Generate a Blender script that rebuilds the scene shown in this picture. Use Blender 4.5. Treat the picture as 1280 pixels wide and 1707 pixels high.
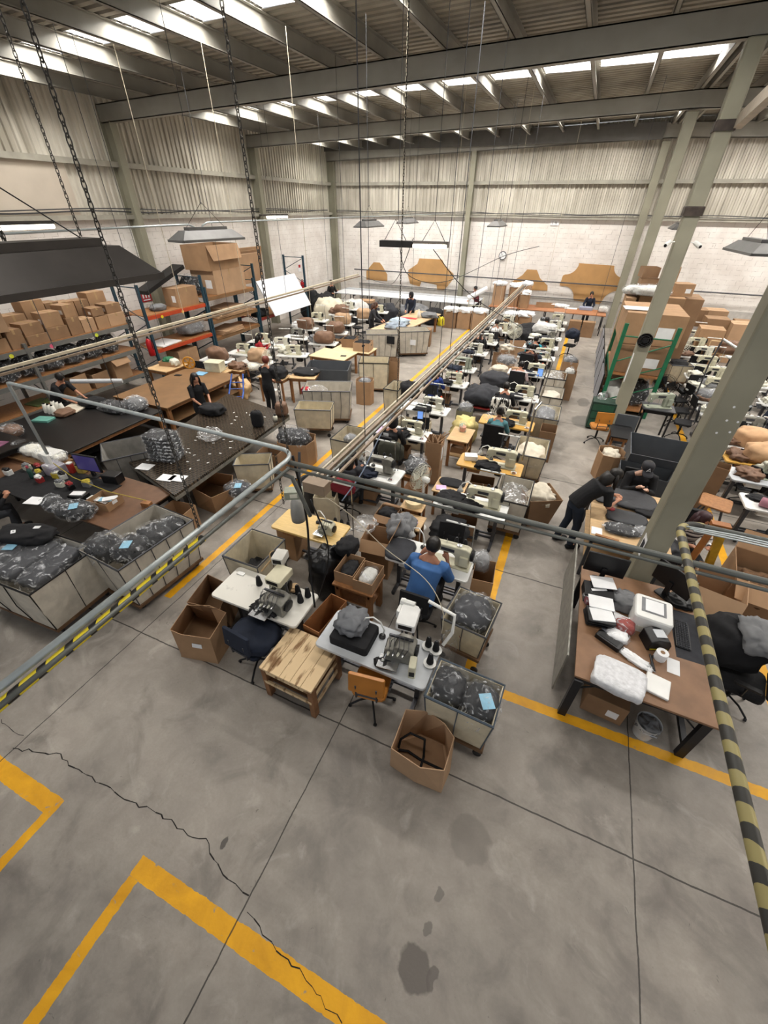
import bpy, math, random
from mathutils import Vector, Matrix, noise, Euler
for o in list(bpy.data.objects): bpy.data.objects.remove(o)
S = bpy.context.scene
COL = S.collection
PI = math.pi
# ---------------- camera, world, exposure ----------------
FW = (-0.313724, 0.737286, -0.598325)
def setup_camera():
    th, yaw, ro = math.radians(36.75), math.radians(23.05), math.radians(.64)
    fw = Vector((-math.sin(yaw)*math.cos(th), math.cos(yaw)*math.cos(th), -math.sin(th)))
    r0 = Vector((math.cos(yaw), math.sin(yaw), 0)); u0 = r0.cross(fw)
    rt = math.cos(ro)*r0 + math.sin(ro)*u0; up = -math.sin(ro)*r0 + math.cos(ro)*u0
    cd = bpy.data.cameras.new('camera'); cam = bpy.data.objects.new('camera', cd); COL.objects.link(cam)
    cd.sensor_fit = 'HORIZONTAL'; cd.sensor_width = 36; cd.lens = 36*682/1280
    cd.clip_start = .05; cd.clip_end = 200
    m = Matrix((rt, up, -fw)).transposed().to_4x4(); m.translation = (0, 0, 5.0)
    cam.matrix_world = m
    S.camera = cam
setup_camera()
w = bpy.data.worlds.new('world'); S.world = w; w.use_nodes = True
bg = w.node_tree.nodes['Background']; bg.inputs[0].default_value = (.93, .96, 1, 1); bg.inputs[1].default_value = .42
S.view_settings.view_transform = 'Standard'; S.view_settings.look = 'None'; S.view_settings.gamma = 1
S.view_settings.use_curve_mapping = False; S.view_settings.exposure = .42
SKY_POWER = 40.0
TUBE_POWER = 30.0

# ---------------- materials ----------------
MATS = {}
def s2l(c):
    if isinstance(c, str):
        c = tuple(int(c[i:i+2], 16)/255 for i in (0, 2, 4))
    return tuple((x/12.92 if x <= .04045 else ((x+.055)/1.055)**2.4) for x in c)
def newmat(name):
    m = bpy.data.materials.new(name); m.use_nodes = True
    nt = m.node_tree; return m, nt, nt.nodes['Principled BSDF']
def mat(name, col, rough=.6, metal=0., var=.12, scale=6., bump=0., emit=None, es=1., spec=.4, grain=None, col2=None, thr=None):
    """plain procedural surface: base colour modulated by soft noise (wear), optional second colour in stains"""
    if name in MATS: return MATS[name]
    m, nt, b = newmat(name); c = s2l(col)
    N = nt.nodes; L = nt.links
    b.inputs['Roughness'].default_value = rough; b.inputs['Metallic'].default_value = metal
    b.inputs['Specular IOR Level'].default_value = spec
    tc = N.new('ShaderNodeTexCoord'); mp = N.new('ShaderNodeMapping'); L.new(tc.outputs['Object'], mp.inputs[0])
    if grain: mp.inputs['Scale'].default_value = grain
    nz = N.new('ShaderNodeTexNoise'); nz.inputs['Scale'].default_value = scale; nz.inputs['Detail'].default_value = 5
    L.new(mp.outputs[0], nz.inputs['Vector'])
    rp = N.new('ShaderNodeValToRGB'); L.new(nz.outputs['Fac'], rp.inputs[0])
    c2 = s2l(col2) if col2 else tuple(x*(1-var*2) for x in c)
    e = rp.color_ramp.elements
    if thr: e[0].position = thr[0]; e[1].position = thr[1]
    else: e[0].position = .3; e[1].position = .7
    e[0].color = (*c2, 1); e[1].color = (*(min(1, x*(1+var*.3)) for x in c), 1)
    L.new(rp.outputs[0], b.inputs['Base Color'])
    if bump:
        bp = N.new('ShaderNodeBump'); bp.inputs['Strength'].default_value = bump; bp.inputs['Distance'].default_value = .02
        L.new(nz.outputs['Fac'], bp.inputs['Height']); L.new(bp.outputs[0], b.inputs['Normal'])
    if emit:
        b.inputs['Emission Color'].default_value = (*s2l(emit), 1); b.inputs['Emission Strength'].default_value = es
    MATS[name] = m; return m
def film(name, tint=(.9, .92, .95), alpha=.28, rough=.12):
    """clear crumpled plastic film: mostly see-through, wrinkle bumps plus white highlight streaks put into the alpha"""
    if name in MATS: return MATS[name]
    m, nt, b = newmat(name); N = nt.nodes; L = nt.links
    b.inputs['Base Color'].default_value = (*tint, 1); b.inputs['Roughness'].default_value = rough
    b.inputs['Specular IOR Level'].default_value = .6
    tc = N.new('ShaderNodeTexCoord')
    nz = N.new('ShaderNodeTexNoise'); nz.inputs['Scale'].default_value = 5.5; nz.inputs['Detail'].default_value = 4; nz.inputs['Distortion'].default_value = 2.6
    L.new(tc.outputs['Object'], nz.inputs['Vector'])
    bp = N.new('ShaderNodeBump'); bp.inputs['Strength'].default_value = 1; bp.inputs['Distance'].default_value = .03
    L.new(nz.outputs['Fac'], bp.inputs['Height']); L.new(bp.outputs[0], b.inputs['Normal'])
    rp = N.new('ShaderNodeValToRGB'); L.new(nz.outputs['Fac'], rp.inputs[0])
    e = rp.color_ramp.elements; e[0].position = .53; e[1].position = .72
    e[0].color = (alpha*.16,)*3+(1,); e[1].color = (min(1, alpha*1.9),)*3+(1,)  # denser whitish patches painted in as highlight streaks
    L.new(rp.outputs[0], b.inputs['Alpha'])
    MATS[name] = m; return m

# ---------------- mesh builder ----------------
class MB:
    def __init__(s): s.v = []; s.f = []; s.sm = False; s.T = None
    def add(s, vs, fs):
        n = len(s.v)
        if s.T is not None: vs = [s.T @ Vector(p) for p in vs]
        s.v += [tuple(p) for p in vs]; s.f += [tuple(i+n for i in f) for f in fs]; return s
    def box(s, c, d, rz=0., M=None):
        x, y, z = (k/2 for k in d)
        vs = [Vector((sx*x, sy*y, sz*z)) for sz in (-1, 1) for sy in (-1, 1) for sx in (-1, 1)]
        R = M if M is not None else Matrix.Rotation(rz, 3, 'Z')
        vs = [R @ p + Vector(c) for p in vs]
        return s.add(vs, [(0, 2, 3, 1), (4, 5, 7, 6), (0, 1, 5, 4), (2, 6, 7, 3), (0, 4, 6, 2), (1, 3, 7, 5)])
    def bbox(s, x0, x1, y0, y1, z0, z1): return s.box(((x0+x1)/2, (y0+y1)/2, (z0+z1)/2), (x1-x0, y1-y0, z1-z0))
    def rbox(s, c, d, r=.02, rz=0., seg=3, taper=1.):
        """box with rounded vertical corners and softened top"""
        x, y, z = d; r = min(r, x/2*.99, y/2*.99); pts = []
        for (cx, cy, a0) in ((x/2-r, y/2-r, 0), (-x/2+r, y/2-r, 90), (-x/2+r, -y/2+r, 180), (x/2-r, -y/2+r, 270)):
            for k in range(seg+1):
                a = math.radians(a0+90*k/seg); pts.append((cx+r*math.cos(a), cy+r*math.sin(a)))
        n = len(pts); e = min(r*.5, z*.3)
        rings = [(-z/2, 1.), (z/2-e, taper), (z/2, taper*(1-1.3*e/max(x, y)))]
        R = Matrix.Rotation(rz, 3, 'Z'); vs = []
        for (h, k) in rings: vs += [R @ Vector((p[0]*k, p[1]*k, h)) + Vector(c) for p in pts]
        fs = [tuple(reversed(range(n))), tuple(range(2*n, 3*n))]
        for j in range(2):
            for i in range(n): fs.append((j*n+i, j*n+(i+1) % n, (j+1)*n+(i+1) % n, (j+1)*n+i))
        return s.add(vs, fs)
    def prism(s, poly, z0, z1, poly2=None):
        n = len(poly); q = poly2 or poly
        vs = [(p[0], p[1], z0) for p in poly]+[(p[0], p[1], z1) for p in q]
        return s.add(vs, [tuple(reversed(range(n))), tuple(range(n, 2*n))]+[(i, (i+1) % n, n+(i+1) % n, n+i) for i in range(n)])
    def prismY(s, poly, y0, y1):
        """polygon in (x,z) extruded along y"""
        n = len(poly)
        vs = [(p[0], y0, p[1]) for p in poly]+[(p[0], y1, p[1]) for p in poly]
        return s.add(vs, [tuple(range(n)), tuple(reversed(range(n, 2*n)))]+[(i, n+i, n+(i+1) % n, (i+1) % n) for i in range(n)])
    def tube(s, pts, r, n=8, cap=True):
        pts = [Vector(p) for p in pts]; m = len(pts)
        rs = r if isinstance(r, (list, tuple)) else [r]*m
        ref = None; rings = []
        for i, p in enumerate(pts):
            t = ((pts[min(i+1, m-1)]-pts[max(i-1, 0)])).normalized()
            if ref is None: ref = Vector((0, 0, 1)) if abs(t.z) < .9 else Vector((1, 0, 0))
            u = (ref - t*ref.dot(t)); u = u.normalized() if u.length > 1e-5 else t.orthogonal().normalized()
            ref = u; v = t.cross(u)
            rings.append([p+(u*math.cos(2*PI*k/n)+v*math.sin(2*PI*k/n))*rs[i] for k in range(n)])
        vs = [q for R in rings for q in R]
        fs = [(i*n+k, i*n+(k+1) % n, (i+1)*n+(k+1) % n, (i+1)*n+k) for i in range(m-1) for k in range(n)]
        if cap: fs += [tuple(reversed(range(n))), tuple(range((m-1)*n, m*n))]
        return s.add(vs, fs)
    def lathe(s, prof, c=(0, 0, 0), n=14, M=None, cap=True):
        vs = []
        for (r, z) in prof:
            for k in range(n):
                p = Vector((r*math.cos(2*PI*k/n), r*math.sin(2*PI*k/n), z))
                if M is not None: p = M @ p
                vs.append(p+Vector(c))
        m = len(prof)
        fs = [(i*n+k, i*n+(k+1) % n, (i+1)*n+(k+1) % n, (i+1)*n+k) for i in range(m-1) for k in range(n)]
        if cap: fs += [tuple(reversed(range(n))), tuple(range((m-1)*n, m*n))]
        return s.add(vs, fs)
    def blob(s, c, d, seed=0, amp=.15, freq=2.5, p=2.6, nu=28, nv=14, flat=None, ridg=.5, rz=0.):
        """superellipsoid with wrinkled noise; flat cuts the underside level"""
        vs = []; fs = []; off = Vector((seed*7.3, seed*3.1, seed*5.7)); R = Matrix.Rotation(rz, 3, 'Z')
        def sg(x, e): return math.copysign(abs(x)**e, x)
        e = 2/p
        for j in range(nv+1):
            ph = -PI/2+PI*j/nv
            for i in range(nu):
                a = 2*PI*i/nu
                q = Vector((sg(math.cos(ph), e)*sg(math.cos(a), e), sg(math.cos(ph), e)*sg(math.sin(a), e), sg(math.sin(ph), e)))
                h = noise.noise(q*freq+off); rd = 1-2*abs(noise.noise(q*freq*1.9+off*1.7))
                k = 1+amp*(h*1.2+ridg*rd)
                q = Vector((q.x*k*d[0]/2, q.y*k*d[1]/2, q.z*(1+amp*(h+ridg*rd)*1.3)*d[2]/2))
                if flat is not None: q.z = max(q.z, -d[2]/2*flat)
                vs.append(R @ q+Vector(c))
        for j in range(nv):
            for i in range(nu): fs.append((j*nu+i, j*nu+(i+1) % nu, (j+1)*nu+(i+1) % nu, (j+1)*nu+i))
        return s.add(vs, fs)
    def build(s, name, m, parent=None, smooth=False, bevel=0., sub=0, loc=None, solid=0.):
        me = bpy.data.meshes.new(name); me.from_pydata(s.v, [], s.f); me.update()
        import bmesh
        bm = bmesh.new(); bm.from_mesh(me); bmesh.ops.remove_doubles(bm, verts=bm.verts, dist=1e-5)
        if not solid: bmesh.ops.recalc_face_normals(bm, faces=bm.faces)
        bm.to_mesh(me); bm.free()
        o = bpy.data.objects.new(name, me); COL.objects.link(o)
        if m: me.materials.append(m)
        if smooth or s.sm:
            for p in me.polygons: p.use_smooth = True
        if parent: o.parent = parent
        if loc: o.location = loc
        if bevel:
            b = o.modifiers.new('bevel', 'BEVEL'); b.width = bevel; b.segments = 2; b.limit_method = 'ANGLE'; b.angle_limit = math.radians(40)
        if solid:
            q = o.modifiers.new('solid', 'SOLIDIFY'); q.thickness = solid; q.offset = 0
        return o
def tag(o, label=None, cat=None, group=None, kind=None):
    if label: o['label'] = label
    if cat: o['category'] = cat
    if group: o['group'] = group
    if kind: o['kind'] = kind
    return o
def thing(name, label, cat, loc=(0, 0, 0), rz=0., group=None):
    o = bpy.data.objects.new(name, None); COL.objects.link(o); o.empty_display_size = .1
    o.location = loc; o.rotation_euler = (0, 0, rz)
    return tag(o, label, cat, group)
def struct(o): o['kind'] = 'structure'; return o
KIDS = {}
def kids_of(o):
    return [c for c in bpy.data.objects if c.parent == o]
def dup(root, loc, rz=0., label=None, group=None, scale=None, mats=None):
    if root.name not in KIDS: KIDS[root.name] = [(c, kids_of(c)) for c in kids_of(root)]
    r = root.copy(); COL.objects.link(r); r.location = loc; r.rotation_euler = (root.rotation_euler[0], root.rotation_euler[1], rz)
    if label: r['label'] = label
    if group: r['group'] = group
    elif 'group' in r.keys(): del r['group']
    if scale: r.scale = scale if isinstance(scale, tuple) else (scale,)*3
    for c, gs in KIDS[root.name]:
        k = c.copy(); COL.objects.link(k); k.parent = r
        for g in gs:
            q = g.copy(); COL.objects.link(q); q.parent = k
    return r
FIRST = {}
def put(key, maker, loc, rz=0., label=None, group=None, scale=None):
    """first call uses the built prototype itself, later calls copy it"""
    if key not in FIRST:
        o = maker(); FIRST[key] = o
        o.location = loc; o.rotation_euler = (o.rotation_euler[0], o.rotation_euler[1], rz)
        if label: o['label'] = label
        if group: o['group'] = group
        if scale: o.scale = scale if isinstance(scale, tuple) else (scale,)*3
        return o
    return dup(FIRST[key], loc, rz, label, group, scale)
def nth(i): return ['first', 'second', 'third', 'fourth', 'fifth', 'sixth', 'seventh', 'eighth', 'ninth', 'tenth', 'eleventh', 'twelfth', 'thirteenth', 'fourteenth', 'fifteenth', 'sixteenth', 'seventeenth', 'eighteenth', 'nineteenth', 'twentieth'][i]
RND = random.Random(7)

# common materials
M_BEAM = mat('painted_steel_grey', '96938a', .55, var=.10, scale=1.5)
M_COL = mat('column_paint', '94917f', .5, var=.12, scale=1.2)
M_DARK = mat('black_metal', '1c1c1e', .45, .3)
M_IRON = mat('grey_iron', '55565a', .45, .6)
M_CHROME = mat('chrome', 'c0c2c4', .25, 1., var=.05)
M_CREAM = mat('cream_enamel', 'd8d6c6', .35, var=.08, scale=8)
M_WHITE = mat('white_laminate', 'dedfdc', .3, var=.06, scale=5)
M_PLW = mat('white_plastic', 'e4e4e0', .35, var=.03)
M_BLKP = mat('black_plastic', '141416', .4)
M_CARD = mat('cardboard', 'a58362', .8, var=.10, scale=3)
M_CARD2 = mat('cardboard_darker', '8f7053', .8, var=.10, scale=3)
M_CARD3 = mat('cardboard_pale', 'b39272', .8, var=.08, scale=3)
M_WOOD = mat('raw_plywood', 'c9a87c', .6, var=.12, scale=4, grain=(1, 8, 1))
M_PINE = mat('pine_lumber', '9c6c42', .6, var=.15, scale=4, grain=(6, 6, 1))
M_CANVAS = mat('canvas', 'c3bcae', .85, var=.10, scale=7, bump=.15)
M_CANVASY = mat('canvas_cream', 'cfc4aa', .85, var=.10, scale=7, bump=.15)
M_BLACKC = mat('black_cloth', '19191c', .85, var=.2, scale=10, bump=.2)
M_CHAR = mat('charcoal_cloth', '34353a', .85, var=.15, scale=10, bump=.2)
M_NAVY = mat('navy_cloth', '1a2233', .85, var=.15)
M_FILM = film('clear_film', alpha=.32)
M_FILMW = film('milky_film', (.95, .96, .97), .55, .25)
M_PAPER = mat('paper', 'ecedee', .7, var=.04)
M_SKIN = mat('skin', 'b98468', .55, var=.05)
M_HAIR = mat('black_hair', '17120f', .45, var=.2, scale=30)
M_RUB = mat('caster_rubber', '222222', .6)

# ================= room shell =================
XL, YB, XC = -14.7, 26.2, 1.78
YG = [5.43, 12.3, 19.2, 26.0]; Y0 = -1.4
ZW = 4.58
def zg(x):      # underside of the girders
    return 6.95+(x+14.5)*.0277 if x < 1.78 else 7.40-(x-1.78)*.028
def floor_material():
    m, nt, b = newmat('concrete_floor'); N = nt.nodes; L = nt.links
    tc = N.new('ShaderNodeTexCoord'); P = tc.outputs['Object']
    def noise_(sc, det=6, dist=0., vec=None, ro=.6):
        n = N.new('ShaderNodeTexNoise'); n.inputs['Scale'].default_value = sc; n.inputs['Detail'].default_value = det
        n.inputs['Distortion'].default_value = dist; n.inputs['Roughness'].default_value = ro
        L.new(vec or P, n.inputs['Vector']); return n.outputs['Fac']
    def mth(op, a, b_=None, c=None):
        n = N.new('ShaderNodeMath'); n.operation = op
        for i, q in enumerate((a, b_, c)):
            if q is None: continue
            if isinstance(q, (int, float)): n.inputs[i].default_value = q
            else: L.new(q, n.inputs[i])
        return n.outputs[0]
    def mr(v, a, b_, c=0., d=1.):
        n = N.new('ShaderNodeMapRange'); L.new(v, n.inputs[0])
        for i, q in zip((1, 2, 3, 4), (a, b_, c, d)): n.inputs[i].default_value = q
        return n.outputs[0]
    def mix(f, a, b_):
        n = N.new('ShaderNodeMix'); n.data_type = 'RGBA'
        L.new(f, n.inputs[0]) if not isinstance(f, float) else None
        for i, q in ((6, a), (7, b_)):
            if isinstance(q, tuple): n.inputs[i].default_value = (*q, 1)
            else: L.new(q, n.inputs[i])
        return n.outputs[2]
    sx = N.new('ShaderNodeSeparateXYZ'); L.new(P, sx.inputs[0]); X, Y = sx.outputs[0], sx.outputs[1]
    n1 = noise_(.55, 7, .8); n2 = noise_(3.2, 7, .5); n3 = noise_(38, 4)
    c = mix(mr(n1, .36, .64), s2l('746e68'), s2l('989087'))
    c = mix(mr(n2, .35, .7, 0, .55), c, s2l('aaa399'))
    dk = mr(noise_(1.3, 8, .8), .52, .68, 0, .6); c = mix(dk, c, s2l('625d57'))
    dk = mr(noise_(11, 4, 1.), .70, .74, 0, .6); c = mix(dk, c, s2l('57524c'))
    wh = mr(noise_(2.1, 8, 1.), .58, .72, 0, .36); c = mix(wh, c, s2l('c4bdb3'))
    c = mix(mr(n3, .3, .75, 0, .2), c, s2l('6f6a62'))
    # oil spot in the foreground and a darker patch in the aisle
    vd = N.new('ShaderNodeVectorMath'); vd.operation = 'ADD'; L.new(P, vd.inputs[0])
    nn = N.new('ShaderNodeTexNoise'); nn.inputs['Scale'].default_value = 6; nn.inputs['Detail'].default_value = 5; L.new(P, nn.inputs['Vector'])
    sc = N.new('ShaderNodeVectorMath'); sc.operation = 'SCALE'; L.new(nn.outputs['Color'], sc.inputs[0]); sc.inputs['Scale'].default_value = .16
    L.new(sc.outputs[0], vd.inputs[1])
    def spot(cx, cy, rx, ry, col, strength):
        nonlocal c
        mp = N.new('ShaderNodeMapping'); mp.vector_type = 'POINT'; L.new(vd.outputs[0], mp.inputs[0])
        mp.inputs['Location'].default_value = (-(cx+.08)/rx, -(cy+.08)/ry, 0); mp.inputs['Scale'].default_value = (1/rx, 1/ry, 0)
        ln = N.new('ShaderNodeVectorMath'); ln.operation = 'LENGTH'; L.new(mp.outputs[0], ln.inputs[0])
        f = mr(ln.outputs['Value'], .86, 1.02, strength, 0.); c = mix(f, c, s2l(col))
    for a in SPOTS: spot(*a)
    # dark filled control joints
    def line(v, pos, w, wob=0.):
        d = mth('ABSOLUTE', mth('SUBTRACT', v, pos))
        if wob:
            d = mth('ABSOLUTE', mth('ADD', mth('SUBTRACT', v, pos), mth('MULTIPLY', mth('SUBTRACT', n2, .5), wob)))
        return mth('LESS_THAN', d, w/2)
    j = line(Y, 2.03, .016, .03)
    for y in (5.43, 8.9, 12.3, 15.7, 19.2, 22.6): j = mth('MAXIMUM', j, line(Y, y, .022, .03))
    for x in (-11.05, -7.88, -4.68, -1.42, 1.78, 5., 8.2): j = mth('MAXIMUM', j, line(X, x, .013, .03))
    # yellow walkway paint: axis aligned strips with ragged, worn edges
    ew = mth('MULTIPLY', mth('SUBTRACT', noise_(14, 5), .5), .035)
    def rect(x0, x1, y0, y1):
        cx, hx, cy, hy = (x0+x1)/2, (x1-x0)/2, (y0+y1)/2, (y1-y0)/2
        a = mth('SUBTRACT', hx, mth('ABSOLUTE', mth('SUBTRACT', X, cx)))
        b2 = mth('SUBTRACT', hy, mth('ABSOLUTE', mth('SUBTRACT', Y, cy)))
        return mth('GREATER_THAN', mth('ADD', mth('MINIMUM', a, b2), ew), 0.)
    yl = None
    for r in YELLOW:
        q = rect(*r); yl = q if yl is None else mth('MAXIMUM', yl, q)
    wear = mr(noise_(9, 7, .6), .64, .70, 1., .12); wear2 = mr(noise_(2.4, 5, .4), .70, .74, 1., .2)
    yl = mth('MULTIPLY', yl, mth('MINIMUM', wear, wear2))
    c = mix(yl, c, mix(mr(n2, .3, .8), s2l('c98f12'), s2l('eeb01c')))
    c = mix(mth('MULTIPLY', j, .85), c, s2l('25221f'))
    L.new(c, b.inputs['Base Color'])
    L.new(mr(n2, .3, .7, .38, .6), b.inputs['Roughness']); b.inputs['Specular IOR Level'].default_value = .35
    bp = N.new('ShaderNodeBump'); bp.inputs['Strength'].default_value = .12; bp.inputs['Distance'].default_value = .01
    L.new(n3, bp.inputs['Height']); L.new(bp.outputs[0], b.inputs['Normal'])
    return m
YELLOW = [(-4.93, -4.80, 2.68, 22.5), (-.22, -.08, 3.27, 24.), (.0, 3.6, 3.14, 3.27), (-.22, 0., 3.2, 3.27),
          (-9., -3.66, .02, .18), (-3.76, -3.66, -1.6, .02), (-2.54, 2.2, .02, .18), (-2.54, -2.43, -1.6, .02), (3.42, 3.56, 3.3, 22.)]
SPOTS = [(.10, .52, .16, .13, '5a544f', .85), (.25, .55, .04, .08, '5a544f', .8), (.11, .80, .035, .05, '5f5a55', .7),
         (.14, 1.02, .03, .07, '5f5a55', .7), (1.0, 12.6, .42, .5, '5d5a55', .75), (.9, 14.2, .2, .4, '66625c', .7), (.3, 1.55, .22, .2, '6e6861', .5), (-1.9, .55, .04, .06, '3d3a36', .8)]
g = MB(); g.add([(-15.2, -5, 0), (16, -5, 0), (16, 26.6, 0), (-15.2, 26.6, 0), (-15.2, -5, -.2), (16, -5, -.2), (16, 26.6, -.2), (-15.2, 26.6, -.2)],
                [(0, 1, 2, 3), (7, 6, 5, 4), (0, 4, 5, 1), (1, 5, 6, 2), (2, 6, 7, 3), (3, 7, 4, 0)])
struct(g.build('floor', floor_material()))
# cracks in the slab
M_CRACK = mat('crack_dark', '24211f', .9)
def crack(name, pts, w, seed):
    rr = random.Random(seed); g = MB(); line = []
    for (a, b) in zip(pts, pts[1:]):
        n = max(2, int(math.dist(a, b)/.06))
        for k in range(n):
            t = k/n; line.append((a[0]+(b[0]-a[0])*t+rr.uniform(-.018, .018), a[1]+(b[1]-a[1])*t+rr.uniform(-.018, .018)))
    line.append(pts[-1])
    for (a, b) in zip(line, line[1:]):
        d = Vector((b[0]-a[0], b[1]-a[1])); q = Vector((-d.y, d.x)).normalized()*w*rr.uniform(.3, 1.)/2
        g.add([(a[0]+q.x, a[1]+q.y, .0012), (a[0]-q.x, a[1]-q.y, .0012), (b[0]-q.x, b[1]-q.y, .0012), (b[0]+q.x, b[1]+q.y, .0012)], [(0, 1, 2, 3)])
    struct(g.build(name, M_CRACK))
crack('trim_1', [(-4.691, 0.285), (-4.142, 0.456), (-3.742, 0.417), (-3.331, 0.459), (-3.105, 0.419), (-2.718, 0.490), (-2.338, 0.474), (-2.095, 0.501), (-1.833, 0.415), (-1.668, 0.347), (-1.431, 0.347)], .014, 3)
crack('trim_2', [(-1.383, 0.245), (-1.151, 0.192), (-0.884, 0.156), (-0.634, 0.123), (-0.462, 0.064), (-0.319, 0.043)], .01, 5)
crack('trim_3', [(-5.181, 0.427), (-4.873, 0.394), (-4.729, 0.427)], .008, 6)

# --- block wall material (painted, with worn mortar lines) ---
def block_material():
    m, nt, b = newmat('painted_block'); N = nt.nodes; L = nt.links
    uv = N.new('ShaderNodeUVMap')
    br = N.new('ShaderNodeTexBrick'); L.new(uv.outputs[0], br.inputs['Vector'])
    br.inputs['Scale'].default_value = 1; br.inputs['Brick Width'].default_value = .40; br.inputs['Row Height'].default_value = .2
    br.inputs['Mortar Size'].default_value = .007; br.inputs['Mortar Smooth'].default_value = .2
    n1 = N.new('ShaderNodeTexNoise'); n1.inputs['Scale'].default_value = 1.2; n1.inputs['Detail'].default_value = 8; L.new(uv.outputs[0], n1.inputs['Vector'])
    n2 = N.new('ShaderNodeTexNoise'); n2.inputs['Scale'].default_value = 5; n2.inputs['Detail'].default_value = 4; L.new(uv.outputs[0], n2.inputs['Vector'])
    def mr(v, a, b_, c=0., d=1.):
        n = N.new('ShaderNodeMapRange'); L.new(v, n.inputs[0])
        for i, q in zip((1, 2, 3, 4), (a, b_, c, d)): n.inputs[i].default_value = q
        return n.outputs[0]
    mu = N.new('ShaderNodeMath'); mu.operation = 'MULTIPLY'; L.new(br.outputs['Fac'], mu.inputs[0]); L.new(mr(n2.outputs[0], .45, .62, .06, .75), mu.inputs[1])
    base = N.new('ShaderNodeMix'); base.data_type = 'RGBA'; L.new(mr(n1.outputs[0], .3, .7), base.inputs[0])
    base.inputs[6].default_value = (*s2l('d9d2cb'), 1); base.inputs[7].default_value = (*s2l('efebe6'), 1)
    mo = N.new('ShaderNodeMix'); mo.data_type = 'RGBA'; L.new(mu.outputs[0], mo.inputs[0]); L.new(base.outputs[2], mo.inputs[6]); mo.inputs[7].default_value = (*s2l('8a8178'), 1)
    sp = N.new('ShaderNodeMix'); sp.data_type = 'RGBA'; L.new(mr(n2.outputs[0], .70, .73, 0, .6), sp.inputs[0]); L.new(mo.outputs[2], sp.inputs[6]); sp.inputs[7].default_value = (*s2l('a39a90'), 1)
    L.new(sp.outputs[2], b.inputs['Base Color']); b.inputs['Roughness'].default_value = .8
    bp = N.new('ShaderNodeBump'); bp.inputs['Strength'].default_value = .4; bp.inputs['Distance'].default_value = .01; bp.invert = True
    L.new(br.outputs['Fac'], bp.inputs['Height']); L.new(bp.outputs[0], b.inputs['Normal'])
    return m
M_BLOCK = block_material()
def quad_uv(o, axis):
    me = o.data; uv = me.uv_layers.new(name='UVMap')
    for l in me.loops:
        v = me.vertices[l.vertex_index].co; uv.data[l.index].uv = (v[axis], v.z)
o = MB().bbox(XL-.2, XL, -5, 26.4, 0, ZW).build('wall_left', M_BLOCK); struct(o); quad_uv(o, 1)
o = MB().bbox(XL, 15, YB, YB+.2, 0, ZW).build('wall_back', M_BLOCK); struct(o); quad_uv(o, 0)
o = MB().bbox(15, 15.2, -5, 26.4, 0, 7.3).build('wall_right', M_BLOCK); struct(o); quad_uv(o, 1)
# --- corrugated cladding above the block wall ---
def clad_material():
    m, nt, b = newmat('dirty_cladding'); N = nt.nodes; L = nt.links
    tc = N.new('ShaderNodeTexCoord'); mp = N.new('ShaderNodeMapping'); L.new(tc.outputs['Object'], mp.inputs[0]); mp.inputs['Scale'].default_value = (4, 4, .35)
    n = N.new('ShaderNodeTexNoise'); n.inputs['Scale'].default_value = 1.2; n.inputs['Detail'].default_value = 8; L.new(mp.outputs[0], n.inputs['Vector'])
    n2 = N.new('ShaderNodeTexNoise'); n2.inputs['Scale'].default_value = .5; n2.inputs['Detail'].default_value = 5; L.new(tc.outputs['Object'], n2.inputs['Vector'])
    ad = N.new('ShaderNodeMath'); ad.operation = 'ADD'; L.new(n.outputs[0], ad.inputs[0]); L.new(n2.outputs[0], ad.inputs[1])
    rp = N.new('ShaderNodeValToRGB'); L.new(ad.outputs[0], rp.inputs[0]); mr = rp.color_ramp.elements
    ml = N.new('ShaderNodeMath'); ml.operation = 'MULTIPLY'; L.new(ad.outputs[0], ml.inputs[0]); ml.inputs[1].default_value = .5; L.new(ml.outputs[0], rp.inputs[0])
    mr[0].position = .36; mr[1].position = .6; mr[0].color = (*s2l('a09a8c'), 1); mr[1].color = (*s2l('d6d1c4'), 1)
    L.new(rp.outputs[0], b.inputs['Base Color']); b.inputs['Roughness'].default_value = .6
    return m
M_CLAD = clad_material()
def corrugated(name, a, b, z0, z1a, z1b, inward, pitch=.2, depth=.05):
    """trapezoidal sheet along a->b"""
    a = Vector(a); b = Vector(b); d = (b-a); Ln = d.length; d = d/Ln; n = Vector(inward)
    k = int(Ln/pitch); pts = []
    for i in range(k):
        for (t, h) in ((0, 0), (.38, 0), (.5, 1), (.88, 1)): pts.append(((i+t)*pitch, h))
    pts.append((Ln, 0)); vs = []
    for (t, h) in pts:
        p = a+d*t+n*h*depth; zt = z1a+(z1b-z1a)*t/Ln
        vs += [(p.x, p.y, z0), (p.x, p.y, zt)]
    fs = [(2*i, 2*i+2, 2*i+3, 2*i+1) for i in range(len(pts)-1)]
    return struct(MB().add(vs, fs).build(name, M_CLAD))
# left wall: recessed behind the columns; the bay nearest the camera has a blank plastered panel
corrugated('wall_left_cladding', (XL-.05, -5, 0), (XL-.05, 26.2, 0), ZW+.05, 7.7, 7.7, (1, 0, 0))
corrugated('wall_back_cladding', (XL, YB+.1, 0), (XC, YB+.1, 0), ZW+.05, 7.6, 8.1, (0, -1, 0), .2)
corrugated('wall_back_cladding', (XC, YB+.1, 0), (15, YB+.1, 0), ZW+.05, 8.1, 7.8, (0, -1, 0), .2)
M_BEIGE = mat('plastered_panel', 'cdc2b2', .8, var=.1, scale=.8)
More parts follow.
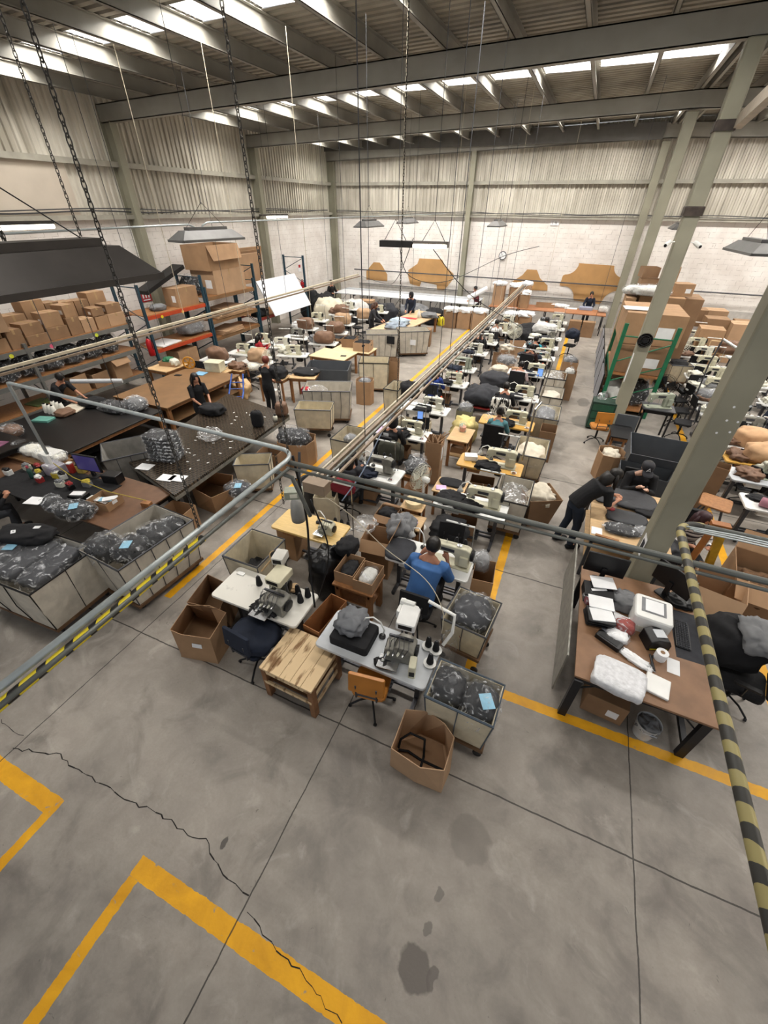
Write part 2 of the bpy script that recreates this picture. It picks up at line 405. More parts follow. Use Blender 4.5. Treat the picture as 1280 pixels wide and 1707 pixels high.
# panel seen at far left of the cladding
struct(MB().bbox(XL+.03, XL+.06, 6.3, 10.5, ZW+.08, 6.0).build('trim_4', M_BEIGE))
M_RIM = mat('sill_channel', 'aaa699', .6, var=.15, scale=2)
struct(MB().bbox(XL, XL+.16, -5, 26.2, ZW, ZW+.12).build('trim_5', M_RIM))
struct(MB().bbox(XL, 15, YB-.14, YB, ZW, ZW+.12).build('trim_6', M_RIM))
struct(MB().bbox(XL+.02, XL+.16, -5, 26.2, 5.92, 6.06).build('trim_7', M_RIM))
struct(MB().bbox(XL, 15, YB-.1, YB+.04, 5.92, 6.06).build('trim_8', M_RIM))
# cable tray along the sill
g = MB(); g.tube([(XL+.1, y, ZW+.2+.03*math.sin(y*1.3)) for y in [-5+.5*i for i in range(62)]], .018, 6); g.tube([(XL+.13, y, ZW+.25+.04*math.sin(y*.7)) for y in [-5+.5*i for i in range(62)]], .014, 6)
struct(g.build('trim_9', M_IRON))
g = MB(); g.tube([(x, YB-.16, ZW+.2+.025*math.sin(x*1.7)) for x in [XL+.1+.5*i for i in range(58)]], .016, 6); g.tube([(x, YB-.19, ZW+.16+.02*math.sin(x*.9)) for x in [XL+.1+.5*i for i in range(58)]], .012, 6)
struct(g.build('trim_10', M_IRON))
# --- columns, girders, purlins ---
def hcol(name, x, y, z1, b=.22, h=.36, along='x', label=None):
    """wide flange column; flanges face +-y when along == 'y'"""
    g = MB(); t = .018
    if along == 'x':
        g.bbox(x-h/2, x-h/2+t, y-b/2, y+b/2, 0, z1); g.bbox(x+h/2-t, x+h/2, y-b/2, y+b/2, 0, z1); g.bbox(x-h/2+t, x+h/2-t, y-t/2, y+t/2, 0, z1)
    else:
        g.bbox(x-b/2, x+b/2, y-h/2, y-h/2+t, 0, z1); g.bbox(x-b/2, x+b/2, y+h/2-t, y+h/2, 0, z1); g.bbox(x-t/2, x+t/2, y-h/2+t, y+h/2-t, 0, z1)
    return g.build(name, M_COL)
i = 11
for y in YG + [Y0]:
    struct(hcol('trim_%d' % i, XL+.2, y, 7.0, .24, .4, 'x')); i += 1
struct(hcol('trim_%d' % i, -6.45, YB-.2, 7.2, .24, .34, 'y')); i += 1
# centre-line columns: the nearest is a closed box section, the others are round-edged tubes
def boxcol(name, x, y, z1, a, b):
    g = MB(); g.rbox((x, y, z1/2), (a, b, z1), .03, seg=2); return g.build(name, M_COL)
struct(boxcol('trim_%d' % i, 1.765, YG[0], 7.4, .3, .3)); i += 1
COLN = i
struct(boxcol('trim_%d' % i, 1.7, YG[1], 7.4, .3, .3)); i += 1
struct(boxcol('trim_%d' % i, 1.7, YG[2], 7.35, .33, .3)); i += 1
struct(boxcol('trim_%d' % i, 1.7, YG[3]-.1, 7.3, .33, .3)); i += 1
# dark splice collars on the second column
g = MB()
for z in (4.98, 6.28): g.rbox((1.7, YG[1], z), (.36, .36, .16), .03, seg=2)
struct(g.build('trim_%d' % i, mat('rusty_collar', '4a4039', .6, var=.3))); i += 1
def girder(name, y, d=.42, b=.2):
    g = MB()
    for (xa, xb) in ((XL+.02, XC), (XC, 15)):
        za, zb = zg(max(xa, -14.7)), zg(xb)
        for (y0, y1, h0, h1) in ((y-b/2, y+b/2, 0, .022), (y-b/2, y+b/2, d-.022, d), (y-.012, y+.012, .022, d-.022), (y-b/2, y-b/2+.012, .0, d)):
            vs = [(xa, y0, za+h0), (xa, y1, za+h0), (xb, y1, zb+h0), (xb, y0, zb+h0), (xa, y0, za+h1), (xa, y1, za+h1), (xb, y1, zb+h1), (xb, y0, zb+h1)]
            g.add(vs, [(3, 2, 1, 0), (4, 5, 6, 7), (0, 1, 5, 4), (1, 2, 6, 5), (2, 3, 7, 6), (3, 0, 4, 7)])
    struct(g.build(name, M_BEAM))
for y in YG + [Y0]:
    girder('trim_%d' % i, y if y < 26 else 25.95, .42 if y < 26 else .5); i += 1
PX = [1.68-1.41*k for k in range(12)]; PXR = [3.2+1.4*k for k in range(9)]
def purlin(name, x, y0, y1):
    z = zg(x)+.42; g = MB(); h = .3; b = .09
    g.bbox(x-.006, x+.006, y0, y1, z, z+h); g.bbox(x-.006, x+b, y0, y1, z, z+.012); g.bbox(x-.006, x+b, y0, y1, z+h-.012, z+h)
    g.bbox(x+b-.01, x+b, y0, y1, z, z+.03)
    struct(g.build(name, M_BEAM))
for x in PX + [1.9, 2.35] + PXR:
    purlin('trim_%d' % i, x, -4, 26.1); i += 1
# roof deck with rectangular openings for the skylights
def deck_material():
    m, nt, b = newmat('roof_deck'); N = nt.nodes; L = nt.links
    tc = N.new('ShaderNodeTexCoord')
    n = N.new('ShaderNodeTexNoise'); n.inputs['Scale'].default_value = 1.4; n.inputs['Detail'].default_value = 6; L.new(tc.outputs['Object'], n.inputs['Vector'])
    rp = N.new('ShaderNodeValToRGB'); L.new(n.outputs[0], rp.inputs[0]); e = rp.color_ramp.elements
    e[0].position = .3; e[1].position = .7; e[0].color = (*s2l('857f73'), 1); e[1].color = (*s2l('a39d90'), 1)
    L.new(rp.outputs[0], b.inputs['Base Color']); b.inputs['Roughness'].default_value = .7
    return m
M_DECK = deck_material()
SKYY = [2.2, 9.25, 16.5, 23.4]; SH = .45
def deckz(x): return zg(x)+.72
g = MB(); wells = MB(); panes = []
ys = [-4.]
for s in SKYY: ys += [s-SH, s+SH]
ys.append(26.4)
xs = [XL-.1]+list(reversed(PX))+[1.9, 2.35]+PXR+[15]
def rib(x0, x1, y0, y1):
    n = max(1, int(round((y1-y0)/.25))); p = (y1-y0)/n; rows = []
    for k in range(n):
        for t, h in ((0, 0), (.5, 0), (.62, 1), (.9, 1)): rows.append((y0+(k+t)*p, h*.045))
    rows.append((y1, 0)); vs = []
    for (y, h) in rows: vs += [(x0, y, deckz(x0)+h), (x1, y, deckz(x1)+h)]
    g.add(vs, [(2*k, 2*k+1, 2*k+3, 2*k+2) for k in range(len(rows)-1)])
for a, b_ in zip(xs, xs[1:]):
    for k, (y0, y1) in enumerate(zip(ys, ys[1:])):
        if k % 2 == 1 and 1.0 < b_-a < 1.42 and a > -14.6:
            xa, xb = a+.12, b_-.02
            rib(a, xa, y0, y1)
            if xb < b_: rib(xb, b_, y0, y1)
            panes.append((xa, xb, y0, y1))
        elif 1.0 <= 0: pass
        else: rib(a, b_, y0, y1)
struct(g.build('ceiling', M_DECK))
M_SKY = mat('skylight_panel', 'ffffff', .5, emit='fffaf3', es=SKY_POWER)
M_SKYN = mat('skylight_panel_dimmed', 'ffffff', .5, emit='fffaf3', es=SKY_POWER*.3)  # glow of the nearest skylight row turned down to keep the foreground darker
M_WELL = mat('skylight_well', 'e8ebee', .6)
n = 1
for (xa, xb, y0, y1) in panes:
    z = deckz((xa+xb)/2); h = .22; q = .13
    g = MB()
    lo = [(xa, y0, z), (xb, y0, z), (xb, y1, z), (xa, y1, z)]; hi = [(xa+q, y0+q, z+h), (xb-q, y0+q, z+h), (xb-q, y1-q, z+h), (xa+q, y1-q, z+h)]
    g.add(lo+hi, [(0, 4, 5, 1), (1, 5, 6, 2), (2, 6, 7, 3), (3, 7, 4, 0)])
    wl = struct(g.build('window_%d' % n, M_WELL)); n += 1
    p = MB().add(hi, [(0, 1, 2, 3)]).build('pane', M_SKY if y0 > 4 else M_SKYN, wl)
# louvred vent strip above the last girder and beside the centre columns
struct(MB().bbox(XL, 1.5, 25.7, 25.72, 7.35, 7.9).build('trim_%d' % i, mat('louvre_grey', '5d5a55', .6, scale=3))); i += 1
# brace running from the collar of the second column towards the camera side
g = MB(); a, b_ = Vector((1.9, 12.2, 6.32)), Vector((1.95, 5.5, 6.9))
d = (b_-a); M3 = d.to_track_quat('Y', 'Z').to_matrix()
g.box((a+b_)/2, (.14, d.length, .2), M=M3)
struct(g.build('trim_%d' % i, mat('pale_beam_paint', 'b5ab9c', .6, var=.1))); i += 1
TRIM = i

# ================= builders =================
def xf(loc=(0, 0, 0), rz=0., M=None):
    return Matrix.Translation(loc) @ (M.to_4x4() if M is not None else Matrix.Rotation(rz, 4, 'Z'))
# ---- sewing tables ----
def mk_table(topmat, L=1.28, D=.56, wood=False, drawer=True):
    def f():
        t = thing('sewing_table', 'sewing table', 'table')
        MB().rbox((0, 0, .745), (L, D, .035), .05).build('table_top', topmat, t)
        edge = MB()
        for sx in (-1, 1):
            g = MB(); x = sx*(L/2-.16)
            g.bbox(x-.02, x+.02, -.24, .24, .685, .727); g.bbox(x-.03, x+.03, -.035, .035, .06, .69)
            g.bbox(x-.025, x+.025, -.27, .27, .02, .065); g.bbox(x-.02, x+.02, -.27, -.24, 0, .03); g.bbox(x-.02, x+.02, .24, .27, 0, .03)
            g.build('leg', M_IRON, t)
        g = MB(); g.bbox(-L/2+.16, L/2-.16, .02, .05, .08, .12); g.bbox(-L/2+.16, L/2-.16, .18, .21, .04, .07); g.build('crossbar', M_IRON, t)
        g = MB(); g.box((.05, -.03, .14), (.36, .24, .015), M=Matrix.Rotation(.25, 3, 'X'))
        for k in range(5): g.box((.05, -.12+.045*k, .155-.0+.011*(k-2)), (.34, .01, .01), M=Matrix.Rotation(.25, 3, 'X'))
        g.build('treadle', M_IRON, t)
        g = MB(); g.lathe([(.02, -.14), (.085, -.13), (.095, -.05), (.095, .08), (.07, .12), (.03, .13)], (.25, .08, .58), 12, Matrix.Rotation(PI/2, 3, 'Y')); g.bbox(.2, .3, .0, .16, .66, .73)
        g.build('motor', M_DARK, t, smooth=False)
        if drawer:
            g = MB(); g.bbox(-.42, -.16, -.22, .1, .62, .725); g.build('drawer', M_PLW if not wood else M_PINE, t)
        return t
    return f
M_BAMBOO = mat('bamboo_laminate', 'd9b876', .4, var=.1, scale=5, grain=(1, 14, 1))
M_YELW = mat('yellow_wood_top', 'cfa152', .35, var=.1, scale=5, grain=(1, 10, 1))
M_GREYT = mat('pale_grey_laminate', 'c3c7cb', .3, var=.06)
M_WORN = mat('worn_white_laminate', 'd4d1c8', .4, var=.2, scale=7, thr=(.22, .34))
TB_WHITE, TB_BAMBOO, TB_YEL, TB_GREY, TB_WORN = mk_table(M_WHITE), mk_table(M_BAMBOO, 1.22, wood=True), mk_table(M_YELW, 1.3, wood=True), mk_table(M_GREYT, 1.42, .6), mk_table(M_WORN, 1.36, .6)
# ---- machines ----
def mk_lockstitch(m, trim=M_DARK):
    def f():
        t = thing('sewing_machine', 'sewing machine', 'sewing machine')
        g = MB(); g.bbox(-.28, .26, -.1, .09, -.01, .018)
        g.build('bed', m, t, bevel=.006)
        prof = [(.08, .018), (.24, .018), (.245, .29), (.19, .315), (-.2, .30), (-.25, .28), (-.262, .12), (-.2, .105), (-.165, .16), (-.13, .195), (.04, .195), (.07, .16)]
        MB().prismY(prof, -.055, .055).build('body', m, t, bevel=.015)
        g = MB(); g.lathe([(.02, 0), (.075, .004), (.08, .02), (.07, .035), (.03, .04)], (.245, 0, .215), 16, Matrix.Rotation(PI/2, 3, 'Y')); g.build('handwheel', trim, t)
        g = MB(); g.tube([(-.225, 0, .11), (-.225, 0, .03)], .006, 6); g.tube([(-.205, 0, .12), (-.205, 0, .035)], .005, 6); g.box((-.215, -.01, .024), (.035, .05, .006)); g.lathe([(.014, 0), (.016, .02), (.006, .03)], (-.235, -.056, .19), 8, Matrix.Rotation(PI/2, 3, 'X')); g.build('needle_bar', M_CHROME, t)
        g = MB(); g.bbox(-.1, .06, -.058, -.05, .225, .27); g.build('name_plate', M_IRON, t)
        g = MB(); g.lathe([(.03, 0), (.032, .02), (.012, .025)], (.1, 0, .31), 10); g.tube([(-.05, 0, .3), (-.05, 0, .37)], .004, 5); g.lathe([(.02, 0), (.02, .012)], (-.16, .0, .3), 8); g.build('bobbin_winder', M_CHROME, t)
        g = MB(); g.bbox(.13, .235, -.085, -.05, .06, .2); g.build('control_box', m, t, bevel=.005)
        return t
    return f
M_ALMOND = mat('almond_enamel', 'cbc7ae', .35, var=.1, scale=9)
M_GRN = mat('grey_green_enamel', '9aa08f', .4, var=.15, scale=9)
M_GMET = mat('worn_grey_enamel', '8d8b82', .4, .2, var=.2, scale=12)
LS_CREAM, LS_GREY, LS_WHITE = mk_lockstitch(M_ALMOND), mk_lockstitch(M_GMET), mk_lockstitch(M_CREAM)
def mk_overlock(m):
    def f():
        t = thing('overlock_machine', 'overlock machine', 'sewing machine')
        prof = [(-.16, 0), (.16, 0), (.16, .2), (.1, .25), (-.02, .25), (-.05, .2), (-.15, .17)]
        MB().prismY(prof, -.1, .1).build('body', m, t, bevel=.012)
        g = MB(); g.box((-.08, -.17, .06), (.22, .16, .012)); g.box((-.08, -.12, .03), (.2, .06, .05)); g.build('cloth_plate', M_CHROME, t)
        for k in range(4):
            g = MB(); g.lathe([(.014, 0), (.016, .01), (.012, .03), (.006, .045)], (-.1+.052*k, -.1, .14+.012*k), 8, Matrix.Rotation(PI/2, 3, 'X')); g.build('tension_dial', M_CHROME if k % 2 else M_CREAM, t)
        g = MB(); g.lathe([(.02, 0), (.07, .004), (.075, .03), (.03, .035)], (.16, 0, .13), 14, Matrix.Rotation(PI/2, 3, 'Y')); g.build('handwheel', M_DARK, t)
        g = MB()
        for k in range(5): g.tube([(-.1+.05*k, .03, .24), (-.11+.05*k, -.02, .32), (-.09+.05*k, -.11, .27), (-.09+.04*k, -.12, .17)], .0035, 5)
        g.bbox(-.13, .13, .01, .03, .25, .28); g.build('thread_guide', M_IRON, t)
        g = MB(); g.tube([(-.12, -.11, .12), (-.14, -.15, .07)], .008, 6); g.box((-.14, -.16, .07), (.03, .04, .01)); g.build('presser_foot', M_CHROME, t)
        return t
    return f
OV_CREAM, OV_GREY = mk_overlock(M_ALMOND), mk_overlock(M_GMET)
def mk_stand(h=.62, arm=.42, n=2, m=M_CHROME):
    def f():
        t = thing('thread_stand', 'thread stand', 'thread stand')
        g = MB(); g.tube([(0, 0, 0), (0, 0, h)], .009, 7); g.lathe([(.025, 0), (.02, .02)], (0, 0, 0), 8); g.build('pole', m, t)
        g = MB(); g.tube([(0, 0, h-.01), (-arm, 0, h-.01)], .014, 8); g.build('guide_arm', M_PLW, t)
        for k in range(n):
            x = -.1-.13*k
            g = MB(); g.lathe([(.062, 0), (.062, .006), (.012, .008), (.012, .03)], (x, 0, .17), 16); g.tube([(0, 0, .175), (x, 0, .172)], .007, 6); g.build('spool_tray', M_PLW, t)
        g = MB()
        for k in range(n): g.lathe([(.018, 0), (.018, .004)], (-.1-.13*k, 0, h+.004), 8)
        g.build('thread_eyelet', M_DARK, t)
        return t
    return f
STAND2, STAND3 = mk_stand(), mk_stand(.66, .5, 3)
def mk_cone(m, h=.12, r=.036):
    def f():
        t = thing('thread_cone', 'thread cone', 'thread cone')
        MB().lathe([(r*.9, .0), (r, .012), (r*.62, h), (r*.3, h+.004)], n=14).build('thread', m, t, smooth=True)
        MB().lathe([(r*.95, 0), (r*.95, .008)], n=12).build('cone_base', M_PLW, t); MB().lathe([(r*.4, h), (r*.35, h+.016)], n=10).build('cone_tip', M_DARK, t)
        return t
    return f
M_ORT = mat('orange_thread', 'd84a1c', .8); M_WHT = mat('white_thread', 'e8e6dc', .8); M_REDT = mat('red_thread', 'a01a20', .8)
CONE_BLACK, CONE_ORANGE, CONE_WHITE = mk_cone(M_BLACKC), mk_cone(M_ORT, .13, .034), mk_cone(M_WHT, .13, .045)
def mk_gooseneck():
    t = thing('gooseneck_lamp', 'lamp', 'lamp')
    MB().tube([(0, 0, 0), (.02, .0, .12), (-.02, .0, .22), (-.1, 0, .26), (-.18, -.01, .22), (-.2, -.02, .17)], .008, 7).build('neck', M_PLW, t, smooth=True)
    MB().lathe([(.018, .08), (.022, .05), (.05, 0), (.046, 0), (.016, .05)], (-.2, -.02, .09), 12, cap=False).build('lamp_shade', M_PLW, t, smooth=True)
    MB().lathe([(.035, 0), (.035, .02), (.01, .03)]).build('base', M_DARK, t)
    return t
# ---- seats ----
def mk_chair(seatm, backm, office=False):
    def f():
        t = thing('work_chair', 'chair', 'chair')
        if office: MB().rbox((0, 0, .47), (.48, .46, .08), .08).build('seat', seatm, t); MB().rbox((0, -.24, .80), (.46, .07, .5), .03).build('backrest', backm, t)
        else:
            MB().rbox((0, 0, .465), (.42, .4, .05), .08).build('seat', seatm, t)
            g = MB(); g.T = xf((0, -.22, .78), 0, Matrix.Rotation(-.12, 3, 'X')); g.rbox((0, 0, 0), (.42, .04, .28), .02); g.T = None; g.build('backrest', backm, t)
        g = MB()
        for sx in (-.12, .12): g.tube([(sx, -.12, .45), (sx, -.235, .5), (sx, -.245, .75)], .011, 6)
        g.tube([(-.13, -.235, .56), (.13, -.235, .56)], .01, 6)
        g.build('back_frame', M_IRON, t)
        MB().tube([(0, 0, .12), (0, 0, .44)], .025, 8).build('post', M_DARK, t)
        for k in range(5 if office else 4):
            a = 2*PI*k/(5 if office else 4)+.4; c, s_ = math.cos(a), math.sin(a)
            g = MB(); g.tube([(.02*c, .02*s_, .14), (.15*c, .15*s_, .12), (.27*c, .27*s_, .05), (.28*c, .28*s_, .01)], .013, 6); g.lathe([(.022, -.012), (.022, .012)], (.28*c, .28*s_, .022), 8, Matrix.Rotation(PI/2, 3, 'X')); g.build('leg', M_DARK, t)
        if office:
            for sx in (-1, 1):
                g = MB(); g.tube([(sx*.2, 0, .46), (sx*.28, 0, .5), (sx*.28, 0, .66)], .014, 6); g.rbox((sx*.28, 0, .67), (.06, .26, .03), .02); g.build('armrest', M_BLKP, t)
        return t
    return f
CH_BLACK, CH_NAVY, CH_WOOD, CH_OFFICE = mk_chair(M_BLACKC, M_BLACKC), mk_chair(M_NAVY, M_NAVY), mk_chair(mat('orange_plywood', 'b4742c', .35, var=.1, scale=4, grain=(1, 8, 1)), MATS['orange_plywood']), mk_chair(M_BLACKC, M_BLACKC, True)
# ---- carts ----
def mk_cart(L=1., W=.62, H=.95, cm=M_CANVAS, rim=M_IRON, z0=.2, ribs=2, flare=.93):
    def f():
        t = thing('laundry_cart', 'canvas cart', 'cart')
        g = MB(); a = .018
        def ring(z, k, ins=0): x, y = L/2*k-ins, W/2*k-ins; return [(-x, -y, z), (x, -y, z), (x, y, z), (-x, y, z)]
        # canvas walls sag slightly between the frame posts
        n = 8; rows = []
        for (z, k, ins) in ((z0, flare, 0), (z0+(H-z0)*.5, (1+flare)/2+.012, 0), (H, 1, 0), (H, 1, a), (z0+(H-z0)*.5, (1+flare)/2, a), (z0+.02, flare, a)):
            c = ring(z, k, ins); pts = []
            for i in range(4):
                p, q = Vector(c[i]), Vector(c[(i+1) % 4]); m_ = Vector((0, 0, z))
                for j in range(n):
                    v = p.lerp(q, j/n)
                    if z0+.05 < z < H-.05: v += (v-m_).normalized()*(.012*math.sin(j*PI*2/n*2)*1)
                    pts.append(v)
            rows.append(pts)
        N4 = 4*n; vs = [p for r in rows for p in r]
        fs = [(r*N4+i, r*N4+(i+1) % N4, (r+1)*N4+(i+1) % N4, (r+1)*N4+i) for r in range(5) for i in range(N4)]
        fs += [tuple(reversed(range(N4))), tuple(range(5*N4, 6*N4))]
        g.add(vs, fs); g.build('canvas_body', cm, t)
        g = MB(); c = ring(H, 1); g.tube([c[0], c[1], c[2], c[3], c[0]], .016, 6); g.build('rim', rim, t)
        g = MB()
        for i in range(ribs):
            x = -L/2+L*(i+1)/(ribs+1)
            for sy in (-1, 1): g.tube([(x*flare, sy*(W/2*flare+.004), z0), (x, sy*(W/2+.022), (z0+H)/2), (x, sy*(W/2+.004), H)], .007, 5)
        for sx in (-1, 1):
            for sy in (-1, 1): g.tube([(sx*L/2*flare, sy*W/2*flare, z0), (sx*L/2, sy*W/2, H)], .009, 5)
            g.tube([(sx*(L/2*flare+.004), 0, z0), (sx*(L/2+.006), 0, H)], .006, 5)
        g.build('frame', rim, t)
        MB().bbox(-L/2*.95, L/2*.95, -W/2*.95, W/2*.95, z0-.05, z0).build('deck_board', mat('dolly_wood', '6d5138', .7, var=.2), t)
        for sx in (-1, 1):
            for sy in (-1, 1):
                x, y = sx*L*.4, sy*W*.38
                c_ = MB().bbox(x-.025, x+.025, y-.025, y+.025, z0-.10, z0-.05).build('caster', M_IRON, t)
                MB().lathe([(.045, -.015), (.05, -.01), (.05, .01), (.045, .015)], (x, y, .05), 12, Matrix.Rotation(PI/2, 3, 'X')).build('wheel', M_RUB, c_)
        return t
    return f
# ---- cardboard boxes ----
def inset(poly, d):
    n = len(poly); cx = sum(p[0] for p in poly)/n; cy = sum(p[1] for p in poly)/n
    out = []
    for p in poly:
        v = Vector((cx-p[0], cy-p[1])); out.append((p[0]+v.x/v.length*d*1.3, p[1]+v.y/v.length*d*1.3))
    return out
def open_box(bot, top, z0, z1, m=M_CARD, label='open cardboard box', t_=.008, flaps=None, crease=.5, notch=0, mark=None, group=None):
    """bot/top: world xy polygons, walls of real thickness, open at the top, a sewn-in floor; optional flaps"""
    n = len(bot); cx = sum(p[0] for p in bot)/n; cy = sum(p[1] for p in bot)/n
    B = [(p[0]-cx, p[1]-cy) for p in bot]; T = [(p[0]-cx, p[1]-cy) for p in top]; Bi, Ti = inset(B, t_), inset(T, t_)
    t = thing('cardboard_box', label, 'box', (cx, cy, z0), 0, group); h = z1-z0
    g = MB(); rr = random.Random(int(abs(cx*100)))
    zt = [h-rr.uniform(0, notch) for _ in range(n)]
    g.add([(x, y, 0) for x, y in B]+[(T[i][0], T[i][1], zt[i]) for i in range(n)]+[(Ti[i][0], Ti[i][1], zt[i]) for i in range(n)]+[(x, y, .012) for x, y in Bi],
          [tuple(reversed(range(n)))]+[(r*n+i, r*n+(i+1) % n, (r+1)*n+(i+1) % n, (r+1)*n+i) for r in range(3) for i in range(n)]+[tuple(range(3*n, 4*n))])
    g.build('carton', m, t)
    # floor flaps with the dark slot between them
    d = MB(); d.prism([(p[0]*.9, p[1]*.9) for p in Bi], .013, .019); d.build('floor_flap', M_CARD2, t)
    if flaps:
        for i, (ln, drop) in flaps.items():
            p, q = Vector((*T[i], zt[i])), Vector((*T[(i+1) % n], zt[(i+1) % n])); mid = (p+q)/2; o = Vector((mid.x, mid.y, 0)).normalized()
            v = o*ln*math.cos(drop)+Vector((0, 0, -ln*math.sin(drop)))
            e = (q-p)*.04; up = Vector((0, 0, .006))
            MB().add([p, q, q+v-e, p+v+e, p+up, q+up, q+v-e+up, p+v+e+up], [(3, 2, 1, 0), (4, 5, 6, 7), (0, 1, 5, 4), (1, 2, 6, 5), (2, 3, 7, 6), (3, 0, 4, 7)]).build('flap', m, t)
    if mark is not None:
        i, w_, hh = mark; p, q = Vector((*B[i], 0)), Vector((*B[(i+1) % n], 0)); P2, Q2 = Vector((*T[i], zt[i])), Vector((*T[(i+1) % n], zt[(i+1) % n]))
        o = Vector(((p+q).x, (p+q).y, 0)).normalized()*.004
        def bl(u, v): return p.lerp(q, u).lerp(P2.lerp(Q2, u), v)+o
        MB().add([bl(.5-w_/2, .55), bl(.5+w_/2, .55), bl(.5+w_/2, .55+hh), bl(.5-w_/2, .55+hh)], [(0, 1, 2, 3)]).build('paper_label', M_PAPER, t, solid=.002)
    return t
def rectp(cx, cy, L, W, rz=0.):
    c, s_ = math.cos(rz), math.sin(rz)
    return [(cx+x*c-y*s_, cy+x*s_+y*c) for x, y in ((-L/2, -W/2), (L/2, -W/2), (L/2, W/2), (-L/2, W/2))]
def rect_open(cx, cy, L, W, z0, h, rz=0., m=M_CARD, label='', bulge=0., flare=1., **k):
    b = rectp(cx, cy, L, W, rz); T = rectp(cx, cy, L*flare, W*flare, rz)
    if bulge:
        def bp(P):
            out = []
            for i in range(4):
                p, q = P[i], P[(i+1) % 4]; mx, my = (p[0]+q[0])/2, (p[1]+q[1])/2; d = math.hypot(mx-cx, my-cy)
                out += [p, (mx+(mx-cx)/d*bulge, my+(my-cy)/d*bulge)]
            return out
        T = bp(T); b = bp(b) if True else b
    return open_box(b, T, z0, z0+h, m, label, **k)
def closed_box(cx, cy, L, W, z0, h, rz=0., m=M_CARD, label='', group=None, tape=True, lab=True, name='cardboard_box'):
    t = thing(name, label, 'box', (cx, cy, z0), rz, group)
    MB().box((0, 0, h/2), (L, W, h)).build('carton', m, t, bevel=.006)
    if tape:
        g = MB(); g.bbox(-L/2-.001, L/2+.001, -.028, .028, h, h+.002); g.bbox(-L/2-.002, -L/2, -.028, .028, h*.75, h); g.bbox(L/2, L/2+.002, -.028, .028, h*.75, h); g.build('packing_tape', mat('packing_tape', 'b89a72', .25), t)
    if lab: MB().bbox(L*.08, L*.35, -W/2-.002, -W/2, h*.25, h*.6).build('paper_label', M_PAPER, t)
    return t
# ---- soft goods ----
def pile(cx, cy, z, d, m=M_BLACKC, label='', seed=1, name='garment_pile', cat='clothing', amp=.2, freq=2.2, rz=0., group=None, nu=36, nv=16, tags=0):
    t = thing(name, label, cat, (cx, cy, z), rz, group)
    MB().blob((0, 0, d[2]*.42), (d[0], d[1], d[2]), seed, amp, freq, 2.8, nu, nv, flat=.8).build('cloth', m, t, smooth=True)
    if tags:
        rr = random.Random(seed)
        for k in range(tags):
            MB().box((rr.uniform(-.25, .25)*d[0], rr.uniform(-.25, .25)*d[1], d[2]*.42+d[2]*.5*(1+amp*.3)), (.09, .06, .004), rr.uniform(0, 3)).build('paper_tag', M_PAPER, t)
    return t
M_BLUEP = mat('pale_blue_paper', '8fc3dd', .6)
def bag(cx, cy, z, d, inner=M_BLACKC, label='', seed=1, rz=0., wrap=M_FILM, knot=True, slip=0, group=None, name='plastic_bag'):
    """bundle inside crumpled clear film"""
    t = thing(name, label, 'plastic bag', (cx, cy, z), rz, group)
    if inner: MB().blob((0, 0, d[2]*.42), (d[0]*.88, d[1]*.88, d[2]*.85), seed, .14, 2.2, 2.8, 30, 14, flat=.75).build('contents', inner, t, smooth=True)
    g = MB(); g.blob((0, 0, d[2]*.45), d, seed+3, .15, 2.8, 2.6, 44, 22, flat=.78, ridg=.7)
    if knot: g.lathe([(.015, -.02), (.02, .0), (.05, .05), (.035, .07), (.0, .06)], (d[0]*.1, -d[1]*.1, d[2]*.95), 9, cap=False)
    g.build('film', wrap, t, smooth=True)
    if slip: MB().box((d[0]*.12, -d[1]*.12, d[2]*.93), (.13, .17, .004), .5).build('blue_slip', M_BLUEP, t)
    return t
def flatpack(cx, cy, z, L, W, h, rz, label, inner=M_BLACKC, group=None, seed=0, slip=0, wrap=M_FILM):
    t = thing('bagged_garment', label, 'bagged clothing', (cx, cy, z), rz, group)
    MB().blob((0, 0, h/2), (L*.92, W*.9, h*.8), seed, .05, 3, 6, 26, 8).build('folded_garment', inner, t, smooth=True)
    MB().blob((0, 0, h/2), (L, W, h*.98), seed+2, .06, 2.4, 5, 40, 10, ridg=.8).build('film', wrap, t, smooth=True)
    if slip: MB().box((L*.2, -W*.1, h*1.02), (.16, .12, .004), .2).build('blue_slip', M_BLUEP, t)
    return t
def slab(cx, cy, z, L, W, h, rz, m, name, label, cat, bev=.004, group=None):
    o = MB().box((0, 0, h/2), (L, W, h)).build(name, m, bevel=bev, loc=(cx, cy, z)); o.rotation_euler = (0, 0, rz); return tag(o, label, cat, group)
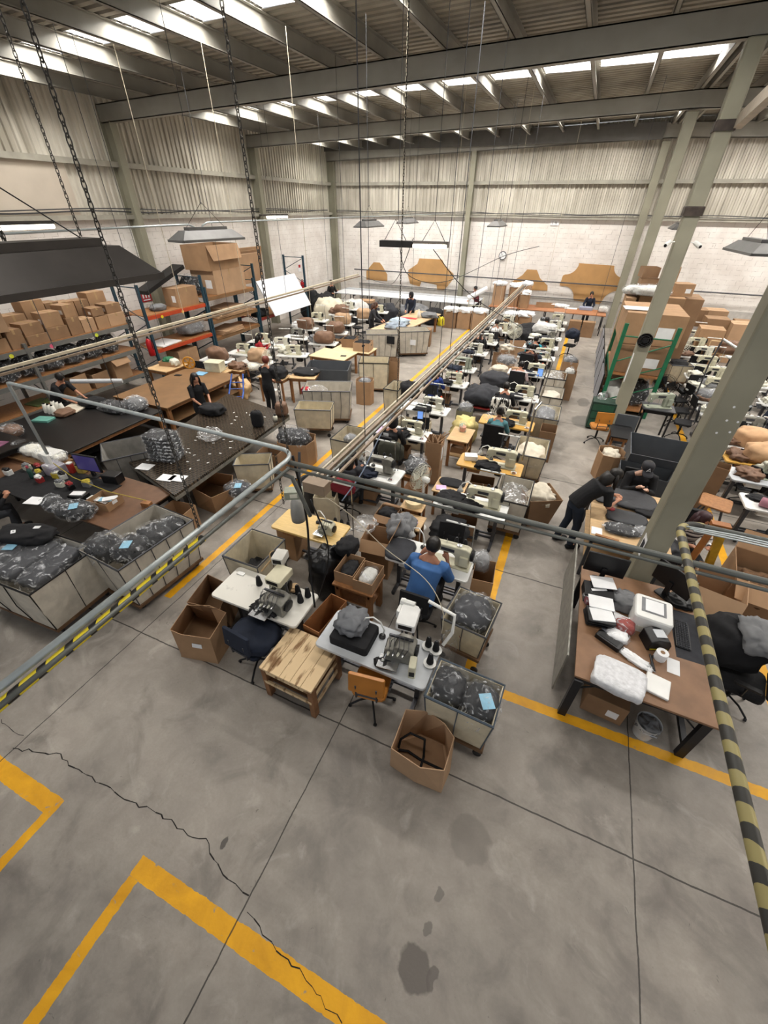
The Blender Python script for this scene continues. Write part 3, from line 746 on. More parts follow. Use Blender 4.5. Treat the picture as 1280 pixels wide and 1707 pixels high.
# ---- simple wooden / steel tables ----
def frame_table(x0, x1, y0, y1, z, top, legm, label, name='work_table', tt=.03, leg=.06, shelf=None, rails=True, rz=0., cat='table', inset_=.03):
    cx, cy = (x0+x1)/2, (y0+y1)/2; L, W = x1-x0, y1-y0
    t = thing(name, label, cat, (cx, cy, 0), rz)
    MB().bbox(-L/2, L/2, -W/2, W/2, z-tt, z).build('table_top', top, t, bevel=.004)
    for sx in (-1, 1):
        for sy in (-1, 1):
            x, y = sx*(L/2-leg/2-inset_), sy*(W/2-leg/2-inset_); MB().bbox(x-leg/2, x+leg/2, y-leg/2, y+leg/2, 0, z-tt).build('leg', legm, t)
    if rails:
        g = MB()
        for sy in (-1, 1): g.bbox(-L/2+inset_, L/2-inset_, sy*(W/2-leg/2-inset_)-.015, sy*(W/2-leg/2-inset_)+.015, z-tt-.09, z-tt)
        for sx in (-1, 1): g.bbox(sx*(L/2-leg/2-inset_)-.015, sx*(L/2-leg/2-inset_)+.015, -W/2+inset_, W/2-inset_, z-tt-.09, z-tt)
        g.build('apron', legm, t)
    if shelf: MB().bbox(-L/2+.05, L/2-.05, -W/2+.05, W/2-.05, shelf-.02, shelf).build('shelf', top, t)
    return t
# ---- fan ----
def mk_fan(cage=M_CREAM, h=.42, R0=1.):
    def f():
        t = thing('desk_fan', 'fan', 'fan')
        MB().lathe([(.13, 0), (.12, .02), (.03, .04)]).build('base', M_PLW, t)
        MB().tube([(0, 0, .03), (0, 0, h)], .018, 8).build('pole', M_PLW, t)
        R = Matrix.Rotation(PI/2, 3, 'X')
        MB().lathe([(.03, -.12), (.055, -.1), (.055, .0), (.03, .03)], (0, 0, h), 12, R).build('motor', M_PLW, t)
        K = Matrix.Translation((0, 0, h)) @ Matrix.Scale(R0, 4) @ Matrix.Translation((0, 0, -h)); g = MB(); g.T = K
        for rr_ in (.06, .11, .16, .2):
            for yy, s_ in ((-.09, 1), (-.02, 1)):
                dpt = yy-(.2-rr_)*.25*(1 if yy < -.05 else -.4)
                g.tube([(rr_*math.cos(a), dpt, h+rr_*math.sin(a)) for a in [2*PI*k/20 for k in range(21)]], .003, 4, cap=False)
        for k in range(30):
            a = 2*PI*k/30; c, s_ = math.cos(a), math.sin(a)
            g.tube([(.03*c, -.135, h+.03*s_), (.12*c, -.11, h+.12*s_), (.2*c, -.06, h+.2*s_), (.12*c, .0, h+.12*s_), (.05*c, .01, h+.05*s_)], .0022, 3, cap=False)
        g.build('cage', cage, t)
        g = MB(); g.T = K
        for k in range(4):
            a = PI/2*k+.3; u = Vector((math.cos(a), 0, math.sin(a))); v = Vector((-math.sin(a), 0, math.cos(a)))
            c = Vector((0, -.06, h)); g.add([c+u*.02-v*.02, c+u*.17-v*.02+Vector((0, .02, 0)), c+u*.18+v*.08-Vector((0, .02, 0)), c+u*.03+v*.03], [(0, 1, 2, 3)])
        g.build('blade', cage, t, solid=.004)
        return t
    return f
# ================= people =================
def skin_mesh(V, E, R, sub=1, root=0):
    me = bpy.data.meshes.new('tmp'); me.from_pydata(V, E, []); o = bpy.data.objects.new('tmp', me); COL.objects.link(o)
    m = o.modifiers.new('s', 'SKIN'); m.use_smooth_shade = True
    if sub: q = o.modifiers.new('u', 'SUBSURF'); q.levels = sub; q.render_levels = sub
    for i, r in enumerate(R):
        sv = me.skin_vertices[0].data[i]; sv.radius = r if isinstance(r, tuple) else (r, r); sv.use_root = (i == root)
    dg = bpy.context.evaluated_depsgraph_get(); ev = o.evaluated_get(dg); m2 = bpy.data.meshes.new_from_object(ev)
    vs = [v.co.copy() for v in m2.vertices]; fs = [tuple(p.vertices) for p in m2.polygons]
    bpy.data.objects.remove(o); bpy.data.meshes.remove(me); bpy.data.meshes.remove(m2)
    return vs, fs
def voxel(o, size):
    m = o.modifiers.new('r', 'REMESH'); m.mode = 'VOXEL'; m.voxel_size = size; m.use_smooth_shade = True
    dg = bpy.context.evaluated_depsgraph_get(); me = bpy.data.meshes.new_from_object(o.evaluated_get(dg))
    o.modifiers.clear(); o.data = me
    for p in me.polygons: p.use_smooth = True
def person(label, loc, rz, pose='sit', top=M_BLACKC, legs=M_NAVY, hair='short', hairm=M_HAIR, lean=.15, skin=M_SKIN, hands=((-.13, .42, .84), (.13, .42, .84)), sleeve='long', head=(0, .0, 0), twist=0., s=1., vox=.011, cap=None, female=False, look=.35, feet=None, girth=1.):
    """facing +y; hands are given in the figure's own frame"""
    t = thing('person', label, 'person', loc, rz); t.scale = (s, s, s)
    hz = .52 if pose == 'sit' else .92
    P = Vector((0, 0, hz)); T = .50
    dirn = Vector((0, math.sin(lean), math.cos(lean)))
    sp1 = P+dirn*.2; ch = P+Vector((0, math.sin(lean*1.15), math.cos(lean*1.15)))*.38; nb = P+Vector((0, math.sin(lean*1.25), math.cos(lean*1.25)))*T
    hd = nb+Vector((head[0], .045+head[1]+math.sin(lean)*.1, .17+head[2]-.05*lean))
    sw = .165 if female else .19
    sh = [nb+Vector((sx*sw, -.0, -.055)) for sx in (-1, 1)]
    hp = [P+Vector((sx*.085, 0, -.02)) for sx in (-1, 1)]
    if pose == 'sit':
        kn = [Vector((sx*.13, .43, .50)) for sx in (-1, 1)]; an = [Vector((sx*.12, .40, .09)) for sx in (-1, 1)]
    else:
        ft = feet or ((-.1, .02), (.1, -.02))
        an = [Vector((f[0], f[1], .09)) for f in ft]; kn = [(hp[i]+an[i])/2+Vector((0, .05, 0)) for i in (0, 1)]
    to = [a+Vector((0, .15, -.055)) for a in an]
    wr = [Vector(h) for h in hands]; el = []
    for i in (0, 1):
        d = wr[i]-sh[i]; L = d.length; a = .56/2
        if L > .55: wr[i] = sh[i]+d.normalized()*.55; d = wr[i]-sh[i]; L = .55
        m_ = (sh[i]+wr[i])/2; off = math.sqrt(max(0, a*a-L*L/4)); sx = -1 if i == 0 else 1
        dn = Vector((sx*.55, -.25, -1)); dn = (dn-d.normalized()*dn.dot(d.normalized())).normalized(); el.append(m_+dn*off)
    # body: full skeleton under the clothes
    V = [P, sp1, ch, nb, nb+(hd-nb)*.55]; E = [(0, 1), (1, 2), (2, 3), (3, 4)]; R = [.07, .07, .07, .055, .05]
    for i in (0, 1):
        b = len(V); V += [sh[i], el[i], wr[i]]; E += [(3, b), (b, b+1), (b+1, b+2)]; R += [.05, .037, .025]
        b = len(V); V += [hp[i], kn[i], an[i], to[i]]; E += [(0, b), (b, b+1), (b+1, b+2), (b+2, b+3)]; R += [.06, .045, .036, .03]
    vs, fs = skin_mesh(V, E, R)
    g = MB(); g.add(vs, fs)
    # head with brow, nose, chin, ears and eyes
    face = Matrix.Rotation(twist, 3, 'Z') @ Matrix.Rotation(-look, 3, 'X')
    hv = []; nu, nv = 24, 18
    for j in range(nv+1):
        ph = -PI/2+PI*j/nv
        for i in range(nu):
            a = 2*PI*i/nu; q = Vector((math.cos(ph)*math.cos(a), math.cos(ph)*math.sin(a), math.sin(ph)))
            x, y, z = q.x*.076, q.y*.095, q.z*.118
            if z < 0: x *= 1+z*2.4; y = y*(1+z*1.2)+(-z)*.12
            f_ = max(0, q.y)
            y += f_**14*.0
            if q.y > .5:
                nz = math.exp(-((x/.012)**2))*math.exp(-(((z+.012)/.026)**2)); y += nz*.024
                y -= (math.exp(-(((abs(x)-.031)/.016)**2))*math.exp(-(((z-.012)/.014)**2)))*.012
                y += math.exp(-((x/.024)**2))*math.exp(-(((z+.058)/.01)**2))*.008
            hv.append(face @ Vector((x, y, z))+hd)
    g.add(hv, [(j*nu+i, j*nu+(i+1) % nu, (j+1)*nu+(i+1) % nu, (j+1)*nu+i) for j in range(nv) for i in range(nu)])
    for sx in (-1, 1): g.blob(hd+face @ Vector((sx*.078, -.005, -.005)), (.02, .035, .055), 1, .02, nu=10, nv=8)
    for i in (0, 1):    # hands: palm, four curled fingers, thumb from the side of the palm
        d = (wr[i]-el[i]).normalized(); sx = -1 if i == 0 else 1
        side = d.cross(Vector((0, 0, 1))).normalized()*(-sx); dn = Vector((0, 0, -1))
        pl = wr[i]+d*.05; g.tube([wr[i]-d*.01, pl, wr[i]+d*.085], [.026, .034, .03], 8)
        for k in range(4):
            b0 = wr[i]+d*.08-side*(.027-.018*k); ln = (.062, .074, .070, .054)[3-k]
            g.tube([b0, b0+d*ln*.5+dn*.008, b0+d*ln*.85+dn*.03], [.0095, .009, .0075], 6)
        tb = wr[i]+d*.03+side*.028*1; g.tube([tb, tb+side*.022+d*.03+dn*.005, tb+side*.02+d*.06+dn*.018], [.012, .011, .009], 6)
    body = g.build('body', skin, t, smooth=True); voxel(body, vox)
    # eyes and brows sit on the face
    g = MB()
    for sx in (-1, 1): g.blob(hd+face @ Vector((sx*.031, .083, .012)), (.024, .012, .01), 1, 0, nu=8, nv=6)
    g.build('eyes', mat('eye_dark', '15100e', .3), t)
    g = MB(); g.blob(hd+face @ Vector((0, .096, -.052)), (.04, .012, .012), 1, 0, nu=8, nv=6); g.build('lips', mat('lips', '8f5348', .5), t)
    # shirt: elliptical rings along the spine, sleeves joined at the shoulders
    def loft(g, pts, rad, n=18):
        rings = []
        for i, p in enumerate(pts):
            d = (pts[min(i+1, len(pts)-1)]-pts[max(i-1, 0)]).normalized(); u = Vector((1, 0, 0)); v = d.cross(u).normalized()
            rings += [p+u*math.cos(2*PI*k/n)*rad[i][0]+v*math.sin(2*PI*k/n)*rad[i][1] for k in range(n)]
        m = len(pts); g.add(rings, [(i*n+k, i*n+(k+1) % n, (i+1)*n+(k+1) % n, (i+1)*n+k) for i in range(m-1) for k in range(n)]+[tuple(reversed(range(n))), tuple(range((m-1)*n, m*n))])
    f_ = .93 if female else 1.; G = girth
    g = MB(); loft(g, [P+dirn*-.05, P+dirn*.05, sp1, ch, nb-Vector((0, 0, .06)), nb-Vector((0, 0, .015)), nb+(hd-nb)*.12],
                   [(.165*f_*G, .13*G), (.165*f_*G, .135*G), (.15*f_*G, .125*G), (.175*f_*G, .135*G), (.17*f_*G, .10*G), (.10, .075), (.062, .06)])
    for i in (0, 1):
        q = [sh[i].lerp(nb, .35), sh[i], sh[i].lerp(el[i], .45), sh[i].lerp(el[i], .85)]; r = [.07, .072*G, .06*G, .056*G]
        if sleeve == 'long': q += [el[i], el[i].lerp(wr[i], .5), wr[i]-(wr[i]-el[i]).normalized()*.01]; r += [.052*G, .045, .036]
        g.tube(q, r, 12)
    sh_ = g.build('shirt', top, t, smooth=True); voxel(sh_, .013)
    # trousers and shoes
    g = MB(); loft(g, [P-Vector((0, 0, .1)), P, P+dirn*.1], [(.15, .12), (.165, .13), (.155, .12)])
    for i in (0, 1): g.tube([hp[i], hp[i].lerp(kn[i], .3), kn[i], kn[i].lerp(an[i], .5), an[i]+Vector((0, 0, .0))], [.09, .092, .068, .062, .055], 12)
    tr = g.build('trousers', legs, t, smooth=True); voxel(tr, .015)
    for i in (0, 1):
        MB().blob(an[i]+Vector((0, .06, -.045)), (.1, .27, .09), 1, .0, p=3, nu=14, nv=8).build('shoe', M_BLACKC, t, smooth=True)
    # hair
    g = MB()
    if hair != 'bald':
        c = hd+face @ Vector((0, -.02, .028))
        g.blob(c, (.178, .205, .2), 3, .05, 4, 2.2, 22, 14)
        if hair in ('long', 'ponytail', 'wavy'):
            dy = -.10; ln = {'long': .36, 'ponytail': .32, 'wavy': .4}[hair]; wd = {'long': .085, 'ponytail': .04, 'wavy': .1}[hair]
            b0 = hd+Vector((0, -.06, .04)); pts = [b0, b0+Vector((0, dy*.5, -.1)), b0+Vector((0, dy*.75-.02, -.22)), b0+Vector((.01, dy*.8-.02, -.22-ln*.5))]
            g.tube(pts, [wd*.9, wd*1.1, wd, wd*.45], 10)
            if hair != 'ponytail':
                for sx in (-1, 1): g.tube([hd+Vector((sx*.06, -.0, .06)), hd+Vector((sx*.09, -.01, -.05)), hd+Vector((sx*.1, -.0, -.2))], [.03, .035, .02], 8)
        if hair == 'bun': g.blob(hd+face @ Vector((0, -.12, .05)), (.09, .08, .09), 2, .05, nu=12, nv=8)
        if hair == 'hood': g.blob(hd+face @ Vector((0, -.03, .0)), (.22, .25, .28), 4, .04, nu=18, nv=12)
    if g.v: g.build('hair' if hair != 'hood' else 'hood', hairm, t, smooth=True)
    if cap:
        g = MB(); c = hd+face @ Vector((0, -.01, .05)); g.blob(c, (.19, .22, .17), 1, .01, nu=20, nv=12)
        g.T = xf(c, 0, face); g.rbox((0, .15, -.005), (.17, .15, .014), .06); g.T = None; g.build('cap', cap, t, smooth=True)
        # plain white letter mark on the cap's front
        g = MB(); g.T = xf(c, 0, face); g.tube([(-.028, .113, .01), (0, .09, .068), (.028, .113, .01)], .007, 5); g.tube([(-.012, .112, .027), (.014, .112, .027)], .004, 5); g.T = None; g.build('cap_letter', M_PAPER, t)
    return t

# ================= front of the machine rows =================
TH = .762      # height of the sewing table tops
def on(x, y, z=TH): return (x, y, z)
# machines with a raised box (puller / elastic feeder)
def mk_puller(boxm, panel=True):
    def f():
        t = OV_GREY(); t['label'] = ''
        g = MB(); g.tube([(.1, .12, 0), (.1, .12, .46)], .012, 6); g.tube([(-.02, .12, .2), (-.02, .12, .46)], .01, 6); g.build('post', M_IRON, t)
        g = MB(); g.rbox((.04, .1, .5), (.2, .26, .09), .02); b = g.build('motor_box', boxm, t)
        g = MB(); g.bbox(-.03, .11, -.032, -.029, .475, .53); g.build('dark_panel', M_DARK, b)
        g = MB()
        for k in range(5): g.tube([(-.1+.03*k, .02, .22+.01*k), (-.13+.04*k, -.04, .28-.02*k), (-.15+.05*k, -.1, .1+.01*k)], .0035, 4)
        g.blob((-.12, -.17, .03), (.2, .12, .07), 5, .4, 5, nu=16, nv=8)
        g.build('thread_guides', M_DARK, t)
        return t
    return f
# --- first table, left row ---
put('TBWORN', TB_WORN, (-2.955, 2.84, 0), 0, 'chipped white sewing table with overlock at the front of the left row')
t = put('PUL', mk_puller(mat('beige_box', 'cfc9ae', .5, var=.08)), (-2.68, 2.72, TH), 0, 'overlock machine under a beige box on the chipped front table')
t = put('PUL2', mk_puller(mat('grey_white_box', 'cdcac2', .5, var=.08)), (-2.78, 2.98, TH), .2, 'second machine head with raised grey box behind the beige one')
t.scale = (.8, .8, 1.15); FIRST['PUL'].scale = (1.15, 1.15, 1.0)
pile(-2.78, 2.66, TH, (.3, .26, .07), M_BLACKC, 'tangle of black lint and thread left of the chipped table\'s overlock', 305, 'thread_tangle', 'thread', amp=.6, freq=4)
closed_box(-3.5, 3.03, .12, .07, TH, .015, 0, M_PLW, 'small white plate on the back left corner of the chipped table', lab=False, tape=False, name='plate')
for k, (x, y) in enumerate([(-3.13, 2.96), (-2.44, 2.93), (-2.40, 3.05), (-2.55, 3.04)]):
    put('CB', CONE_BLACK, on(x, y), 0, ['black thread cone on bare white area of chipped front table', None, None, None][k] or 'black thread cone behind the beige box on the chipped front table', None if k == 0 else 'black cones behind the beige box', 1.25)
CB = FIRST['CB']
g = thing('thread_spool', 'wide pale cardboard spool lying behind the beige box', 'spool', on(-2.62, 3.06, TH+.05)); MB().lathe([(.075, 0), (.075, .03), (.03, .032), (.03, .04)]).build('disc', M_WOOD, g); MB().lathe([(.055, -.05), (.055, 0)]).build('thread', M_BLACKC, g)
# roller of black elastic on an angled wooden arm behind that table
g = thing('fabric_roll', 'fat black roll on an angled stick behind the chipped front table', 'roll', (-2.98, 3.2, TH))
MB().tube([(-.25, -.05, .05), (.02, .0, .42)], .014, 6).build('stick', M_WOOD, g); M3 = Matrix.Rotation(.9, 3, 'Y')
MB().lathe([(.055, -.09), (.055, .09)], (.06, 0, .46), 14, M3).build('black_roll', M_BLACKC, g); MB().lathe([(.07, -.1), (.07, -.09)], (.06, 0, .46), 14, M3).build('flange', M_WOOD, g)
# navy draped chair in front of the table
def draped(label, cm, loc, rz):
    t = put('CHN', CH_NAVY, loc, rz, label)
    return t
t = put('CHN', CH_NAVY, (-2.78, 2.3, 0), -.1, 'work chair tucked under the chipped front table')
pile(-2.78, 2.36, .49, (.62, .5, .2), M_NAVY, 'navy blue cloth heaped on the chair under the chipped front table', 4, 'cloth_heap', amp=.12)


# open cartons at the left of the first table
open_box([(-3.848, 1.958), (-3.302, 2.075), (-3.353, 2.352), (-3.704, 2.687), (-4.247, 2.697), (-4.107, 2.217)],
         [(-3.668, 1.980), (-3.278, 2.082), (-3.378, 2.501), (-3.674, 2.507), (-3.969, 2.388), (-3.856, 1.978)], 0, .56, M_CARD,
         'big open cardboard box with white sticker, leftmost of the front boxes', mark=(0, .3, .16))
open_box([(-4.122, 2.564), (-3.557, 2.633), (-3.696, 3.005), (-4.322, 3.067)], [(-4.001, 2.421), (-3.495, 2.505), (-3.665, 2.927), (-4.123, 2.963)], 0, .56, M_CARD2, 'open cardboard box behind the stickered one, beside the chipped table')
# canvas hamper behind table one
t = mk_cart(.62, .68, .86, M_CANVASY, M_IRON, .12, 0, .88)(); t.location = (-3.6, 3.48, 0); t['label'] = 'open beige canvas hamper behind the chipped front table, black cloth inside'; t['category'] = 'hamper'; t.name = 'canvas_hamper'
pile(-3.6, 3.45, .14, (.42, .45, .42), M_BLACKC, 'black cloth lying in the beige hamper behind the chipped table', 3)
# --- rustic bench ---
M_RUST = mat('weathered_planks', 'd2b891', .75, var=.22, scale=2.2, grain=(7, 1.6, 4), col2='80603f', thr=(.34, .46))
M_RUSTD = mat('weathered_posts', '8a6242', .8, var=.25, scale=5)
t = thing('wooden_bench', 'low rustic wooden bench table of worn planks at the very front', 'table', (-2.06, 2.30, 0), -.03)
g = MB()
for k in range(5): g.bbox(-.37+.148*k, -.37+.148*(k+1)-.004, -.33, .33, .575, .605)
g.build('plank_top', M_RUST, t, bevel=.004)
for sx in (-1, 1):
    for sy in (-1, 1): MB().prism([(sx*.33-.035, sy*.28-.045), (sx*.33+.035, sy*.28-.045), (sx*.33+.035, sy*.28+.045), (sx*.33-.035, sy*.28+.045)], 0, .575).build('leg', M_RUSTD, t, bevel=.008)
MB().bbox(-.3, .3, -.27, .27, .3, .325).build('shelf', M_RUSTD, t)
g = MB(); g.bbox(-.34, .34, -.315, -.29, .49, .575); g.bbox(-.34, .34, .29, .315, .49, .575); g.bbox(.33, .35, -.3, .3, .50, .57); g.bbox(.335, .355, -.31, .31, .36, .42); g.bbox(.335, .355, -.31, .31, .17, .24); g.bbox(-.36, -.34, -.3, .3, .3, .36); g.bbox(-.34, .34, -.33, -.3, .30, .35)
g.build('rail', M_RUST, t, bevel=.004)
# orange-brown box standing between the tables
rect_open(-2.1, 2.98, .26, .62, 0, .66, -.12, mat('brown_carton', 'a06c40', .7), 'tall narrow brown box wedged between the two front tables')
# --- second front table (right row) ---
put('TBGREY', TB_GREY, (-1.22, 2.72, 0), -.02, 'pale blue-grey sewing table at the front of the right row')
put('PUL3', mk_puller(mat('white_box', 'd9d9d6', .4, var=.05)), (-.93, 2.72, TH), .1, 'exposed multi-thread overlock on the pale blue-grey front table').scale = (1.1, 1.1, 1.1)
o = tag(MB().rbox((0, 0, .06), (.5, .4, .12), .04).build('seat_cushion', M_BLACKC, loc=on(-1.53, 2.72)), 'square black cushion on the pale blue-grey front table', 'cushion')
t = pile(-1.6, 2.80, TH+.12, (.34, .36, .14), mat('grey_knit', '6d6f73', .9, var=.1), 'crumpled grey sweatshirt on the black cushion', 12, amp=.3)
t = put('GN', mk_gooseneck, on(-1.22, 2.86), 0, 'white gooseneck lamp beside the grey sweatshirt'); t.scale = (1.2, 1.2, 1.2)
for k, (x, y) in enumerate([(-.66, 2.95), (-.57, 2.74), (-.56, 2.93)]): dup(CB, on(x, y, TH+.03), 0, 'black thread cone at the right end of the pale blue-grey front table', 'black cones on the pale blue-grey table', 1.2)
o = MB(); [o.lathe([(.075, 0), (.075, .012), (.02, .014)], (x, y, 0), 18) for x, y in ((-.66, 2.95), (-.57, 2.74), (-.56, 2.93))]; tag(o.build('spool_tray', M_PLW, loc=(0, 0, TH+.015)), 'row of round white spool trays on the pale blue-grey table', 'tray')
t = thing('control_box', 'small cream control box tilted on the pale blue-grey front table', 'control box', on(-.72, 2.56), .2); MB().rbox((0, 0, .1), (.08, .16, .2), .015).build('case', M_ALMOND, t); MB().bbox(-.03, .03, -.083, -.08, .04, .12).build('side_panel', M_DARK, t)
# cloth roller tower with white crank pipe behind the table
t = thing('cloth_puller', 'white motor unit with crank pipe rising behind pale blue-grey table', 'machine', (-1.0, 3.12, 0))
MB().tube([(0, 0, 0), (0, 0, 1.0)], .02, 8).build('post', M_IRON, t)
g = MB(); g.rbox((0, 0, 1.05), (.24, .18, .12), .02); g.build('motor_box', M_PLW, t)
g = MB(); g.lathe([(.05, 0), (.05, .18)], (-.12, .08, 1.1), 12, Matrix.Rotation(PI/2, 3, 'Y')); g.lathe([(.055, .02), (.055, .05)], (-.12, .08, 1.1), 12, Matrix.Rotation(PI/2, 3, 'Y')); g.build('motor', M_PLW, t)
g = MB(); g.tube([(.2, .18, 1.15), (.55, .12, 1.12), (.57, .0, .95), (.5, -.1, .8)], .022, 8); g.build('crank_pipe', M_PLW, t)
# swivel stool with plywood seat and back
t = put('CHW', CH_WOOD, (-1.16, 2.42, 0), 2.9, 'swivel chair with orange plywood seat, under the pale blue-grey front table')
t.rotation_euler = (0, 0, .15)
# --- front centre box with straps ---
open_box([(-0.680, 1.849), (-0.379, 1.805), (-0.078, 1.819), (-0.050, 2.065), (-0.180, 2.318), (-0.489, 2.315), (-0.692, 2.152)],
         [(-0.664, 1.812), (-0.328, 1.762), (-0.095, 1.834), (-0.089, 2.187), (-0.224, 2.286), (-0.429, 2.347), (-0.672, 2.255), ][:7], 0, .52, M_CARD3,
         'round-sided open cardboard box alone at front centre, black straps inside', notch=.02)
g = MB(); P = [(-0.651, 2.022, 0.100), (-0.643, 2.065, 0.220), (-0.558, 2.133, 0.300), (-0.392, 2.154, 0.250), (-0.362, 2.070, 0.030), (-0.359, 1.941, 0.020)]
g.tube(P, .014, 6); g.tube([(-0.647, 2.014, 0.060), (-0.543, 2.050, 0.050), (-0.391, 2.030, 0.030), (-0.124, 2.027, 0.030)], .014, 6)
tag(g.build('strap', M_BLACKC), 'thick black strap loops lying inside the front centre box', 'strap')
# --- carts right of the front table ---
def cart(key, mk, loc, rz, label, scale=None): return put(key, mk, loc, rz, label, None, scale)
M_BLUER = mat('blue_rim', '4a5560', .5)
t = mk_cart(.74, .5, .82, M_CANVASY, M_BLUER, .22, 1, .86)(); t.location = (-.11, 2.55, 0); t.rotation_euler = (0, 0, -.05); t['label'] = 'canvas cart with blue-grey rim holding two film-wrapped bundles, beside front box'
bag(-.3, 2.58, .5, (.4, .46, .42), M_BLACKC, 'left bagged black bundle in the blue-rimmed front cart', 21)
bag(.08, 2.53, .5, (.4, .46, .44), M_BLACKC, 'right bagged black bundle with blue slip, in blue-rimmed front cart', 22, slip=1)
t = mk_cart(.58, .62, .86, M_CANVASY, M_IRON, .35, 1, .84)(); t.location = (-.3, 3.62, 0); t.rotation_euler = (0, 0, -.12); t['label'] = 'small canvas cart with red stamp, behind the blue-rimmed cart'
MB().lathe([(.055, 0), (.055, .003)], (.02, -.285, .66), 18, Matrix.Rotation(PI/2, 3, 'X')).build('red_stamp', mat('stamp_red', '9b3a2c', .7), t)
bag(-.3, 3.65, .54, (.52, .56, .48), M_CHAR, 'big film bag of dark cloth in the red-stamped cart', 23)
# plastic film hanging beside the machines
t = bag(-.48, 3.25, .05, (.22, .3, .7), None, 'clear plastic sheeting hanging at the right end of the front table', 29, knot=False, wrap=M_FILM)
# --- table two, left row (bamboo) ---
put('TBBAM', TB_BAMBOO, (-3.17, 4.37, 0), 0, 'bamboo-topped sewing table with small overlock, second in the left row')
put('OV', OV_CREAM, on(-2.85, 4.35), 0, 'small cream overlock on the bamboo-topped table').scale = (.8, .8, .8)
rect_open(-3.6, 4.42, .34, .42, 0, .68, 0, M_CARD, 'tall open cardboard box under the left end of bamboo table')
t = dup(FIRST['GN'], on(-3.1, 4.5), 2.6, 'white gooseneck lamp on the bamboo-topped table')
# hanging cloth tube lamp over the bamboo table
t = thing('hanging_bag', 'grey-white tapered cloth tube hanging over the bamboo table', 'cloth tube', (-3.234, 4.168, 1.350))
MB().lathe([(.11, -.33), (.115, -.2), (.09, 0), (.05, .12)], n=14).build('cloth_tube', mat('grey_net', '9b9a96', .8), t, smooth=True); MB().tube([(0, 0, .1), (.02, .05, .42)], .012, 5).build('hanging_cord', M_DARK, t)
t = thing('junction_box', 'grey-green metal switch box hanging at the end of the busway', 'switch box', (-3.040, 3.895, 1.750), .5)
MB().rbox((0, 0, 0), (.26, .16, .12), .01).build('case', M_GRN, t); MB().tube([(.08, 0, .05), (.1, .1, .3), (.12, .2, .54)], .02, 7).build('bracket', M_IRON, t); MB().bbox(-.05, .05, -.085, -.08, -.03, .03).build('cover_plate', M_CREAM, t)
# black bags + hoodie between row tables
pile(-2.6, 3.9, 0, (.5, .62, .85), mat('black_poly', '111113', .3, bump=.3), 'tall black plastic sack slumped behind the chipped front table', 31, 'black_sack', 'sack', amp=.18)
pile(-2.35, 4.12, .74, (.3, .36, .2), M_BLACKC, 'black jacket thrown over the tall black sack', 32)
# wooden crate stand with two open cartons
t = frame_table(-2.3, -1.66, 3.5, 3.98, .62, M_PINE, M_PINE, 'low pine crate stand behind the front tables', 'crate_stand', leg=.08, shelf=.3)
rect_open(-2.14, 3.78, .3, .42, .62, .2, 0, M_CARD, 'left open carton on the pine crate stand')
rect_open(-1.82, 3.74, .3, .42, .62, .2, 0, M_CARD, 'right open carton on pine crate stand, white scraps inside')
pile(-2.14, 3.78, .635, (.22, .34, .16), M_BLACKC, 'black scraps in left carton on the crate stand', 33)
bag(-1.82, 3.74, .635, (.24, .36, .2), mat('white_scrap', 'c9c9c4', .8), 'white plastic scraps in right carton on the crate stand', 34, knot=False)
# --- table four with the man in blue ---
put('TBW', TB_WHITE, (-1.13, 4.45, 0), .0, 'white sewing table where the man in blue works')
put('LSC', LS_CREAM, on(-.85, 4.48), -.02, 'cream industrial sewing machine used by the man in blue').scale = (1.25, 1.15, 1.15)
M_BLUE = mat('blue_polo', '3f689f', .85, var=.12)
person('man in a blue polo shirt bent over a cream sewing machine', (-1.06, 3.80, 0), -.05, 'sit', M_BLUE, M_CHAR, 'short', lean=.45, skin=mat('skin_tan', 'a9745a', .55), hands=((-.18, .50, .8), (.16, .52, .8)), sleeve='short', s=1.12, look=.8, girth=1.18)
put('CHB', CH_BLACK, (-1.05, 3.74, 0), 0, 'black chair under the man in blue')
pile(-1.6, 4.42, TH, (.42, .5, .06), M_CHAR, 'flat black cloth pieces at the left of the blue man\'s table', 41, amp=.1)
dup(FIRST['GN'], on(-1.3, 4.62), -.5, 'white gooseneck lamp on the blue man\'s table')
put('ST2', STAND2, on(-.58, 4.66), 0, 'thread stand at the right end of the blue man\'s table')
for k in range(2): dup(CB, (-.58-.1-.13*k, 4.66, TH+.18), 0, 'black thread cone on the stand of the blue man\'s table', 'cones on the blue man\'s stand')
t = closed_box(-.62, 4.5, .07, .11, TH, .02, .3, M_PAPER, 'small white wallet tray beside the blue man\'s machine', lab=False, tape=False)
rect_open(-.32, 4.5, .3, .46, .0, .78, .1, M_CARD, 'open cardboard box against the right end of the blue man\'s table')
bag(-.42, 4.72, .6, (.3, .3, .3), mat('grey_scrap', '8a8a8a', .8), 'clear bag poking from the box beside the blue man\'s table', 43)

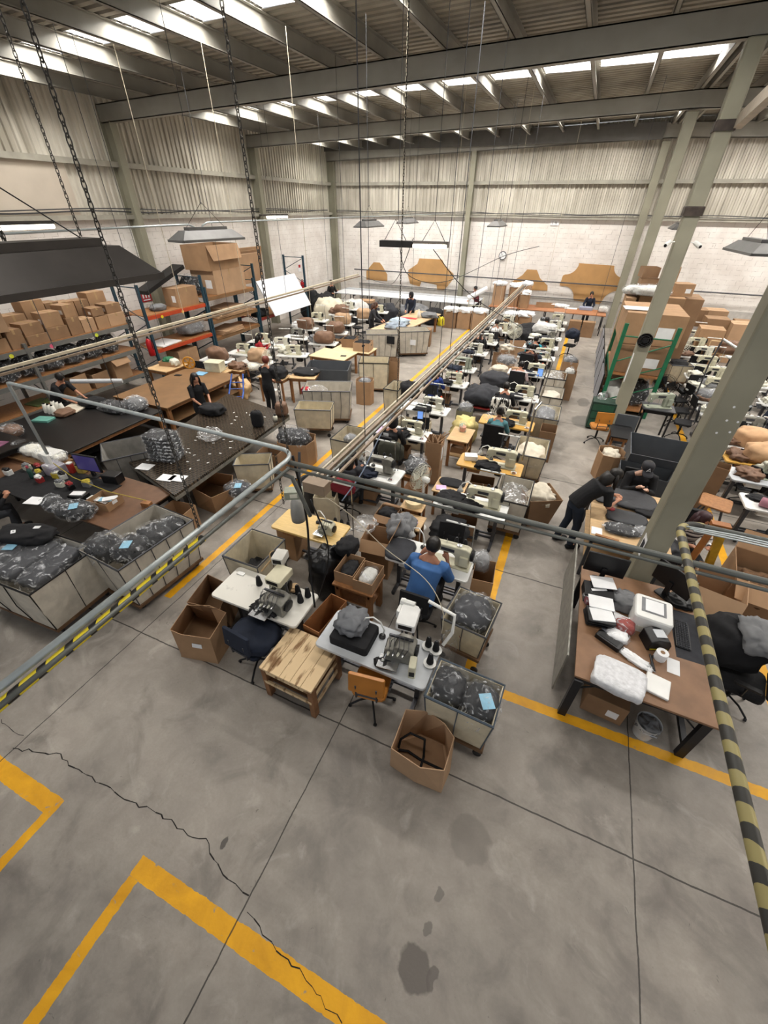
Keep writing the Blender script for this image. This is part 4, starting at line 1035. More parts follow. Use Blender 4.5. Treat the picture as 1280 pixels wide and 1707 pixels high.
# ================= the two long machine rows =================
put('TBW2', mk_table(M_WHITE, 1.34), (-3.03, 6.38, 0), 0, 'white sewing table where the person in the grey hood works')
M_REDW = mat('wine_red_cloth', '7d1f2c', .85); M_OLIVE = mat('olive_cloth', '4a4a40', .9, var=.15); M_TEAL = mat('teal_knit', '4f7d84', .9, var=.1)
M_ROYAL = mat('royal_blue', '1f3a86', .8); M_TURQ = mat('turquoise', '1fa3b8', .8, var=.1); M_BROWNT = mat('brown_shirt', '33201f', .85); M_PINKW = mat('pink_white_shirt', 'd9c3c3', .85, var=.1, scale=20)
M_REDS = mat('red_shirt', 'a8202c', .8); M_GREYC = mat('grey_cloth', '77787a', .9, var=.15, bump=.2); M_TAN = mat('tan_cloth', 'b49474', .85, var=.12, scale=5, bump=.2); M_TANB = mat('brown_leather_cloth', '7a5c48', .6, var=.15, bump=.2)
M_WSH = mat('white_shirt', 'd8d8d6', .85)
def skinv(k): return [M_SKIN, mat('skin_tan', 'a9745a', .55), mat('skin_pale', 'cba088', .55)][k % 3]
R_TABLE = {'w': TB_WHITE, 'y': TB_YEL, 'g': TB_GREY}
def machine(kind, x, y, rz, label, sc=1.):
    mk = {'c': ('LSC', LS_CREAM), 'g': ('LSG', LS_GREY), 'w': ('LSW', LS_WHITE), 'n': ('LSN', mk_lockstitch(M_GRN)), 'o': ('OV', OV_CREAM), 'p': ('OVG', OV_GREY)}[kind]
    o = put(mk[0], mk[1], on(x, y), rz, label); o.scale = (sc, sc, sc); return o
def stand_with(x, y, rowname, ckind='b', n=2, cones=True):
    put('ST%d' % n, STAND2 if n == 2 else STAND3, on(x, y), 0, 'thread stand on %s' % rowname)
    if not cones: return
    mk = {'b': ('CB', CONE_BLACK), 'o': ('CO', CONE_ORANGE), 'w': ('CW', CONE_WHITE)}
    for k in range(n):
        c = ckind[k % len(ckind)]; put(mk[c][0], mk[c][1], (x-.1-.13*k, y, TH+.178), 0, '%s thread cone on the stand of %s' % ({'b': 'black', 'o': 'orange', 'w': 'white'}[c], rowname), '%s thread cones on the stand of %s' % ({'b': 'black', 'o': 'orange', 'w': 'white'}[c], rowname))
def station(key, cx, cy, who, tk='w', mk='c', cone='b', n=2, lamp=True, msc=1.02, table=True, mx=.2, sx=.45):
    if table: put('TT'+tk, R_TABLE[tk], (cx, cy, 0), 0, '%s sewing table of %s' % ({'w': 'white', 'y': 'yellow wooden', 'g': 'pale grey'}[tk], who))
    machine(mk, cx+mx, cy+.04, 0, '%s of %s' % ({'c': 'cream sewing machine', 'g': 'worn grey sewing machine', 'w': 'white sewing machine', 'n': 'grey-green sewing machine', 'o': 'cream overlock machine', 'p': 'grey overlock machine'}[mk], who), msc)
    stand_with(cx+sx, cy+.21, who, cone, n)
    if lamp: put('GN', mk_gooseneck, on(cx-.02, cy+.2), 0, 'white gooseneck lamp on %s' % who)
    s = int(cy*10)
    pile(cx+mx-.22, cy-.14, TH, (.4, .3, .09), [M_BLACKC, M_CHAR, M_BLACKC, M_NAVY][s % 4], 'garment piece under the needle at %s' % who, s+7, 'work_piece', 'garment', amp=.4)
    if cx < -2: cable([(-2.42, cy+.2, 2.3), (-2.5, cy+.25, 1.9), (cx+sx+.1, cy+.24, 1.4), (cx+sx+.06, cy+.22, TH)], .007, M_DARK, 'power cable dropping to %s' % who)
    t = thing('bobbin_dish', 'small bobbin dish on %s' % who, 'dish', on(cx+.5, cy-.16)); MB().lathe([(.05, 0), (.06, .02), (.055, .02), (.045, .006)], n=12, cap=False).build('dish', M_PLW, t)
    for q in range(3): MB().lathe([(.014, 0), (.014, .014)], (.022*math.cos(q*2.1), .022*math.sin(q*2.1), .006), 8).build('bobbin', [M_REDW, M_CHROME, M_BLACKC][q], t)
    if s % 3 == 0: pile(cx-.38, cy-.02, TH, (.42, .36, .1), [M_BLACKC, M_CREAM, M_GREYC, M_CHAR][s % 4], 'loose cut cloth at the left of %s' % who, s, amp=.4)
    elif s % 3 == 1: closed_box(cx-.42, cy+.06, .26, .18, TH, .1, .3, [M_PLW, M_CARD, M_CREAM][s % 2], 'small parts box at the left of %s' % who, lab=False, tape=False, name='parts_box')
    else: bag(cx-.4, cy, TH, (.36, .3, .16), M_BLACKC if s % 2 else None, 'small film bag at the left of %s' % who, s, knot=False)
    rect_open(cx-.1, cy+.04, .5, .34, 0, .34, .1, M_CARD2, 'low carton on the floor beneath %s' % who)
def sitter(x, y, label, top, hair='long', lean=.3, chair='CHB', clabel=None, k=0, **kw):
    person(label, (x, y, 0), kw.pop('rz', 0), 'sit', top, kw.pop('legs', M_CHAR), hair, lean=lean, skin=skinv(k), hands=((-.14, .46, .80), (.14, .46, .80)), look=kw.pop('look', .7), vox=.014, **kw)
    mk = {'CHB': CH_BLACK, 'CHO': CH_OFFICE, 'CHN': CH_NAVY, 'CHW': CH_WOOD}[chair]
    put(chair, mk, (x, y-.06, 0), RND.uniform(-.2, .2), clabel or 'chair under the '+label)
def cable(pts, r, m, label, name='hanging_cable'):
    P = []; n = len(pts)
    for i in range(n-1):
        p0, p1, p2, p3 = [Vector(pts[max(0, min(n-1, i+j))]) for j in (-1, 0, 1, 2)]
        for k in range(6):
            t_ = k/6; P.append(.5*((2*p1)+(-p0+p2)*t_+(2*p0-5*p1+4*p2-p3)*t_**2+(-p0+3*p1-3*p2+p3)*t_**3))
    P.append(Vector(pts[-1])); return tag(MB().tube(P, r, 6).build(name, m, smooth=True), label, 'cable')
# left row, front to back
station('L3', -3.03, 6.38, 'grey-hooded worker\'s table', 'w', 'g', 'b', 2, table=False, msc=1.12)
sitter(-3.3, 5.86, 'person with black hair in a dark grey hooded top, third table of the left row', M_CHAR, 'long', .35, 'CHO', 'black office chair with wine-red cloth, under the grey-hooded worker', female=True)
pile(-3.2, 5.52, .72, (.5, .16, .34), M_REDW, 'wine-red garment hung over the grey-hooded worker\'s chair back', 51, amp=.2)
stand_with(-2.72, 5.05, 'the tray behind the bamboo table', 'b', 3)
t = FIRST['ST3']; t.location = (-2.72, 5.0, 0); t.scale = (1, 1, 2.0)
for o in bpy.data.objects:
    if o.get('group') == 'black thread cones on the stand of the tray behind the bamboo table': o.location.z = .36; o.location.y = 5.0; o.scale = (1.2, 1.2, 1.2)
FIRST['ST3'] = STAND3(); FIRST['ST3']['label'] = 'thread stand with three trays on the red box side of the turquoise worker\'s table'; FIRST['ST3'].location = on(-.52, 17.5); FIRST['ST3']['category'] = 'thread stand'
station('L4', -3.05, 8.28, 'black-hooded worker\'s table', 'w', 'c', 'b', 2)
sitter(-3.15, 7.66, 'person in black with a hood and a white patch on the back', M_BLACKC, 'hood', .25, 'CHO', 'office chair with olive coat, under the black-hooded worker', hairm=M_BLACKC)
pile(-2.95, 7.28, .6, (.58, .2, .44), M_OLIVE, 'olive coat over the back of the black-hooded worker\'s chair', 52, amp=.12)
tag(MB().bbox(-.06, .06, -.004, 0, 0, .1).build('patch', M_PAPER, loc=(-3.15, 7.46, .98)), 'small white patch on the black-hooded worker\'s back', 'patch')
t = thing('tablet', 'tablet with blue screen leaning on the black-hooded worker\'s machine', 'tablet', on(-2.72, 8.45, TH+.32), .2)
MB().box((0, 0, .1), (.14, .012, .2)).build('case', M_BLKP, t); MB().box((0, -.007, .1), (.12, .002, .175)).build('screen', mat('blue_screen', '6d94d8', .3, emit='6d94d8', es=.7), t)
slab(-3.5, 8.2, TH, .3, .4, .012, .2, mat('pink_paper', 'd6b8dc', .7), 'paper_pattern', 'pink and white paper patterns at the left of the black-hooded worker\'s table', 'paper')
station('L5', -3.05, 9.86, 'the empty white table with orange and white cones', 'w', 'w', 'ow', 2, lamp=False)
put('CHB', CH_BLACK, (-2.9, 9.1, 0), .3, 'small dark stool chair in front of the empty white table')
rect_open(-3.1, 9.15, .8, .42, 0, .66, 0, M_CANVASY, 'cream canvas bin tucked before the empty white table')
station('L6', -3.1, 12.02, 'the royal-blue worker\'s table', 'w', 'c', 'o', 2)
sitter(-3.36, 11.45, 'person with long dark hair in a royal blue top', M_ROYAL, 'long', .28, 'CHB', 'chair under the long-haired worker in royal blue', k=1, female=True)
pile(-3.95, 11.1, .45, (.55, .5, .5), M_BLACKC, 'black coat heaped at the aisle side of the royal-blue worker', 53)
station('L7', -3.2, 13.5, 'the long white table behind the royal-blue worker', 'w', 'n', 'w', 2, msc=1.12)
station('L8', -3.25, 15.5, 'the white table behind the long white one', 'w', 'w', 'b', 2, lamp=False)
station('L9', -3.2, 17.1, 'the dark ponytailed worker\'s table', 'w', 'w', 'w', 2, lamp=False)
sitter(-3.15, 16.45, 'person with a long dark ponytail in a black top, far left row', M_BLACKC, 'ponytail', .25, 'CHB', 'chair under the ponytailed worker in the far left row', k=1, female=True)
station('L10', -3.0, 19.2, 'the white-shirted worker\'s table', 'w', 'c', 'w', 2, lamp=False)
sitter(-2.95, 18.5, 'person in a white shirt with short black hair, far left row', M_WSH, 'short', .2, 'CHB', 'chair under the white-shirted worker', k=1)
station('L11', -3.0, 20.8, 'the rearmost table of the left row', 'w', 'w', 'w', 2, lamp=False)
# right row
station('R3', -.9, 6.08, 'the white table in front of the yellow one', 'w', 'c', 'b', 2, msc=1.18)
put('CHB', CH_BLACK, (-1.05, 5.42, 0), .2, 'black chair piled with black cloth at the empty white table')
pile(-1.1, 5.42, .49, (.6, .55, .26), M_BLACKC, 'black cloth heaped on the chair behind the man in blue', 54)
station('R4', -.88, 7.62, 'the yellow wooden table with no worker', 'y', 'c', 'b', 2, msc=1.18)
g = MB(); g.tube([(-.1, 0, .008), (-.03, .02, .01), (.02, -.02, .01), (.1, .01, .008)], .008, 5); g.tube([(.08, -.1, .008), (.16, -.08, .01), (.2, -.12, .008)], .008, 5)
tag(g.build('webbing_strip', M_BLACKC, loc=on(-1.15, 7.55)), 'short black webbing strips on the yellow wooden table', 'webbing')
station('R5', -.93, 9.86, 'the teal-jumper woman\'s table', 'y', 'c', 'b', 2)
sitter(-1.08, 9.2, 'woman in a teal jumper with black hair, seated in the right row', M_TEAL, 'bun', .22, 'CHO', 'black high-backed office chair under the woman in teal', k=1, female=True)
station('R6', -1.0, 11.75, 'the black-shirted worker\'s table', 'w', 'c', 'b', 2)
sitter(-1.25, 11.0, 'person in a black shirt before a zebra-striped chair back', M_BLACKC, 'short', .3, 'CHO', 'office chair with zebra cloth, under the black-shirted worker', k=1)
M_ZEB = mat('zebra_cloth', 'e0ded6', .85, scale=9, col2='1c1c1c', thr=(.47, .5), grain=(3, 1, .8))
tag(MB().blob((0, 0, 0), (.5, .12, .46), 3, .1, 3, 5).build('patterned_cloth', M_ZEB, smooth=True, loc=(-1.25, 10.66, .8)), 'black and white patterned cloth over a chair back', 'cloth')
station('R7', -.95, 13.95, 'the pink-striped worker\'s table', 'w', 'c', 'ow', 2)
sitter(-1.2, 13.3, 'person in a pale pink striped shirt leaning low over the table', M_PINKW, 'short', .6, 'CHO', 'office chair with grey hood under the pink-striped worker', k=0)
t = thing('tablet', 'pale blue tablet by orange cones on the pink-striped worker\'s table', 'tablet', on(-.6, 13.75), .1)
MB().box((0, 0, .12), (.17, .02, .24)).build('case', mat('blue_case', '6f97cc', .4), t); MB().box((0, -.011, .12), (.14, .002, .2)).build('screen', MATS['blue_screen'], t)
station('R8', -.95, 15.9, 'the brown-shirted worker\'s table', 'w', 'c', 'wo', 2, lamp=False)
sitter(-1.15, 15.3, 'person in a dark brown shirt with a round printed emblem on the back', M_BROWNT, 'short', .3, 'CHO', 'office chair under the brown-shirted worker', k=1)
g = thing('back_print', 'round red and green emblem on the brown shirt\'s back', 'emblem', (-1.12, 15.17, .86)); R_ = Matrix.Rotation(PI/2, 3, 'X')
MB().lathe([(.07, 0), (.07, .006)], (0, 0, 0), 18, R_).build('emblem_ring', mat('emblem_red', 'b0503a', .7), g); MB().lathe([(.045, .006), (.045, .009)], (0, 0, -.01), 18, R_).build('emblem_centre', mat('emblem_green', '5f8060', .7), g)
station('R9', -.95, 17.35, 'the turquoise worker\'s table', 'w', 'c', 'w', 2, lamp=False)
sitter(-1.15, 16.62, 'person in a bright turquoise shirt bent over the table', M_TURQ, 'short', .5, 'CHO', 'office chair under the turquoise worker', k=1)
station('R10', -.95, 18.9, 'the table between turquoise and white-draped workers', 'w', 'p', 'w', 2, lamp=False)
station('R11', -.95, 20.7, 'the white-draped worker\'s table', 'w', 'w', 'w', 2, lamp=False)
sitter(-1.1, 20.0, 'person with dark hair behind a big white garment, rear of the right row', M_WSH, 'short', .3, 'CHB', 'chair under the worker at the rear of the right row', k=1)
pile(-1.1, 19.75, .75, (.9, .4, .4), M_WSH, 'big white garment in front of the rear right-row worker', 56)
station('R12', -.95, 22.1, 'the rearmost table of the right row', 'w', 'c', 'w', 2, lamp=False)
# ---- clutter between the two rows ----
rect_open(-2.06, 4.62, .46, .4, 0, .78, .1, M_CARD, 'tall open carton with an upright flap, right of the bamboo table', flaps={1: (.3, -1.2), 0: (.2, .8)})
pile(-1.8, 4.95, .55, (.4, .5, .4), M_GREYC, 'grey sweater draped over cartons left of the blue man', 57, amp=.3)
bag(-2.35, 4.75, .7, (.34, .34, .22), None, 'clear film roll crumpled on top of the carton right of the bamboo table', 58, knot=False, wrap=M_FILMW)
for k, (x, y, h, lb) in enumerate([(-2.2, 5.35, .7, 'open brown carton behind the upright-flap carton'), (-1.85, 5.3, .66, 'carton by the standing fan')]):
    rect_open(x, y, .36, .34, 0, h, .2*k, M_CARD2, lb, flaps={0: (.14, .5), 2: (.14, .4)})
pile(-2.2, 5.35, .55, (.3, .28, .2), M_BLACKC, 'black scraps filling the brown carton behind the upright flap', 59)
t = thing('tape_reel', 'large pale wooden reel lying in front of the fan', 'reel', (-1.8, 5.58, .82)); MB().lathe([(.16, 0), (.16, .09)], n=24).build('tape', mat('cream_tape', 'dcc99e', .6), t); MB().lathe([(.04, .09), (.04, .1)]).build('hub', M_DARK, t)
frame_table(-2.0, -1.6, 5.4, 5.75, .82, M_WOOD, M_PINE, 'small square wooden stand carrying the pale reel', 'stool_table', leg=.04, tt=.02)
# pedestal fan
t = put('FAN', mk_fan(h=1.12, R0=1.25), (-1.78, 5.98, 0), -1.9, 'white pedestal fan standing between the rows')
frame_table(-1.75, -1.15, 6.45, 7.0, .6, M_WOOD, M_PINE, 'low wooden stool-table with black cut pieces, beside the fan', 'side_table', leg=.05)
pile(-1.45, 6.85, .6, (.5, .3, .05), M_BLACKC, 'flat black cut fabric pieces on the low stool-table by the fan', 61, amp=.1)
slab(-1.6, 6.6, .6, .2, .16, .02, .3, MATS['pink_paper'], 'paper_slips', 'stack of pink and white slips on the low stool-table by the fan', 'paper')
frame_table(-1.95, -1.5, 5.0, 5.4, .74, M_WOOD, M_PINE, 'wooden side table with pink slips, left of the chair with black cloth', 'side_table', leg=.04)
slab(-1.68, 5.2, .74, .16, .12, .015, .5, MATS['pink_paper'], 'paper_slips', 'pink paper slips left of the chair with black cloth', 'paper')
slab(-1.85, 5.1, .74, .3, .06, .03, -.6, M_PLW, 'paper_roll', 'thin white roll beside the pink slips left of the chair', 'roll')
frame_table(-2.48, -1.98, 6.6, 7.15, .66, M_PINE, M_PINE, 'square pine stool loaded with bagged black pieces', 'stool_table', leg=.05, shelf=.3)
for k in range(4): flatpack(-2.24, 6.88, .66+.05*k, .44, .4, .055, .3*k, 'bagged black pieces stacked on the square pine stool', group='bagged pieces on the pine stool', seed=60+k)
bag(-2.22, 6.9, .87, (.34, .3, .16), None, 'crumpled clear bag topping the stack on the pine stool', 66, knot=False)
rect_open(-2.12, 7.75, .34, .4, 0, 1.02, .1, M_CARD, 'tallest open carton beside the black-hooded worker, paper strips sticking out', mark=(1, .4, .3))
g = MB(); rr = random.Random(5)
for k in range(9):
    x, y = rr.uniform(-.12, .12), rr.uniform(-.15, .15); g.tube([(x, y, 0), (x+rr.uniform(-.04, .04), y, .2), (x+rr.uniform(-.16, .16), y+rr.uniform(-.1, .1), .34)], .014, 5)
tag(g.build('paper_strips', M_CARD3, loc=(-2.12, 7.75, .82)), 'pale paper strips sticking out of the tallest carton', 'paper strips', kind='stuff')
frame_table(-2.05, -1.55, 8.45, 9.2, .72, M_WOOD, M_PINE, 'wooden side table with a pink-green jar between the rows', 'side_table', leg=.06, shelf=.3)
t = thing('plastic_jar', 'translucent jar of pink and green scraps on the wooden side table', 'jar', (-1.82, 9.0, .72)); MB().lathe([(.09, 0), (.1, .05), (.09, .2), (.07, .23)], n=16).build('jar_body', film('jar_film', (.6, .85, .75), .5), t, smooth=True); MB().lathe([(.07, .01), (.08, .12)], n=12).build('scraps', mat('pink_scrap', 'd89a86', .8), t)
rect_open(-1.8, 8.85, .36, .4, .3, .14, 0, M_CARD2, 'shallow carton on the lower shelf of the jar\'s side table')
pile(-2.0, 10.0, 0, (.6, .55, .62), mat('yellow_cloth', 'd9c888', .85, bump=.2), 'pale yellow crumpled fabric heap between the rows', 67, amp=.3)
rect_open(-2.15, 10.6, .4, .4, 0, .62, .05, mat('grey_green_card', '7b7a66', .8), 'greyish carton stuffed with film right of the orange-cone table')
bag(-2.15, 10.6, .5, (.38, .38, .3), M_GREYC, 'film-wrapped grey cloth in the greyish carton', 68)
g_ = frame_table(-2.2, -1.55, 11.1, 12.0, .5, mat('red_shelf', '8c2a24', .6), M_IRON, 'low red-topped stand under the big black garment pile', 'stand', leg=.04)
pile(-1.9, 11.5, .5, (.85, .8, .5), M_CHAR, 'big shiny black garment pile on the low red-topped stand', 69, amp=.2)
rect_open(-2.1, 12.5, .7, .45, 0, .6, 0, M_CARD, 'open carton between the two big black garment piles')
pile(-1.85, 13.2, .45, (.9, .7, .45), M_CHAR, 'second flat-topped black garment pile behind the carton', 70, amp=.14)
frame_table(-2.3, -1.4, 12.85, 13.55, .45, mat('red_shelf', '8c2a24', .6), M_IRON, 'low stand under the second black garment pile', 'stand', leg=.04)
for k, (x, y, z, L, h, lb, inn) in enumerate([(-1.95, 14.3, 0, .6, .62, 'carton of cream scraps behind the second black pile', 1), (-1.85, 15.1, 0, .6, .7, 'carton topped by a film-wrapped grey bundle', 2), (-2.3, 15.9, 0, .3, .7, 'narrow carton beside the brown-shirted worker', 0), (-2.1, 16.7, 0, .5, .72, 'carton with a white bag below the round fan', 1), (-1.9, 18.4, 0, .6, .6, 'carton near the round fan', 0)]):
    rect_open(x, y, L, .45, z, h, .1*k, [M_CARD, M_CARD3, M_CARD2][k % 3], lb)
    if inn == 1: pile(x, y, h-.15, (L*.9, .42, .3), mat('cream_scrap', 'cfc6b4', .85, bump=.3), 'cream scraps heaped in the '+lb, 71+k, amp=.3)
    if inn == 2: bag(x, y, h-.12, (L*1.1, .5, .36), M_GREYC, 'grey film bundle on top of the '+lb, 75)
t = dup(FIRST['FAN'], (-2.0, 17.4, 0), -.2, 'round white fan facing the camera, deep between the rows', scale=(1.15, 1.15, 1.1))
for k, (x, y, d, lb) in enumerate([(-2.0, 19.4, (.9, .8, .5), 'black garments heaped deep between the rows, nearest of the far heaps'), (-1.75, 20.5, (1., .8, .5), 'black garment heap just in front of the white-draped worker'), (-2.1, 18.8, (.4, .3, .3), 'small orange-tagged dark heap near the round fan')]):
    pile(x, y, .42, d, M_BLACKC, lb, 80+k, amp=.2)
    frame_table(x-d[0]*.4, x+d[0]*.4, y-d[1]*.4, y+d[1]*.4, .42, M_PINE, M_PINE, 'low pine stand under the '+lb[:40].rsplit(' ', 1)[0], 'stand', leg=.04)
# ---- carts and cartons along the right side of the right row ----
t = open_box(rectp(.2, 7.15, .42, .42, .5)+[], rectp(.2, 7.15, .62, .6, .5), 0, .66, M_CARD2, 'flared open carton of cream scraps on the right aisle line')
pile(.2, 7.15, .45, (.46, .46, .28), MATS['cream_scrap'], 'pale yellow and white scraps in the flared aisle carton', 84, amp=.35)
put('CARTD', mk_cart(.62, .9, .84, M_CANVAS, M_DARK, .2, 1, .9), (-.27, 6.75, 0), 0, 'dark-rimmed canvas cart with white film between the white and yellow tables')
bag(-.27, 6.75, .55, (.52, .78, .26), None, 'white crumpled film filling the dark-rimmed cart', 85, knot=False, wrap=M_FILMW)
put('CARTY', mk_cart(.66, .95, .84, M_CANVASY, M_IRON, .3, 1, .86), (-.18, 8.62, 0), 0, 'cream canvas cart of pale scraps behind the yellow wooden table')
pile(-.18, 8.62, .56, (.55, .8, .24), MATS['cream_scrap'], 'pale scraps in the cream cart behind the yellow table', 86, amp=.3)
rect_open(.06, 9.9, .36, .5, 0, .78, 0, M_CARD2, 'open carton at the aisle end of the teal woman\'s table')
dup(FIRST['CARTY'], (-.1, 10.75, 0), 0, 'cream canvas cart with a black and white bag, beside the teal woman\'s table')
bag(-.1, 10.75, .6, (.5, .7, .34), M_GREYC, 'bag in the cream cart beside the teal woman\'s table', 87)
dup(FIRST['CARTD'], (-.1, 12.25, 0), 0, 'dark-rimmed canvas cart beside the black-shirted worker')
pile(-.1, 12.2, .6, (.45, .6, .26), M_CANVAS, 'pale canvas pieces in the cart beside the black-shirted worker', 88)
dup(FIRST['CARTD'], (-.12, 13.9, 0), 0, 'dark-rimmed canvas cart with a white bag by the pink-striped worker')
bag(-.12, 13.85, .6, (.44, .6, .34), None, 'white bag in the cart by the pink-striped worker', 89, wrap=M_FILMW)
rect_open(.25, 14.35, .42, .42, 0, .85, 0, M_CARD2, 'tall carton standing in the aisle, nearer of two')
bag(.25, 14.35, .72, (.3, .3, .26), mat('white_scrap', 'c9c9c4', .8), 'white scrap bag in the nearer tall aisle carton', 90)
rect_open(.2, 15.5, .5, .42, 0, .88, .05, M_CARD, 'tall carton standing in the aisle, farther of two')
bag(.2, 15.5, .74, (.45, .38, .3), M_GREYC, 'grey scrap bag in the farther tall aisle carton', 91)
pile(.05, 19.3, .75, (.5, .5, .35), M_NAVY, 'navy coat on a chair at the aisle end of the far right row', 92)
put('CHB', CH_BLACK, (.05, 19.3, 0), 1.2, 'chair carrying a navy coat at the aisle end of the far right row')
# ---- carts on the walkway side of the left row ----
put('CARTB', mk_cart(.5, .8, .8, M_CANVASY, M_DARK, .14, 0, .9), (-4.15, 7.6, 0), 0, 'black-rimmed cream hamper on the walkway, left of the black-hooded worker')
dup(FIRST['CARTB'], (-4.35, 11.0, 0), 0, 'black-rimmed hamper on the walkway beside the black coat heap', scale=(.9, 1, 1))
t = thing('round_tub', 'round black tub with film on the walkway left of the grey-hooded worker', 'tub', (-3.95, 5.75, 0)); g = MB(); g.lathe([(.24, 0), (.34, .6), (.36, .62), (.33, .6), (.23, .02), (.0, .02)], n=22, cap=False); g.build('tub_body', M_BLKP, t, smooth=True)
bag(-3.95, 5.75, .42, (.48, .48, .26), None, 'clear film heaped in the round black tub', 93, knot=False)
rect_open(-3.45, 5.35, .4, .36, 0, .74, .3, M_CANVASY, 'cream canvas bin with blue papers beside the round black tub')
bag(-4.1, 7.6, .6, (.3, .3, .2), M_GREYC, 'silvery bag on the walkway hamper', 94)

# ================= right desk and the workers behind it =================
M_DESKT = mat('brown_hardboard', '8c694d', .55, var=.14, scale=4)
t = thing('steel_desk', 'long brown hardboard desk on black angle-iron legs, front right', 'desk', (0, 0, 0))
MB().prism([(.98, 3.26), (2.38, 3.22), (2.52, 5.2), (.98, 5.2)], .74, .77).build('desk_top', M_DESKT, t, bevel=.004)
M_ANG = mat('black_angle_iron', '232428', .45, .3)
for (x, y) in ((1.03, 3.25), (2.3, 3.28), (1.05, 5.1), (2.4, 5.1)): MB().bbox(x-.045, x+.045, y-.03, y+.03, 0, .74).build('leg', M_ANG, t)
g = MB(); g.tube([(1.05, 3.27, .55), (1.25, 3.27, .72)], .01, 6); g.tube([(2.28, 3.3, .5), (2.05, 3.3, .72)], .01, 6); g.bbox(1.0, 2.36, 3.26, 3.3, .69, .74); g.bbox(1.0, 1.04, 3.3, 5.15, .69, .74); g.bbox(2.36, 2.42, 3.3, 5.1, .69, .74); g.bbox(2.28, 2.34, 3.28, 5.1, .12, .17)
g.build('frame_rail', M_ANG, t)
tag(MB().bbox(.88, .9, 3.5, 5.7, .05, .78).build('side_screen', M_GMET), 'grey sheet-metal screen along the aisle side of the right desks', 'screen')
t = thing('laser_printer', 'white laser printer on the front right desk', 'printer', (1.78, 4.42, .77), -.08)
MB().rbox((0, 0, .13), (.42, .42, .26), .04).build('housing', M_PLW, t, bevel=.005); MB().bbox(-.14, .13, -.1, .15, .261, .266).build('output_tray', mat('grey_tray', '77797c', .5), t); MB().bbox(-.1, .1, -.08, .13, .267, .271).build('paper_sheet', M_PAPER, t); MB().bbox(-.15, .15, -.213, -.21, .03, .1).build('paper_drawer', M_CREAM, t)
t = thing('label_printer', 'black label printer in front of the white laser printer', 'printer', (1.83, 4.1, .77), .35)
g = MB(); g.prismY([(-.13, 0), (.13, 0), (.13, .1), (.09, .17), (-.04, .19), (-.12, .15)], -.11, .11); g.build('housing', M_BLKP, t, bevel=.01); MB().bbox(-.1, .1, -.113, -.11, .02, .04).build('yellow_strip', mat('yellow_strip', 'c9b51e', .5), t); MB().bbox(-.05, .07, -.06, .06, .187, .192).build('window', M_GREYT, t)
t = thing('label_roll', 'white roll of labels beside the black label printer', 'roll', (1.88, 3.9, .77)); MB().lathe([(.065, 0), (.065, .11)], n=22).build('paper_roll', M_PAPER, t); MB().lathe([(.025, .108), (.025, .112)]).build('core', M_CARD2, t)
t = thing('keyboard', 'black keyboard on the right side of the front right desk', 'keyboard', (2.17, 4.38, .77), 1.52)
MB().rbox((0, 0, .01), (.46, .16, .02), .015).build('case', M_BLKP, t); g = MB()
for i in range(15):
    for j in range(5): g.box((-.21+.03*i, -.056+.028*j, .024), (.023, .021, .008))
g.build('keys', M_CHAR, t)
slab(2.22, 4.4, .765, .3, .8, .006, 0, M_CHAR, 'desk_mat', 'dark desk mat under the black keyboard', 'mat')
for (lb, x, y, rz, rot) in (('left computer monitor, black, seen from behind on the right desk', 1.22, 4.98, PI, 0), ('right computer monitor leaning behind the white laser printer', 2.05, 5.05, 2.4, .1)):
    t = thing('monitor', lb, 'monitor', (x, y, .77), rz); MB().box((0, 0, .3), (.52, .035, .33)).build('panel', M_BLKP, t, bevel=.008); MB().bbox(-.24, .24, -.02, -.018, .15, .45).build('screen', M_DARK, t); MB().bbox(-.03, .03, 0, .04, .02, .25).build('stand', M_BLKP, t); MB().rbox((0, .02, .01), (.22, .16, .02), .03).build('base', M_BLKP, t)
t = thing('document_tray', 'black stacked paper trays with white sheets, left of the white printer', 'tray', (1.2, 4.2, .77), .15)
for k in range(3):
    MB().rbox((0, -.02*k, .03+.055*k), (.32, .26, .02), .02).build('tray', M_BLKP, t); MB().box((.01, -.02*k, .045+.055*k), (.27, .2, .012), .06*k).build('papers', M_PAPER, t)
t = thing('desk_phone_box', 'small black card reader in front of the paper trays', 'box', (1.33, 3.9, .77), -.5); MB().rbox((0, 0, .03), (.3, .13, .06), .02).build('case', M_BLKP, t); MB().box((0, 0, .062), (.22, .08, .004)).build('glass', M_DARK, t)
t = thing('padded_mailer', 'thick white plastic-wrapped package at the front edge of the right desk', 'package', (1.42, 3.38, .77), -.18)
MB().blob((0, 0, .05), (.52, .4, .12), 4, .07, 4, 6, 40, 10).build('package', mat('white_tissue', 'dcdde0', .35, var=.12, scale=18, bump=.5), t, smooth=True)
t = slab(1.82, 3.48, .77, .24, .26, .035, -.2, M_PLW, 'white_case', 'flat white case beside the wrapped package on the right desk', 'case', .01)
slab(2.02, 3.84, .771, .13, .22, .003, -.1, M_PAPER, 'paper_sheet', 'white printed sheet right of the label roll', 'paper')
slab(1.37, 4.08, .771, .2, .24, .003, .5, mat('pale_lilac_paper', 'd3d6e6', .6), 'paper_sheet', 'crumpled pale sheet in front of the paper trays', 'paper')
pile(1.62, 3.75, .77, (.32, .12, .04), M_PAPER, 'crumpled white tissue on the right desk', 95, 'tissue', 'tissue', amp=.4, rz=-.5)
g = MB(); g.tube([(0, 0, .012), (.03, -.22, .012)], .012, 6); g.tube([(.03, .0, .012), (-.01, -.2, .012)], .008, 6); tag(g.build('stapler', M_DARK, loc=(1.78, 3.9, .77)), 'black scissors and pen lying left of the label roll', 'scissors')
